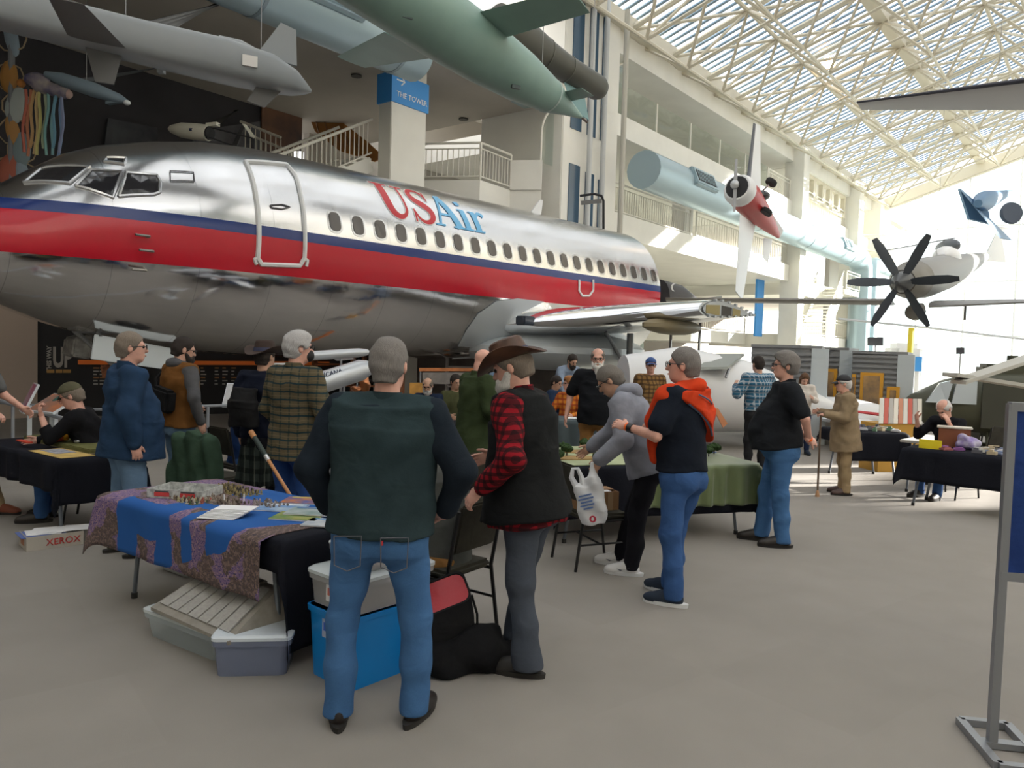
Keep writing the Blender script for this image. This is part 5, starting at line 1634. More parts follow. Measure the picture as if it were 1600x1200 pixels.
# ================================================================== tables and what stands on and under them
leg_m = mat('table_leg', (.16, .18, .21), .4, .5); tab_m = mat('table_top', (.45, .44, .42), .6); foot_m = mat('black_foot', (.015, .015, .015), .7)
blackc = mat('black_cloth', (.011, .012, .018), .85, bump=.2, bscale=40, spec=.12)
def table(c, rz, L, Wd, label, h=.74, group=None):
    t_ = thing('folding_table', label, 'table', (c[0], c[1], 0), rz, group)
    MB().box((0, 0, h - .018), (L, Wd, .034)).build('tabletop', tab_m, t_, bevel=.006)
    for sx in (-1, 1):
        x = sx * (L / 2 - .22)
        for sy in (-1, 1):
            y = sy * (Wd / 2 - .09)
            lg = MB(); lg.tube([(x, y * .75, h - .035), (x + sx * .02, y, h - .18), (x + sx * .10, y, .03)], .016, 8); o = lg.build('leg', leg_m, t_, True)
            MB().lathe([(.022, 0), (.022, .04)], 10, Matrix.Translation((x + sx * .10, y, 0))).build('leg_cap', foot_m, o)
        lg = MB(); lg.tube([(x, -Wd * .34, h - .04), (x, Wd * .34, h - .04)], .014, 6); lg.build('cross_bar', leg_m, t_)
    return t_
def cloth_over(c, rz, L, Wd, h, drops, m, name, label, cat='tablecloth', res=.035, wave=.014, seed=0, sub=None, freq=26.0, lift=0.0, out=0.0):
    """drops: (-x, +x, -y, +y); cloth laid over a table, hanging corners"""
    dx0, dx1, dy0, dy1 = drops
    us = np.linspace(-L / 2 - dx0, L / 2 + dx1, max(8, int((L + dx0 + dx1) / res)))
    vs = np.linspace(-Wd / 2 - dy0, Wd / 2 + dy1, max(8, int((Wd + dy0 + dy1) / res)))
    r_ = random.Random(seed); ph = [r_.uniform(0, 6) for _ in range(4)]
    verts = []; uvs = []
    e = .012 + lift + out
    for v in vs:
        for u in us:
            ou = max(0, abs(u) - L / 2) * (1 if u > 0 else -1); ov = max(0, abs(v) - Wd / 2) * (1 if v > 0 else -1)
            x = max(-L / 2, min(L / 2, u)); y = max(-Wd / 2, min(Wd / 2, v))
            d = math.hypot(ou, ov)
            z = h + lift + .002
            if d > 0:
                nx, ny = ou / d, ov / d
                wv = wave * min(1, d / .15) * (math.sin((x * abs(ny) + y * abs(nx)) * freq + ph[0] + 1.3 * math.sin((x + y) * 7 + ph[1])) + .5 * math.sin((x - y) * freq * .45 + ph[2]))
                corner = min(abs(nx), abs(ny)) * 2
                out = e + min(d, .05) * .25 + wv + corner * d * .16
                x += nx * out; y += ny * out
                z = h + lift - max(0, d - .012) * (1 - .02 * corner)
                if z < .012: z = .012
            verts.append((x, y, z)); uvs.append((u, v))
    nu = len(us)
    fs = [(j * nu + i, j * nu + i + 1, (j + 1) * nu + i + 1, (j + 1) * nu + i) for j in range(len(vs) - 1) for i in range(nu - 1)]
    me = bpy.data.meshes.new(name); me.from_pydata(verts, [], fs)
    uvl = me.uv_layers.new(name='UVMap')
    uvl.data.foreach_set('uv', [c_ for f_ in fs for i in f_ for c_ in uvs[i]])
    me.materials.append(m); me.polygons.foreach_set('use_smooth', [True] * len(fs))
    o = bpy.data.objects.new(name, me); C.objects.link(o)
    o.location = (c[0], c[1], 0); o.rotation_euler = (0, 0, rz)
    MW[o.name] = Matrix.Translation((c[0], c[1], 0)) @ rotz(rz)
    md = o.modifiers.new('thickness', 'SOLIDIFY'); md.thickness = .003; md.offset = 1
    return tag(o, label, cat)

# ---- table 1: the city map table in front
a_ = onz(178, 770, .75); b_ = onz(443, 842, .75)
t1 = (b_ - a_); t1.z = 0; L1 = t1.length; t1.normalize(); RZ1 = math.atan2(t1.y, t1.x); n1 = Vector((-t1.y, t1.x, 0))
W1 = .76
c1 = (a_ + b_) / 2 + n1 * (W1 / 2)
T1 = table(c1, RZ1, L1, W1, 'folding table under the blue city-map cloth')
def on1(x, y, z=.755): return Vector((c1.x, c1.y, z)) + t1 * x + n1 * y
cloth_over(c1, RZ1, L1, W1, .742, (.30, .66, .20, .3), blackc, 'tablecloth', 'plain black cloth hanging from the end of the map table', seed=3, wave=.006, freq=18)
mm = mat('map_cloth', (.02, .10, .33), .85, spec=.2)
t = NT(mm)
uvn = t.nt.nodes.new('ShaderNodeUVMap'); uvn.uv_map = 'UVMap'
sp = t.nt.nodes.new('ShaderNodeSeparateXYZ'); t.nt.links.new(uvn.outputs[0], sp.inputs[0])
U_, V_ = sp.outputs[0], sp.outputs[1]
nz1 = t.noise(3.2, 5, uvn.outputs[0]); nz2 = t.noise(38, 4, uvn.outputs[0]); nz3 = t.noise(90, 3, uvn.outputs[0]); nz4 = t.noise(7, 4, uvn.outputs[0])
jit = t.op('MULTIPLY', t.op('SUBTRACT', nz4, .5), .075)
u2 = t.op('ADD', U_, jit); v2 = t.op('ADD', V_, jit)
def strip(c0, sl, w):   # land strips running down the front
    return t.op('LESS_THAN', t.op('ABSOLUTE', t.op('SUBTRACT', t.op('SUBTRACT', u2, c0), t.op('MULTIPLY', v2, sl))), w)
land = t.op('LESS_THAN', u2, -.70)
for q in (t.op('MULTIPLY', strip(-.02, -.10, .062), t.op('LESS_THAN', v2, -.25)),
          t.op('MULTIPLY', strip(.23, -.12, .085), t.op('LESS_THAN', v2, -.22)),
          t.op('GREATER_THAN', t.op('ADD', u2, t.op('MULTIPLY', v2, -.45)), .83),
          t.op('GREATER_THAN', t.op('ADD', t.op('MULTIPLY', U_, .35), t.op('ADD', t.op('MULTIPLY', v2, -1.0), 0)), .72),
          t.op('MULTIPLY', t.op('LESS_THAN', u2, -.28), t.op('GREATER_THAN', v2, -.36)),
          t.op('MULTIPLY', t.op('LESS_THAN', t.op('ABSOLUTE', t.op('ADD', u2, .33)), .13), t.op('LESS_THAN', v2, -.60)),
          t.op('MULTIPLY', t.band(v2, -.12, .13), t.op('LESS_THAN', u2, .22))):
    land = t.op('MAXIMUM', land, q)
urb = t.mix(t.op('GREATER_THAN', nz2, .54), (.20, .135, .24), (.30, .20, .24))
urb = t.mix(t.op('LESS_THAN', nz3, .44), urb, (.07, .06, .16))
rural = t.mix(t.op('GREATER_THAN', nz2, .52), (.115, .085, .075), (.20, .14, .125))
rural = t.mix(t.op('LESS_THAN', nz3, .42), rural, (.06, .05, .07))
lc_ = t.mix(t.op('GREATER_THAN', nz1, .5), urb, rural)
sea = t.mix(nz1, (.018, .085, .30), (.022, .11, .36))
t.color(t.mix(land, sea, lc_))
cloth_over(c1 - t1 * .05, RZ1, L1 - .02, W1, .742, (.27, -.04, .37, .2), mm, 'map_tablecloth', 'blue and purple printed city-map cloth over the front table', 'tablecloth', seed=5, wave=.010, freq=9, lift=.006, res=.03, out=.05)
paper = mat('paper', (.75, .75, .77), .8)
# tray box with small lettering
p_ = onz(290, 768, .78); 
bx = thing('card_tray', 'shallow open game box with printed sides on map table', 'box', (p_.x, p_.y, .752), RZ1 + .5)
crd = mat('printed_card', (.42, .43, .42), .7, var=.3, vscale=30)
for c_, s_ in (((0, -.14, .033), (.40, .006, .06)), ((0, .14, .033), (.40, .006, .06)), ((-.2, 0, .033), (.006, .28, .06)), ((.2, 0, .033), (.006, .28, .06)), ((0, 0, .004), (.4, .28, .006)), ((0, 0, .033), (.006, .27, .05))):
    MB().box(c_, s_).build('side' if s_[2] > .01 else 'base', crd, bx)
rl = mat('label_red', (.55, .05, .05), .6)
for x in (-.09, .1): MB().box((x, -.1445, .03), (.11, .003, .028)).build('label', rl, bx)
for x in (-.09, .1): MB().box((x, -.1445, .05), (.10, .003, .008)).build('label', mat('label_dark', (.05, .05, .06), .6), bx)
# miniature troops: each base a part of the block
def troop_block(px, py, nx_, ny_, sx, sy, cols, label, seed, hh=.03, z=.752, jit=.3):
    p = onz(px, py, z); r_ = random.Random(seed)
    th_ = thing('miniature_block', label, 'miniatures', (p.x, p.y, z), RZ1 + r_.uniform(-.1, .1))
    ms = []
    for cc in cols:
        f_ = MB(); f_.lathe([(.010, 0), (.010, .004), (.004, .005), (.006, hh * .5), (.007, hh * .7), (.003, hh * .75), (.0045, hh * .9), (.002, hh)], 6)
        ms.append(f_.mesh('miniature', mat('mini_%d_%d_%d' % tuple(int(v * 100) for v in cc), cc, .7)))
    for i in range(nx_):
        for j in range(ny_):
            x = (i - nx_ / 2) * sx + r_.uniform(-jit, jit) * sx; y = (j - ny_ / 2) * sy + r_.uniform(-jit, jit) * sy
            inst('miniature', r_.choice(ms), th_, Matrix.Translation((x, y, 0)) @ Matrix.Diagonal((1.3, 1.3, r_.uniform(.8, 1.3), 1)))
brc = [(.35, .10, .07), (.40, .36, .20), (.10, .14, .07), (.2, .15, .1), (.5, .45, .35), (.10, .07, .05)]
troop_block(300, 781, 14, 5, .028, .035, brc, 'massed red and cream miniature troops on the map table', 1)
troop_block(352, 785, 12, 4, .03, .04, [(.12, .09, .07), (.2, .15, .12), (.3, .25, .2)], 'massed brown miniature troops beside the paper stack', 2)
troop_block(372, 768, 14, 5, .035, .04, [(.22, .18, .08), (.12, .10, .05), (.06, .05, .04), (.30, .24, .10)], 'massed olive miniature troops behind the paper stack', 3)
troop_block(425, 790, 8, 4, .035, .04, [(.25, .22, .2), (.15, .12, .10), (.35, .3, .3)], 'scattered grey miniature troops between papers and magazines', 4)
p_ = onz(355, 806, .756); st = thing('paper_stack', 'fanned stack of white papers on the map table', 'papers', (p_.x, p_.y, .752), RZ1 + .55)
sh_m = MB().box((0, 0, 0), (.24, .13, .004)).mesh('sheet', paper)
for i in range(9): inst('sheet', sh_m, st, Matrix.Translation((.008 * i - .03, .010 * i - .03 + rnd.uniform(-.004, .004), .004 + .0052 * i)) @ rotz(rnd.uniform(-.06, .06)))
def magazine(px, py, w, h, rz, cols, label, z=.755, th_=.006):
    p = onz(px, py, z)
    m_ = thing('magazine', label, 'magazine', (p.x, p.y, z), RZ1 + rz)
    MB().box((0, 0, th_ / 2), (w, h, th_)).build('pages', paper, m_)
    MB().box((0, 0, th_ + .001), (w, h, .002)).build('cover', mat('cover_' + label[:14], cols[0], .35, col2=cols[1], vscale=9), m_)
    MB().box((0, h * .36, th_ + .0025), (w * .8, h * .14, .001)).build('title_band', mat('title_' + label[:14], cols[2], .4), m_)
magazine(440, 794, .30, .22, .55, ((.10, .25, .55), (.4, .5, .6), (.8, .8, .8)), 'blue and white magazine at the back of the row')
magazine(478, 783, .30, .22, .6, ((.55, .2, .03), (.08, .12, .35), (.6, .5, .1)), 'orange magazine nearest the plaid shirt')
magazine(487, 800, .30, .21, .55, ((.45, .50, .52), (.2, .3, .3), (.1, .2, .4)), 'pale grey magazine lying on the green one', z=.766)
magazine(466, 808, .30, .21, .5, ((.10, .22, .08), (.35, .35, .10), (.6, .6, .2)), 'green and yellow magazine in the front row')
magazine(511, 818, .26, .20, .5, ((.35, .42, .50), (.6, .6, .6), (.1, .3, .6)), 'pale blue magazine beside the foreground man')
for i, (x, y) in enumerate(((350, 786), (381, 785))):
    p = onz(x, y, .752); MB().tube([(p.x, p.y, .752), (p.x, p.y, .81)], .005, 6).solo('marker_post', paper, ['white marker post left among the miniatures', 'white marker post right among the miniatures'][i], 'marker')
# cane leaning on the table
cn = thing('walking_stick', 'wooden walking stick with dark grip leaning on the map table', 'cane', P(452, 772, 5.75))
k0, k1 = P(393, 676, 6.0), P(452, 772, 5.75); k2 = k0 + (k1 - k0) * 2.05
wd = mat('orange_wood', (.42, .19, .07), .4)
for nm, u0, u1_, r_, m_ in (('shaft', .45, 2.05, .014, wd), ('grip', .06, .38, .019, mat('grip_green', (.02, .035, .03), .6)), ('collar', .36, .46, .018, mat('silver', (.6, .6, .62), .3, .9)), ('knob', -.02, .08, .022, wd)):
    MB().tube([k0 + (k1 - k0) * u0, k0 + (k1 - k0) * u1_], r_, 10).build(nm, m_, cn, True, world=True)

# ---- plastic bins
def clear(nm, col, a=.35, rough=.25):
    if nm in MATS: return MATS[nm]
    m = bpy.data.materials.new(nm); m.use_nodes = True
    nt = m.node_tree; b = nt.nodes['Principled BSDF']
    b.inputs['Base Color'].default_value = tuple(col) + (1,); b.inputs['Roughness'].default_value = rough
    b.inputs['Alpha'].default_value = a
    MATS[nm] = m
    return m
def bin_(loc, rz, L, Wd, h, m, lid, label, taper=.9, lidh=.03, fill=None, handle=True, sticker=None):
    t_ = thing('storage_bin', label, 'bin', loc, rz)
    def ring(l, w, z, r=.04): return [Vector((x, y, z)) for x, y in rr(l, w, r, 3)]
    MB().loft([ring(L * taper, Wd * taper, 0), ring(L * .985, Wd * .985, h)]).build('tub', m, t_, True)
    rim = MB().loft([ring(L * 1.02, Wd * 1.02, h - .03), ring(L * 1.03, Wd * 1.03, h)]).build('rim', m, t_, True)
    if lid: MB().loft([ring(L * 1.04, Wd * 1.04, h + .001), ring(L * 1.04, Wd * 1.04, h + lidh * .6), ring(L * .97, Wd * .97, h + lidh)]).build('lid', lid, t_, True)
    if fill: MB().loft([ring(L * taper * .95, Wd * taper * .95, .015), ring(L * taper * .97, Wd * taper * .97, h * .72)]).build('contents', fill, t_)
    if sticker:
        x, z, w, hh, cols, face = sticker
        yv = -Wd / 2 * (taper + (1 - taper) * z / h) - .004
        if face == 'x':
            yv = -L / 2 * (taper + (1 - taper) * z / h) - .004
            o = MB().box((yv, x, z), (.003, w, hh)).build('sticker', mat('sticker_' + label[:12], cols[0], .5), t_)
            MB().box((yv - .002, x, z + hh * .1), (.002, w * .7, hh * .45)).build('print', mat('print_' + label[:12], cols[1], .5), o)
        else:
            o = MB().box((x, yv, z), (w, .003, hh)).build('sticker', mat('sticker_' + label[:12], cols[0], .5), t_)
            MB().box((x, yv - .002, z + hh * .1), (w * .7, .002, hh * .45)).build('print', mat('print_' + label[:12], cols[1], .5), o)
    return t_
blueb = mat('blue_bin', (.005, .22, .62), .4); frost = clear('frosted_plastic', (.60, .68, .72), .45); clr = clear('clear_plastic', (.66, .66, .68), .40); lidw = mat('bin_lid_white', (.62, .68, .74), .4); lidt = clear('lid_frost', (.72, .78, .80), .7)
nb_ = onz(545, 1083, 0)
# blue bin stands with its short side towards the left
d_l = (onz(468, 1050, 0) - nb_); d_r = (onz(640, 1046, 0) - nb_)
ang = math.atan2(d_r.y, d_r.x)
ux = Vector((math.cos(ang), math.sin(ang), 0)); uy = Vector((-math.sin(ang), math.cos(ang), 0))
BL, BW = .58, .36
bc = nb_ + ux * BL / 2 + uy * BW / 2
bin_((bc.x, bc.y, 0), ang, BL * 1.06, BW * 1.08, .40, blueb, None, 'large bright blue storage bin behind the foreground man', taper=.92, sticker=(.0, .30, .09, .10, ((.35, .40, .55), (.02, .10, .5)), 'x'))
bin_((bc.x, bc.y, .41), ang, .60, .40, .17, clr, lidt, 'clear bin with white lid stacked on the blue bin', taper=.94, fill=mat('beige_minis', (.24, .20, .17), .7, col2=(.10, .08, .08), vscale=30), sticker=(-.02, .085, .10, .09, ((.7, .7, .7), (.55, .15, .10)), 'x'))
bin_((bc.x + .02, bc.y + .03, .615), ang, .46, .32, .11, clr, lidt, 'small clear bin on top of the bin stack', taper=.95, lidh=.02, fill=mat('tan_fill', (.45, .36, .30), .7))
# under the table
fb = onz(300, 1028, 0); bin_((fb.x - .02, fb.y + .30, 0), RZ1 + .05, .74, .42, .15, frost, lidt, 'long frosted low bin under the model roof', taper=.9)
sb = onz(388, 1052, 0); bin_((sb.x + .01, sb.y + .10, 0), RZ1 + .75, .42, .30, .20, clear('bluish_clear', (.25, .29, .42), .6), lidw, 'small bluish clear bin with white lid under the map table', taper=.9, fill=mat('dark_fill', (.07, .08, .13), .6))
# the model roof (grey terrain piece of seven sloping panels)
rp = onz(340, 1003, .17)
rf = thing('model_roof', 'grey model factory roof of seven sloping panels on bins', 'model', (rp.x - .12, rp.y + .33, .185), RZ1 - .02)
grm = mat('model_grey', (.27, .25, .22), .8, var=.1, vscale=20); gpm = mat('model_panel', (.36, .35, .33), .85, var=.08, vscale=60)
f_ = MB(); f_.add([(-.42, -.20, 0), (.42, -.20, 0), (.42, .22, 0), (-.42, .22, 0), (-.42, -.20, .02), (.42, -.20, .02), (.34, .18, .22), (-.34, .18, .22), (.42, .22, .04), (-.42, .22, .04)],
    [(0, 3, 2, 1), (0, 1, 5, 4), (4, 5, 6, 7), (1, 2, 8, 5), (5, 8, 6), (3, 0, 4, 9), (4, 7, 9), (2, 3, 9, 8), (6, 8, 9, 7)])
f_.build('roof_body', grm, rf)
for i in range(7):
    x0, x1 = -.345 + i * .098, -.345 + i * .098 + .085
    q0, q1 = .10, .90
    def sp_(x, q): 
        xx = x * (1 - q * .19) ; return Vector((xx * 1.12, -.20 + .38 * q, .02 + .20 * q + .004))
    f_ = MB(); f_.prism([sp_(x0, q0), sp_(x1, q0), sp_(x1, q1), sp_(x0, q1)], Vector((0, -.46, .88)), .008); f_.build('roof_panel', gpm, rf)
for i in range(7): MB().box((-.09 + i * .03 + (.03 if i > 3 else 0), .165, .235), (.012, .02, .035)).build('chimney', grm, rf)
MB().box((0, .17, .215), (.40, .05, .02)).build('ridge', grm, rf)
# grey machine behind the table leg
gp_ = onz(250, 905, 0); q = thing('grey_case', 'pale grey plastic case behind the left leg of map table', 'case', (gp_.x + .12, gp_.y + .25, 0), RZ1)
MB().box((0, 0, .10), (.42, .3, .2)).build('shell', mat('pale_case', (.36, .36, .35), .6), q, bevel=.03); MB().box((-.05, -.152, .11), (.22, .008, .09)).build('recess', mat('dark_recess', (.06, .07, .06), .7), q)

# ---- black bag with red lining, and the jacket heap
bg = onz(690, 1052, 0); q = thing('tote_bag', 'open black soft bag with a red lining beside the foreground man', 'bag', (bg.x, bg.y + .14, 0), R(24))
def sq(l, w, z, sk_=0.0): return [Vector((x + sk_, y, z + (y * .55 + x * .25) * max(0, (z - .2) / .2))) for x, y in rr(l, w, .05, 4)]
MB().loft([sq(.30, .20, 0), sq(.33, .24, .12), sq(.31, .22, .30), sq(.29, .20, .42, -.01), sq(.27, .18, .42, -.01), sq(.27, .18, .33)], True).build('bag_body', bgm, q, True)
MB().loft([sq(.268, .178, .415, -.01), sq(.24, .15, .385), sq(.12, .08, .36)], True).build('lining', mat('red_lining', (.42, .02, .03), .45, bump=.6, bscale=14), q, True)
MB().tube([(.14, -.06, .41), (.17, -.08, .3), (.17, -.1, .1)], .008, 5).build('strap', bgm, q)
jp = onz(742, 1040, 0)
sdf_obj('jacket_heap', [ell((-.16, -.08, .06), (.17, .14, .13), None, .06), ell((0, 0, .08), (.20, .16, .14), None, .08), ell((.20, .08, .04), (.20, .10, .06), None, .06), cap((.1, .05, .1), (.30, .14, .04), .05, .03, .06), cap((-.1, -.1, .14), (.1, .08, .16), .05, .06, .06)], .012, cloth('black_heap', (.010, .010, .011)), None, folds(.016, 21, 26, diag=22), [cutp((0, 0, .004), (0, 0, -1))])
jh = bpy.data.objects['jacket_heap']; jh.location = (jp.x, jp.y, 0); tag(jh, 'crumpled black jacket heaped on the floor beside the bag', 'jacket')

# ---- chairs
chf = mat('chair_frame', (.014, .014, .015), .4, .3); chu = cloth('chair_fabric', (.055, .052, .042))
def chair(loc, heading, label, z=.46):
    t_ = thing('stacking_chair', label, 'chair', (loc[0], loc[1], 0), heading)
    MB().box((0, 0, .445), (.45, .44, .055)).build('seat', chu, t_, bevel=.02)
    b_ = MB(); b_.hexa([Vector((x, y, .58)) for x, y in ((-.21, -.255), (.21, -.255), (.21, -.22), (-.21, -.22))], [Vector((x, y, .89)) for x, y in ((-.20, -.32), (.20, -.32), (.20, -.285), (-.20, -.285))]); b_.build('backrest', chu, t_, bevel=.015)
    for s_ in (-1, 1):
        MB().tube([(s_ * .225, -.30, .86), (s_ * .225, -.22, .43), (s_ * .235, -.28, 0)], .013, 6).build('leg', chf, t_, True)
        MB().tube([(s_ * .225, -.22, .41), (s_ * .225, .19, .415), (s_ * .235, .25, 0)], .013, 6).build('leg', chf, t_, True)
    MB().tube([(-.23, -.05, .22), (.23, -.05, .22)], .009, 6).build('stretcher', chf, t_)
    for s_ in (-1, 1): MB().tube([(s_ * .23, -.245, .22), (s_ * .23, .21, .22)], .009, 6).build('stretcher', chf, t_)
    return t_
chB = chair(F(925, 878), R(-68), 'dark stacking chair holding a cardboard box')
pB = MW[chB.name].translation
q = thing('cardboard_box', 'open brown cardboard box resting on the chair seat', 'box', (pB.x + .0, pB.y + .03, .4735), R(20))
cb = mat('cardboard', (.36, .20, .10), .85, var=.08, vscale=8)
for c_, s_ in (((0, -.12, .08), (.36, .006, .16)), ((0, .12, .08), (.36, .006, .16)), ((-.18, 0, .08), (.006, .24, .16)), ((.18, 0, .08), (.006, .24, .16)), ((0, 0, .003), (.36, .24, .006))): MB().box(c_, s_).build('panel', cb, q)
MB().box((0, .05, .163), (.36, .14, .005)).build('flap', cb, q); MB().box((-.02, -.03, .155), (.28, .14, .012)).build('papers', paper, q)
MB().box((.1, -.1235, .08), (.05, .002, .16)).build('tape', mat('tape_tan', (.45, .30, .17), .5), q)
def seat_at(x, Y, hd_, label, off=-.02):
    d_ = D(x, Y); f_ = Vector((-math.sin(hd_), math.cos(hd_), 0))
    return chair((d_[0] + f_.x * off, d_[1] + f_.y * off), hd_, label)
seat_at(697, 4.95, R(55), 'chair under the seated man in tan trousers')
chair(F(748, 850), R(30), 'empty dark chair with its grey-green back towards the viewer')
# light blue cloth over it
p_ = MW[bpy.data.objects['stacking_chair.002'].name]
sdf_obj('blue_cap_cloth', [ell((0, 0, .05), (.13, .09, .085), None, .03), ell((.03, -.06, .03), (.08, .06, .04), None, .03)], .010, denim('light_denim', (.16, .25, .42)), None, folds(.004, 4))
bcp = bpy.data.objects['blue_cap_cloth']; v_ = p_ @ Vector((.02, -.02, 0)); bcp.location = P(741, 706, v_.y + .18); tag(bcp, 'light blue denim bundle showing above the empty chair back', 'cloth')
_b = bcp.location; bcp.location = (_b.x, _b.y, max(_b.z - .04, .50))
q = chair((_b.x, _b.y), R(30), 'chair tucked behind, under the light blue denim bundle'); bcp.location.z = .4735 + .03
chD = chair(F(342, 812), R(-25), 'chair draped with a green jacket behind the map table')
Tq = MW[chD.name]
sdf_obj('draped_jacket', [loftp([((0, -.29, .34), .30, .09), ((0, -.29, .60), .26, .085), ((0, -.30, .84), .22, .075), ((0, -.30, .93), .14, .06)], (1, 0, 0), .05), cap((-.22, -.30, .84), (-.30, -.30, .38), .075, .08, .05), cap((.22, -.30, .84), (.29, -.32, .42), .075, .085, .05)], .013, cloth('moss_green', (.042, .075, .05)), None, folds(.014, 17, 16, diag=30))
dj = bpy.data.objects['draped_jacket']; dj.matrix_world = Tq; tag(dj, 'moss green jacket hung over the chair back', 'jacket')
seat_at(384, 8.7, R(-40), 'chair under the seated man in royal blue'); seat_at(150, 7.75, R(104), 'chair under the seated man in the cap at left table')
seat_at(893, 13.3, R(150), 'chair under the orange plaid shirt'); seat_at(868, 14.3, R(-120), 'chair under the person in navy at back table')
seat_at(672, 12.3, R(172), 'chair under the bald man far behind'); seat_at(712, 12.6, R(-150), 'chair under the person in olive far behind')
seat_at(1494, 10.5, R(118), 'chair under the white-haired man at the sale table'); chair(onz(1536, 760, 0), R(100), 'dark empty chair right of the white-haired man')

# ---- table 2 on the left
a_ = onz(90, 718, .75); RZ2 = RZ1; t2 = t1; n2 = n1; L2t, W2t = 1.83, .76
c2 = a_ - t2 * (L2t / 2) + n2 * (W2t / 2)
table(c2, RZ2, L2t, W2t, 'folding table with black cloth and green mat at left edge')
cloth_over(c2, RZ2, L2t, W2t, .742, (.3, .42, .30, .35), blackc, 'tablecloth', 'black cloth over the left-hand game table', seed=9, wave=.022, freq=16)
def on2(x, y, z=.76): return Vector((c2.x, c2.y, z)) + t2 * x + n2 * y
q = thing('terrain_board', 'thick olive-green terrain board on the left table', 'board', on2(.05, .16, .749), RZ2)
MB().box((0, 0, .022), (1.45, .40, .044)).build('board', cloth('felt_olive', (.13, .13, .05)), q, bevel=.008); MB().box((0, 0, .004), (1.46, .41, .008)).build('edge', mat('board_edge', (.2, .16, .09), .7), q)
yq = thing('yellow_map', 'yellow printed map sheet at the front of left table', 'map', on2(.55, -.19, .749), RZ2)
MB().box((0, 0, .003), (.68, .30, .004)).build('sheet', mat('yellow_map', (.55, .38, .12), .7, var=.15, vscale=7), yq); MB().box((-.12, .02, .0065), (.34, .18, .002)).build('inset_map', mat('grey_map', (.42, .42, .44), .7, col2=(.15, .16, .22), vscale=22), yq)
for px, py, cc, lab in ((88, 690, (.35, .06, .02), 'dark red model tree on the green board'), (97, 689, (.75, .32, .02), 'orange model tree on the green board')):
    p = onz(px, py, .797); sdf_obj('model_tree', [ell((0, 0, .045), (.055, .05, .04), None, .02), ell((.03, .01, .04), (.035, .035, .03), None, .02), cap((0, 0, 0), (0, 0, .03), .008, .006, .005)], .009, cloth('tree' + lab[:8], cc, var=.5, vs=60), None, folds(.004, 3, 150, diag=120)); o = [o for o in C.objects if o.name.startswith('model_tree')][-1]; o.location = (p.x, p.y, .794); tag(o, lab, 'model tree')
p = onz(38, 690, .797); MB().box((p.x, p.y, .80), (.26, .05, .012), RZ2).solo('red_marker', mat('red_marker', (.6, .06, .03), .6), 'long red counter lying on the green board', 'counter')
p = onz(120, 692, .797); MB().ell((p.x, p.y, .812), (.03, .02, .016), 10).solo('silver_token', mat('silver', (.6, .6, .62), .3, .9), 'small silver token by the chin-resting man', 'token', smooth=True)
# XEROX lid with papers on the floor
xp = onz(42, 862, 0); xv = onz(130, 850, 0); xd = (xv - xp); xl = xd.length; xd.normalize(); xr = math.atan2(xd.y, xd.x)
xc = xp + xd * (xl / 2) + Vector((-xd.y, xd.x, 0)) * .15
q = thing('box_lid', 'shallow white cardboard lid with red lettering under left table', 'box', (xc.x, xc.y, 0), xr)
wl = mat('lid_card', (.42, .39, .34), .8)
for c_, s_ in (((0, -.15, .06), (xl, .006, .12)), ((0, .15, .06), (xl, .006, .12)), ((-xl / 2, 0, .06), (.006, .3, .12)), ((xl / 2, 0, .06), (.006, .3, .12)), ((0, 0, .003), (xl, .3, .006))): MB().box(c_, s_).build('panel', wl, q)
rx = mat('xerox_red', (.42, .03, .03), .6)
text_on('lettering', 'XEROX', .08, rx, (.06, -.155, .055), (1, 0, 0), (0, 0, 1), q, world=False)
for k in range(2): MB().box((-xl / 2 - .005, -.035 + k * .07, .058), (.003, .05, .055)).build('end_print', mat('end_print', (.40, .16, .08), .7), q)
sheet2 = MB().box((0, 0, 0), (.16, .21, .004)).mesh('sheet', paper)
for i in range(9): inst('sheet', sheet2, q, Matrix.Translation((-xl / 2 + .10 + i * xl * .095, rnd.uniform(-.03, .03), .121 + .004 * (i % 3))) @ rotz(rnd.uniform(-.5, .5)))
MB().box((-.08, 0, .112), (xl * .8, .27, .006)).build('blue_card', mat('blue_card', (.10, .15, .4), .6), q)

# ---- table 3: the green game table
fl_ = onz(872, 730, .75); fr_ = onz(1178, 724, .75); t3 = fr_ - fl_; t3.z = 0; L3t = t3.length; t3.normalize(); RZ3 = math.atan2(t3.y, t3.x); n3 = Vector((-t3.y, t3.x, 0)); W3t = 1.45
c3 = (fl_ + fr_) / 2 + n3 * (W3t / 2)
table(c3, RZ3, L3t, W3t, 'wide game table under black and green cloths')
cloth_over(c3, RZ3, L3t, W3t, .742, (.3, .36, .50, .3), blackc, 'tablecloth', 'black cloth under the green satin on the game table', seed=13, wave=.008, freq=18)
satin = mat('green_satin', (.13, .17, .075), .42, sheen=.3, bump=.1, bscale=12)
cloth_over(c3 + t3 * (L3t / 2 - .62), RZ3, 1.24, W3t, .742, (0, .30, .42, .2), satin, 'satin_tablecloth', 'olive green satin cloth over the right end of game table', seed=14, wave=.030, freq=30, lift=.007, res=.026, out=.045)
def on3(x, y, z=.755): return Vector((c3.x, c3.y, z)) + t3 * x + n3 * y
gm = thing('game_mat', 'pale green terrain mat with brown patches on the game table', 'mat', on3(-.25, .0, .7515), RZ3)
MB().box((0, 0, .004), (L3t - .55, W3t - .1, .007)).build('mat', mat('pale_green', (.36, .40, .24), .9, var=.12, vscale=5), gm)
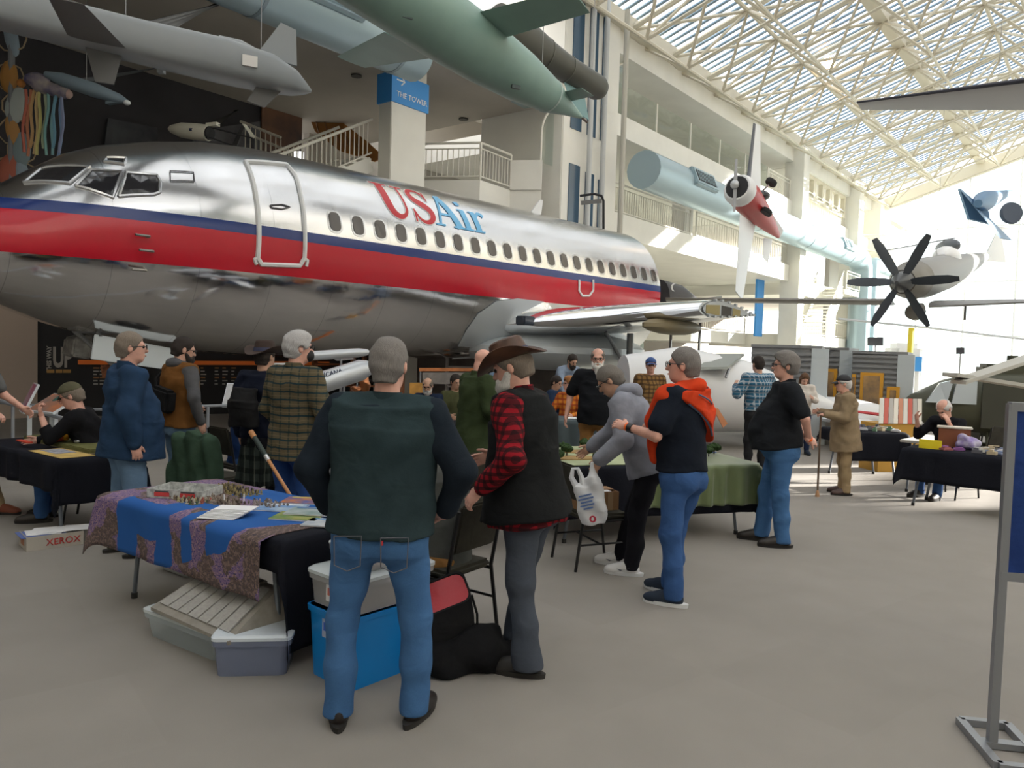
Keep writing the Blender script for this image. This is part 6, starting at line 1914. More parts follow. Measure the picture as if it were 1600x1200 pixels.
for x, y, a, b in ((-.45, -.25, .34, .13), (-.15, .2, .3, .12), (.6, -.35, .22, .06), (.5, .3, .25, .1)):
    f_ = MB(); f_.loft([[Vector((x + a * math.cos(k * .5236) * (1 + .15 * math.sin(k * 2.1)), y + b * math.sin(k * .5236), .0075 if s_ == 0 else .018)) * 1.0 for k in range(12)] for s_ in (0, 1)]); f_.build('hill', mat('brown_patch', (.30, .19, .07), .9, var=.2, vscale=20), gm)
gt = cloth('foliage_dark', (.03, .055, .02), var=.5, vs=70); tk_ = mat('trunk', (.05, .03, .02), .8)
tv, tf = surf([ell((0, 0, .075), (.06, .05, .035), None, .02), ell((.045, .01, .065), (.04, .035, .028), None, .02), ell((-.045, -.01, .07), (.04, .035, .026), None, .02)], .010, folds(.006, 3, 160, diag=140))
tme = mesh_np('foliage', tv, tf, gt); tkm = MB().tube([(0, 0, 0), (0, 0, .05)], .007, 6).mesh('trunk', tk_)
spots = [(-.95, -.42), (-.72, -.05), (-.55, -.5), (-.35, .35), (-.30, -.15), (-.05, -.5), (.15, .1), (-.62, .3), (.35, .4), (.82, -.28), (1.0, -.1)]
wh = ['by the left edge', 'left of the brown hill', 'at the front left', 'behind the hills', 'on the brown hill', 'at the front near the bag', 'behind the hoodie', 'at the back left', 'at the back', 'on the satin end', 'at the satin corner']
for (x, y), w_ in zip(spots, wh):
    p = on3(x, y, .76); tt = thing('model_tree', 'dark green model tree ' + w_ + ' of game table', 'model tree', p, rnd.uniform(0, 6), 'model trees on the game table')
    s_ = rnd.uniform(.8, 1.25); inst('foliage', tme, tt, Matrix.Diagonal((s_, s_, s_, 1))); inst('trunk', tkm, tt, Matrix.Diagonal((s_, s_, s_, 1)))
def sheet_at(p, rz, w, h, m_, lab, name='paper_sheet', cat='paper'):
    MB().box(p, (w, h, .003), rz).solo(name, m_, lab, cat)
sheet_at(on3(-.85, .55, .765), RZ3 + .2, .3, .21, paper, 'white sheet at the back left of game table'); sheet_at(on3(.8, .12, .757), RZ3 + .1, .40, .28, paper, 'large white sheet on the satin cloth'); sheet_at(on3(.55, .5, .765), RZ3 - .2, .3, .21, paper, 'white sheet at the back right of game table')
p0, p1 = on3(.62, .05, .765), on3(1.08, -.02, .765); MB().tube([p0, p1], .008, 6).solo('ruler_rod', mat('rod_blue', (.15, .25, .5), .4), 'blue and white measuring rod on the satin cloth', 'rod')
p = on3(-.25, .42, .76); q = thing('small_bottle', 'small green-capped clear bottle on the game table', 'bottle', p); MB().lathe([(.028, 0), (.03, .01), (.03, .08), (.014, .1)], 12).build('body', clear('bottle_clear', (.8, .85, .85), .4), q, True); MB().lathe([(.016, .1), (.016, .12)], 10).build('bottle_cap', mat('green_cap', (.02, .35, .10), .5), q)
# second table behind with grey drape
bt0, bt1 = onz(868, 655, .75), onz(930, 655, .75)
btc = (bt0 + bt1) / 2 + Vector((.30, .25, 0)); table(btc, 0.0, 1.83, .76, 'folding table behind the game table with slate cloth')
cloth_over(btc, 0, 1.83, .76, .742, (.3, .3, .55, .3), mat('slate_cloth', (.055, .075, .085), .85), 'tablecloth', 'slate grey cloth over the back table', seed=15, wave=.03, freq=20, res=.05)
sheet_at((btc.x - .3, btc.y - .1, .757), .2, .3, .21, paper, 'white sheet on the slate back table')
# far table under the airliner
ft_ = D(690, 11.2); table(ft_, 0.1, 1.83, .76, 'far folding table in front of the bald man')
cloth_over(ft_, .1, 1.83, .76, .742, (.3, .3, .5, .3), blackc, 'tablecloth', 'black cloth on the far table below the airliner', seed=16, res=.06)

# ---- plastic carrier bag in the hoodie man's hand
hb = ho['T'] @ (ho['arms'][-1][1] + Vector((0, .06, -.06)))
bm_ = thing('carrier_bag', 'white plastic carrier bag with blue print held by the hoodie man', 'bag', (hb.x, hb.y, hb.z - .50), R(-18))
pl = clear('bag_plastic', (.74, .76, .80), .93, .35)
prims = [loftp([((.02, 0, .03), .10, .05), ((.0, 0, .18), .125, .062), ((-.02, 0, .30), .12, .05), ((-.01, 0, .40), .07, .03)], (1, 0, 0), .03), cap((.02, 0, .38), (.0, 0, .52), .045, .018, .05)]
sdf_obj('bag_body', prims, .009, pl, bm_, folds(.007, 31, 34, diag=40))
MB().tube([(-.10, 0, .28), (-.17, -.01, .40), (-.16, -.01, .47), (-.12, -.01, .475), (-.09, 0, .41), (-.07, 0, .34)], [.03, .022, .016, .016, .02, .03], 8).build('handle', pl, bm_, True)
pb_ = mat('bag_print', (.10, .18, .42), .6)
for i, w_ in enumerate((.11, .13, .10, .12, .08)):
    MB().box((-.04 + .008 * i, -.074 + .004 * abs(i - 3), .27 - i * .025), (w_, .004, .012), M=Matrix.Rotation(R(-18), 4, 'Y')).build('print_line', pb_, bm_)
MB().lathe([(.028, 0), (.028, .004), (.016, .004), (.016, 0)], 16, Matrix.Translation((.03, -.060, .085)) @ Matrix.Rotation(math.pi / 2, 4, 'X')).build('print_logo', mat('print_red', (.55, .04, .08), .6), bm_)
MB().ell((.03, -.0655, .085), (.012, .002, .016), 10).build('print_logo_centre', paper, bm_)

# ---- tables on the right
def rt_table(pa, pb, W_, label, clabel, drops, seed, cm_=blackc):
    a_, b_ = onz(pa[0], pa[1], .75), onz(pb[0], pb[1], .75); d = b_ - a_; d.z = 0; L_ = d.length; d.normalize(); n = Vector((-d.y, d.x, 0)); rz = math.atan2(d.y, d.x)
    c = (a_ + b_) / 2 + n * W_ / 2
    table(c, rz, L_, W_, label); cloth_over(c, rz, L_, W_, .742, drops, cm_, 'tablecloth', clabel, seed=seed, wave=.016, freq=15, res=.05)
    return c, d, n, rz, L_
cA, dA, nA, rA, LA = rt_table((1322, 674), (1418, 676), .76, 'folding sale table beside the old man', 'black cloth on the sale table beside old man', (.2, .25, .45, .2), 21)
eb = onz(1412, 698, .75) + (onz(1560, 713, .75) - onz(1412, 698, .75)).normalized() * 1.83
def _px(p):
    d = Vector(p) - CAM; y = d.dot(_f); return (800 + FPX * d.dot(_r) / y, 600 - FPX * d.dot(_u) / y)
cB, dB, nB, rB, LB = rt_table((1412, 698), _px(eb), .76, 'folding sale table behind the blue board', 'black cloth on the sale table behind the blue board', (.28, .2, .42, .2), 22)
mw_ = (cA + cB) / 2 + Vector((.35, .25, 0)); table(mw_, rB + R(90), 1.2, .6, 'plain pale table joining the two sale tables')
# goods on the sale tables
cols = [(.55, .55, .58), (.12, .12, .14), (.35, .12, .12), (.55, .45, .3), (.2, .25, .4), (.62, .60, .55), (.25, .1, .3), (.1, .2, .12)]
gshape = []
for k, cc in enumerate(cols):
    f_ = MB()
    if k % 2: f_.box((0, 0, .02), (.10, .06, .04)); f_.box((.01, 0, .05), (.05, .035, .025)); f_.tube([(.02, 0, .055), (.1, 0, .06)], .006, 5)
    else: f_.box((0, 0, .012), (.13, .09, .022)); f_.box((0, 0, .03), (.09, .06, .015))
    gshape.append(f_.mesh('model_kit', mat('goods_%d' % k, cc, .5)))
def goods(c, d, n, L_, W_, count, lab, seed, z=.7535):
    r_ = random.Random(seed)
    places = []
    tries = 0
    while len(places) < count and tries < 4000:
        tries += 1
        x, y = r_.uniform(-L_ / 2 + .1, L_ / 2 - .1), r_.uniform(-W_ / 2 + .08, W_ / 2 - .08)
        if all((x - a) ** 2 + (y - b) ** 2 > .022 for a, b in places) and not (count > 30 and y > -.1 and x < -.2): places.append((x, y))
    for x, y in places:
        gi = r_.randrange(len(gshape)); cw = ['silver', 'black', 'maroon', 'tan', 'blue', 'cream', 'purple', 'green'][gi]
        o = inst('model_kit', gshape[gi], None, Matrix.Translation(Vector((c.x, c.y, z)) + d * x + n * y) @ rotz(r_.uniform(0, 6)))
        tag(o, cw + ' ' + lab, 'model', cw + ' ' + lab[12:])
goods(cA, dA, nA, LA, .76, 22, 'small model piece among the goods beside the old man', 41)
goods(cB, dB, nB, 1.7, .76, 34, 'small model piece among the goods behind the blue board', 42)
p = cB - dB * (LB / 2 - .28) - nB * .28; MB().box((p.x, p.y, .80), (.26, .012, .12), rB, ).solo('price_card', mat('yellow_card', (.85, .68, .02), .6), 'bright yellow card at the corner of the sale table', 'card')
p = cB - dB * (LB / 2 - .62) + nB * .08
q = thing('purple_bag', 'clear plastic bag with purple contents on the sale table', 'bag', (p.x, p.y, .7535)); sdf_obj('bag_body', [ell((0, 0, .07), (.16, .12, .085), None, .05), ell((-.06, .0, .13), (.08, .07, .06), None, .04)], .014, mat('purple_plastic', (.16, .10, .36), .3, col2=(.45, .42, .52), vscale=10), q, folds(.01, 5, 40, diag=50))
p = P(1475, 668, 10.7); q = thing('wooden_chest', 'reddish-brown wooden chest with pale lid on the sale table', 'chest', (p.x, p.y, .7535), rB + .25)
q.location = Vector((cB.x, cB.y, .7535)) - dB * (LB / 2 - .42) + nB * .24; MW[q.name] = Matrix.Translation(q.location) @ rotz(rB + .25)
MB().box((0, 0, .12), (.36, .24, .24)).build('body', mat('chest_wood', (.22, .07, .03), .5), q, bevel=.006); MB().box((0, 0, .25), (.40, .27, .02)).build('lid', mat('chest_lid', (.6, .55, .48), .5), q, bevel=.005)
# slanted rack of striped booklets
p = cA + nA * .55 + dA * .95
q = thing('booklet_rack', 'slanted rack of striped red and cream booklets behind the sale table', 'rack', (p.x, p.y, 0), rA + .1)
MB().box((0, .25, .40), (.75, .5, .8)).build('cabinet', mat('rack_ochre', (.55, .30, .05), .6), q)
for i in range(9):
    cc = [(.62, .60, .55), (.50, .10, .07), (.40, .38, .35), (.66, .62, .55), (.48, .2, .12)][i % 5]
    b0 = Vector((-.42 + i * .09, -.02, .80)); f_ = MB(); sl = Vector((.22, .30, .40))
    f_.prism([b0, b0 + Vector((.08, 0, 0)), b0 + Vector((.08, 0, 0)) + sl, b0 + sl], (0, -.8, .6), .012); f_.build('booklet', mat('booklet_%d' % (i % 5), cc, .6), q)
# ---- blue notice board at right
pb_ = onz(1549, 1168, 0); 
bd = thing('notice_board', 'freestanding blue notice board with grey metal frame at right edge', 'board', (pb_.x, pb_.y, 0), R(-10))
alu = mat('board_alu', (.27, .28, .30), .4, .5); bfelt = cloth('board_blue', (.022, .05, .19), bs=200)
MB().box((0, 0, .83), (.038, .038, 1.66)).build('post', alu, bd); MB().box((.98, 0, .83), (.038, .038, 1.66)).build('post', alu, bd)
MB().box((.49, 0, 1.25), (.95, .025, .80)).build('felt_panel', bfelt, bd)
MB().box((.49, 0, 1.648), (1.0, .042, .042)).build('top_rail', alu, bd); MB().box((.49, 0, .84), (1.0, .042, .042)).build('bottom_rail', alu, bd)
for x in (0, .98):
    f_ = MB(); f_.beam((x - .06, -.22, .02), (x - .06, .22, .02), .04, .035); f_.beam((x + .16, -.22, .02), (x + .16, .22, .02), .04, .035); f_.beam((x - .06, -.22, .02), (x + .16, -.22, .02), .04, .035); f_.beam((x - .06, .22, .02), (x + .16, .22, .02), .04, .035); f_.beam((x - .06, 0, .02), (x + .16, 0, .02), .05, .03); f_.build('foot', alu, bd)
# ================================================================== hanging aircraft and exhibits
def frame_along(a, b, up=(0, 0, 1)):
    a, b = Vector(a), Vector(b); d = (b - a).normalized(); x = d.cross(Vector(up)).normalized(); y = x.cross(d)
    return d, x, y
def body(a, b, prof, up=(0, 0, 1), n=16, sq=0.0):
    """prof: (fraction, half width, half height, vertical shift) rings along a-b"""
    a, b = Vector(a), Vector(b); d, x, y = frame_along(a, b, up)
    rings = []
    for t_, w, h, dz in prof:
        c = a.lerp(b, t_) + y * dz; r_ = []
        for k in range(n):
            th_ = 2 * math.pi * k / n; cs, sn = math.cos(th_), math.sin(th_)
            if sq:
                cs = math.copysign(abs(cs) ** (1 - sq), cs); sn = math.copysign(abs(sn) ** (1 - sq), sn)
            r_.append(c + x * w * cs + y * h * sn)
        rings.append(r_)
    return MB().loft(rings)
def slab(poly, nrm, th_): return MB().prism(poly, Vector(nrm).normalized(), th_)
def wing(r0, r1, t0, t1, th0, th1, n=6):
    """r0,r1: root leading/trailing edge; t0,t1: tip"""
    def sec(l, t_, th_):
        l, t_ = Vector(l), Vector(t_); up_, lo_ = [], []
        ch = (t_ - l); nv = ch.cross(Vector(t0) - Vector(r0)).normalized()
        for i in range(n + 1):
            q = .5 * (1 - math.cos(math.pi * i / n)); y = th_ * 2.2 * (math.sqrt(q) * .6 - .6 * q + .1 * q * (1 - q))
            up_.append(l + ch * q + nv * y); lo_.append(l + ch * q - nv * y)
        return up_ + lo_[1:-1][::-1]
    return MB().loft([sec(r0, r1, th0), sec(t0, t1, th1)])
dgrey = mat('drone_grey', (.25, .27, .285), .5); dgrey2 = mat('drone_dark_grey', (.13, .13, .13), .55)
wire = mat('wire', (.3, .3, .3), .5, .5)
def wires(t_, pts, L=5.0):
    for p in pts: MB().tube([p, Vector(p) + Vector((0, 0, L))], .006, 4).build('wire', wire, t_, world=True)
def zc(p, base=None): return Vector((p.x, p.y, 0 if base is None else base))
# --- grey drone
a, b = P(-170, -30, 10.2), P(487, 132, 12.6)
t_ = thing('drone', 'large grey unmanned drone hanging nose right at upper left', 'aircraft', (a + b) / 2)
body(a, b, [(0, .30, .26, 0), (.55, .32, .28, 0), (.75, .36, .30, .02), (.88, .34, .26, 0), (.95, .24, .17, -.05), (.985, .12, .07, -.1), (1, .03, .02, -.11)], n=20, sq=.45).build('fuselage', dgrey, t_, True, world=True)
d, x, y = frame_along(a, b)
c = a.lerp(b, .46); wing(c - d * .45 - y * .22, c + d * .35 - y * .22, P(375, -2, 16.0), P(338, 3, 16.3), .05, .03).build('wing', dgrey2, t_, True, world=True)
wing(c - d * .45 - y * .22, c + d * .35 - y * .22, c - d * .6 + x * 1.6 - y * .25, c - d * .2 + x * 1.6 - y * .25, .05, .04).build('wing', dgrey2, t_, True, world=True)
c = a.lerp(b, .90) + y * .22
slab([c - d * .35, c + d * .28, c + d * .22 + y * .55, c - d * .02 + y * .60], x, .05).build('fin', dgrey, t_, world=True)
c = a.lerp(b, .90) - y * .2; slab([c - d * .28, c + d * .1, c - d * .15 - y * .34, c - d * .42 - y * .30], x, .05).build('fin', dgrey2, t_, world=True)
c = a.lerp(b, .445) - y * .2; slab([c - d * .2, c + d * .3, c + d * .22 - y * .5, c - d * .02 - y * .52], x, .05).build('fin', dgrey2, t_, world=True)
c = a.lerp(b, .78) + y * .26; body(c - d * .25, c + d * .8, [(0, .13, .13, 0), (.3, .16, .14, 0), (1, .03, .02, -.08)]).build('intake_hump', dgrey, t_, True, world=True)
MB().lathe([(.105, 0), (.105, .02)], 14, Matrix.Translation(c - d * .262) @ d.to_track_quat('Z', 'Y').to_matrix().to_4x4()).build('intake', black_m, t_, world=True)
lw = a.lerp(b, .80) - x * 0; q = MB()
pp = P(368, 93, 11.95); 
MB().box(a.lerp(b, .815) + (-x * .36) * -1 if False else a.lerp(b, .815) + x * .35, (.22, .05, .16), math.atan2(d.y, d.x)).build('warning_label', mat('label_white', (.7, .68, .66), .5), t_, world=True)
wires(t_, [a.lerp(b, .5) + y * .28, a.lerp(b, .85) + y * .28])
# --- small blue-grey drone
a, b = P(72, 116, 15.5), P(200, 158, 15.0)
t_ = thing('small_drone', 'slender blue-grey drone with long wing and pale nose', 'aircraft', (a + b) / 2)
bl = mat('drone_blue', (.22, .29, .35), .5)
body(a, b, [(0, .06, .06, 0), (.2, .13, .13, 0), (.6, .15, .14, 0), (.9, .10, .09, -.01), (.98, .06, .05, -.02)]).build('fuselage', bl, t_, True, world=True)
MB().ell(b - Vector((.02, 0, .03)), (.07, .06, .05), 10).build('nose_cap', mat('pale_nose', (.7, .74, .76), .3), t_, True, world=True)
c = a.lerp(b, .35) + Vector((0, 0, .08)); wing(c, c + Vector((.35, .1, .0)), P(258, 104, 17.5), P(246, 107, 17.6), .03, .02).build('wing', mat('wing_dark', (.10, .11, .12), .6), t_, True, world=True)
MB().box(P(252, 107, 17.5), (.14, .14, .22)).build('winglet', mat('pale_tip', (.55, .60, .66), .5), t_, world=True)
q = P(178, 160, 15.1); MB().box(q, (.35, .1, .05), -.4).build('sensor', bl, t_, world=True)
wires(t_, [a.lerp(b, .5) + Vector((0, 0, .13))], 4)
# --- kite with streamers
c = P(76, 130, 17.0)
t_ = thing('streamer_kite', 'plump purple and pink figure kite trailing rainbow streamers', 'kite', c)
sdf_obj('kite_body', [ell((-.25, 0, .05), (.26, .22, .16), None, .05), cap((-.2, 0, -.06), (.35, 0, -.2), .15, .13, .06)], .03, mat('kite_purple', (.10, .09, .22), .7, col2=(.45, .40, .38), vscale=3), t_)
MB().ell((.42, 0, -.22), (.10, .1, .1), 10).build('knob', mat('kite_pink', (.6, .42, .38), .6), t_, True); MB().ell((-.60, 0, -.02), (.09, .09, .09), 10).build('knob', mat('kite_orange', (.55, .22, .05), .6), t_, True)
for i, cc in enumerate([(.60, .18, .13), (.62, .25, .15), (.62, .40, .20), (.66, .50, .26), (.66, .60, .25), (.45, .52, .38), (.25, .48, .48), (.30, .55, .62), (.22, .45, .60), (.25, .38, .62), (.30, .35, .55)]):
    x_ = -.50 + i * .085; f_ = MB(); L_ = 1.35 + .1 * math.sin(i * 2.2)
    pts = [Vector((x_ + .03 * math.sin(k * 1.1 + i) - .05 * (k / 6), .05 * math.sin(i * 3.0), -.15 - L_ * k / 7)) for k in range(8)]
    f_.tube(pts, .032, 5); f_.build('streamer', mat('streamer_%d' % i, cc, .8), t_)
# climbing colourful sculpture at the far left
c = P(18, 270, 17.5)
t_ = thing('kinetic_sculpture', 'tall colourful sculpture of panels and hoops at the left edge', 'sculpture', zc(c))
pal = [(.35, .45, .55), (.55, .28, .08), (.55, .62, .62), (.60, .33, .12), (.30, .40, .45), (.5, .15, .10)]
pw = [P(x_, y_, 17.5) for x_, y_ in ((18, 60), (14, 120), (26, 165), (20, 205), (34, 235), (14, 265), (36, 275))]
for i, p in enumerate(pw):
    MB().ell(p, (.16 + .05 * (i % 3), .08, .42 - .05 * (i % 2)), 10, Matrix.Rotation(.25 * (i % 3 - 1), 4, 'Y')).build('panel', mat('sculpt_%d' % (i % 6), pal[i % 6], .6), t_, True, world=True)
    MB().tube([p + Vector((.34 * math.cos(k * .7), 0, .3 * math.sin(k * .7))) for k in range(10)], .018, 5, False).build('hoop', mat('hoop_tan', (.45, .35, .22), .5), t_, True, world=True)
MB().tube([Vector((c.x, c.y, 0)), Vector((c.x, c.y, 9))], .07, 8).build('mast', mat('sculpt_mast', (.25, .27, .3), .5), t_, world=True)
# --- white drone with V tail
a, b = P(263, 201, 18.0), P(326, 208, 17.6)
t_ = thing('white_drone', 'small white pusher drone with black wing and tail boom', 'aircraft', (a + b) / 2)
wd_ = mat('drone_white', (.72, .70, .60), .45)
body(a, b, [(0, .02, .02, 0), (.08, .09, .09, 0), (.35, .17, .17, 0), (.75, .19, .19, 0), (1, .16, .18, 0)]).build('fuselage', wd_, t_, True, world=True)
d, x, y = frame_along(a, b)
MB().box(a.lerp(b, .72) + x * .185, (.09, .02, .06)).build('flag_mark', mat('mark_navy', (.02, .03, .08), .5), t_, world=True)
MB().lathe([(.02, 0), (.15, .01), (.15, .05), (.02, .06)], 12, Matrix.Translation(b) @ d.to_track_quat('Z', 'Y').to_matrix().to_4x4()).build('propeller_hub', black_m, t_, world=True)
c = P(326, 193, 17.6); wing(c, c + d * .32, P(373, 172, 19.6), P(366, 173, 19.6), .03, .02).build('wing', mat('wing_black', (.02, .02, .02), .5), t_, True, world=True)
MB().box(c + d * .12 - Vector((0, 0, .02)), (.3, .12, .08), math.atan2(d.y, d.x)).build('wing_root', wd_, t_, world=True)
for p0, p1 in (((332, 200), (395, 216)), ((326, 214), (362, 227))):
    MB().tube([P(p0[0], p0[1], 17.5), P(p1[0], p1[1], 17.8)], .018, 5).build('tail_boom', black_m, t_, world=True)
slab([P(362, 227, 17.8), P(370, 227, 17.8), P(382, 198, 17.9), P(377, 196, 17.9)], (0, 1, 0), .04).build('tail_fin', black_m, t_, world=True)
slab([P(378, 193, 17.9), P(384, 194, 17.9), P(399, 214, 17.8), P(394, 216, 17.8)], (0, 1, 0), .04).build('tail_fin', wd_, t_, world=True)
# --- green winged missile
a, b = P(520, -75, 9.4), P(908, 183, 13.2)
t_ = thing('winged_missile', 'sea-green winged missile hanging above the airliner', 'missile', (a + b) / 2)
gm_ = mat('sea_green', (.21, .33, .29), .45, var=.05, vscale=2)
body(a, b, [(0, .46, .46, 0), (.35, .47, .47, 0), (.5, .45, .45, 0), (.68, .38, .38, 0), (.82, .27, .27, 0), (.83, .265, .265, 0), (.92, .13, .13, 0), (.985, .05, .05, 0), (1, .03, .03, 0)], n=24).build('body', gm_, t_, True, world=True)
d, x, y = frame_along(a, b)
body(a.lerp(b, .822), a.lerp(b, .828), [(0, .275, .275, 0), (1, .275, .275, 0)], n=24).build('joint_ring', mat('ring_pale', (.4, .5, .48), .4), t_, True, world=True)
wing(P(600, 50, 11.0), P(694, 88, 11.0), P(527, 88, 12.6), P(570, 106, 12.8), .05, .03).build('wing', gm_, t_, True, world=True)
wing(P(703, 30, 11.0), P(765, 66, 11.3), P(893, -18, 10.0), P(922, 20, 10.4), .05, .03).build('wing', gm_, t_, True, world=True)
wing(P(838, 147, 12.6), P(872, 160, 12.8), P(797, 158, 13.4), P(820, 170, 13.4), .02, .015).build('tail_fin', gm_, t_, True, world=True)
wing(P(862, 148, 12.7), P(884, 160, 12.9), P(908, 137, 12.2), P(928, 150, 12.4), .02, .015).build('tail_fin', gm_, t_, True, world=True)
MB().tube([b, b + d * .18 - Vector((0, 0, .02))], .02, 6).build('tail_spike', mat('spike', (.10, .07, .06), .5), t_, world=True)
for f0 in (.2, .62): p = a.lerp(b, f0) - y * .36 + x * .25; MB().box(p, (.14, .05, .05), .5).build('fastener', mat('fastener_dark', (.05, .08, .08), .5), t_, world=True)
wires(t_, [a.lerp(b, .4) + y * .45, a.lerp(b, .78) + y * .3], 4)
# --- dark tube (rocket motor)
a, b = P(772, 40, 14.6), P(940, 141, 16.6)
t_ = thing('rocket_tube', 'dark olive rocket tube hanging beyond the green missile', 'rocket', (a + b) / 2)
om = mat('dark_olive', (.075, .075, .062), .5)
body(a, b, [(0, .42, .42, 0), (.25, .41, .41, 0), (.45, .32, .32, 0), (.62, .27, .27, 0), (.96, .255, .255, 0), (1, .2, .2, 0)], n=20).build('tube', om, t_, True, world=True)
for f0, r_ in ((.42, .345), (.64, .28)): body(a.lerp(b, f0), a.lerp(b, f0 + .006), [(0, r_, r_, 0), (1, r_, r_, 0)], n=20).build('band', mat('band_olive', (.12, .12, .10), .5), t_, True, world=True)
c = a.lerp(b, .62); slab([c - Vector((0, 0, .25)), c + (b - a) * .2 - Vector((0, 0, .25)), c + (b - a) * .26 - Vector((0, 0, .75)), c + (b - a) * .1 - Vector((0, 0, .75))], (0, 1, 0), .05).build('pylon', mat('pylon_teal', (.22, .38, .40), .5), t_, world=True)
wires(t_, [a.lerp(b, .3) + Vector((0, 0, .4)), a.lerp(b, .9) + Vector((0, 0, .25))], 4)
# --- red and white aerobatic aircraft, banked on its side
t_ = thing('aerobatic_plane', 'red and white stunt aircraft hanging on its side by the column', 'aircraft', P(1185, 320, 23))
rd = mat('plane_red', (.42, .03, .035), .4); wp = mat('plane_white', (.75, .76, .78), .4); dk = mat('plane_navy', (.05, .06, .09), .4)
a, b = P(1158, 300, 22.6), P(1216, 368, 25.5)
body(a, b, [(0, .42, .42, 0), (.12, .45, .45, 0), (.4, .36, .40, 0), (.75, .2, .24, 0), (1, .06, .10, 0)], n=18).build('fuselage', rd, t_, True, world=True)
d, x, y = frame_along(a, b)
body(a - d * .35, a + d * .02, [(0, .38, .38, 0), (.5, .46, .46, 0), (1, .45, .45, 0)], n=18).build('cowling', wp, t_, True, world=True)
MB().lathe([(.33, 0), (.33, .03)], 16, Matrix.Translation(a - d * .37) @ d.to_track_quat('Z', 'Y').to_matrix().to_4x4()).build('engine_face', black_m, t_, world=True)
MB().ell(a - d * .55, (.13, .13, .13), 10).build('spinner', mat('spinner', (.5, .52, .54), .3, .5), t_, True, world=True)
for s_ in (-1, 1): wing(a - d * .5 + Vector((-.06, 0, s_ * .1)), a - d * .5 + Vector((.06, .02, s_ * .1)), a - d * .5 + Vector((-.03, 0, s_ * .75)), a - d * .5 + Vector((.04, .02, s_ * .75)), .02, .012).build('propeller_blade', mat('blade_grey', (.35, .36, .38), .4), t_, True, world=True)
wing(P(1167, 304, 22.8), P(1189, 316, 23.6), P(1178, 192, 23.0), P(1188, 196, 23.8), .06, .04).build('wing', wp, t_, True, world=True)
wing(P(1164, 300, 22.6), P(1170, 308, 22.75), P(1177, 192, 22.9), P(1181, 194, 23.0), .05, .03).build('wing_edge', dk, t_, True, world=True)
wing(P(1156, 335, 22.6), P(1180, 352, 24.2), P(1149, 455, 22.6), P(1160, 470, 23.6), .06, .04).build('wing', wp, t_, True, world=True)
wing(P(1193, 372, 25.2), P(1207, 374, 25.9), P(1192, 402, 25.2), P(1200, 412, 25.6), .03, .02).build('tailplane', wp, t_, True, world=True)
slab([P(1202, 352, 25), P(1219, 372, 25.6), P(1224, 360, 25.6), P(1200, 322, 25)], (0, 1, 0), .06).build('fin', wp, t_, world=True)
for p0, p1 in (((1188, 302), (1205, 285)), ((1186, 325), (1198, 331))):
    MB().tube([P(p0[0], p0[1], 23.5), P(p1[0], p1[1], 23)], .03, 6).build('gear_leg', wp, t_, world=True); MB().lathe([(.05, -.07), (.16, -.07), (.18, 0), (.16, .07), (.05, .07)], 14, Matrix.Translation(P(p1[0], p1[1], 23)) @ Matrix.Rotation(.6, 4, 'Y')).build('wheel', tyre, t_, True, world=True)
MB().ell(P(1188, 306, 23.4), (.3, .3, .16), 12).build('canopy', mat('canopy_dark', (.05, .06, .07), .1), t_, True, world=True)
# --- grey propeller aircraft with six blades
t_ = thing('propeller_plane', 'grey-brown fighter aircraft with six-bladed propeller facing the viewer', 'aircraft', P(1430, 440, 22))
cmg = mat('camo_grey', (.21, .20, .18), .5, col2=(.12, .105, .085), vscale=.9); cml = mat('camo_light', (.26, .26, .26), .5)
a, b = P(1412, 440, 20.6), P(1540, 415, 31)
body(a, b, [(0, .30, .30, 0), (.06, .52, .5, 0), (.16, .60, .58, 0), (.4, .55, .55, .05), (.8, .3, .3, .25), (1, .1, .15, .35)], n=22).build('fuselage', cml, t_, True, world=True)
d, x, y = frame_along(a, b)
body(a - d * .1, a + d * 1.0, [(0, .32, .32, 0), (.4, .45, .45, 0), (1, .55, .54, 0)], n=22).build('cowling', cmg, t_, True, world=True)
body(a - d * .75, a, [(0, .05, .05, 0), (.3, .2, .2, 0), (1, .32, .32, 0)], n=18).build('spinner', mat('spinner_dark', (.08, .085, .09), .35), t_, True, world=True)
for k, an in enumerate((97 - 35, 62 + 60 - 2, 178, 238, 300, 2)):
    an = R(an); dv = x * math.cos(an) + y * math.sin(an); sv = (-x * math.sin(an) + y * math.cos(an)); c0 = a - d * .3
    rings = []
    for q, w_ in ((.15, .05), (.4, .10), (.75, .12), (1.1, .11), (1.35, .06)):
        rings.append([c0 + dv * q + sv * w_ - d * .03, c0 + dv * q + d * .0, c0 + dv * q - sv * w_ + d * .06, c0 + dv * q + d * .03])
    MB().loft(rings).build('propeller_blade', mat('blade_black', (.05, .06, .075), .4), t_, True, world=True)
wing(P(1385, 470, 21.4), P(1400, 476, 23.6), P(1040, 466, 22.8), P(1042, 472, 23.6), .24, .10).build('wing', cmg, t_, True, world=True)
wing(P(1450, 478, 21.4), P(1470, 470, 23.6), P(1640, 470, 19.0), P(1650, 468, 20), .24, .12).build('wing', cml, t_, True, world=True)
c = P(1428, 488, 21.6); body(c - d * .1, c + d * .9, [(0, .22, .2, 0), (.3, .27, .25, 0), (1, .1, .1, .1)], n=14).build('oil_cooler', cmg, t_, True, world=True)
q = P(1508, 486, 21); MB().tube([q + Vector((0, 0, .15)), q - Vector((0, 0, .25))], .03, 5).build('gun_pod', cmg, t_, world=True)
slab([b + Vector((-.1, 0, .2)), b + Vector((1.0, .3, .2)), b + Vector((1.2, .4, 1.6)), b + Vector((.6, .2, 1.6))], (0, 1, 0), .08).build('tail_fin', wp, t_, world=True)
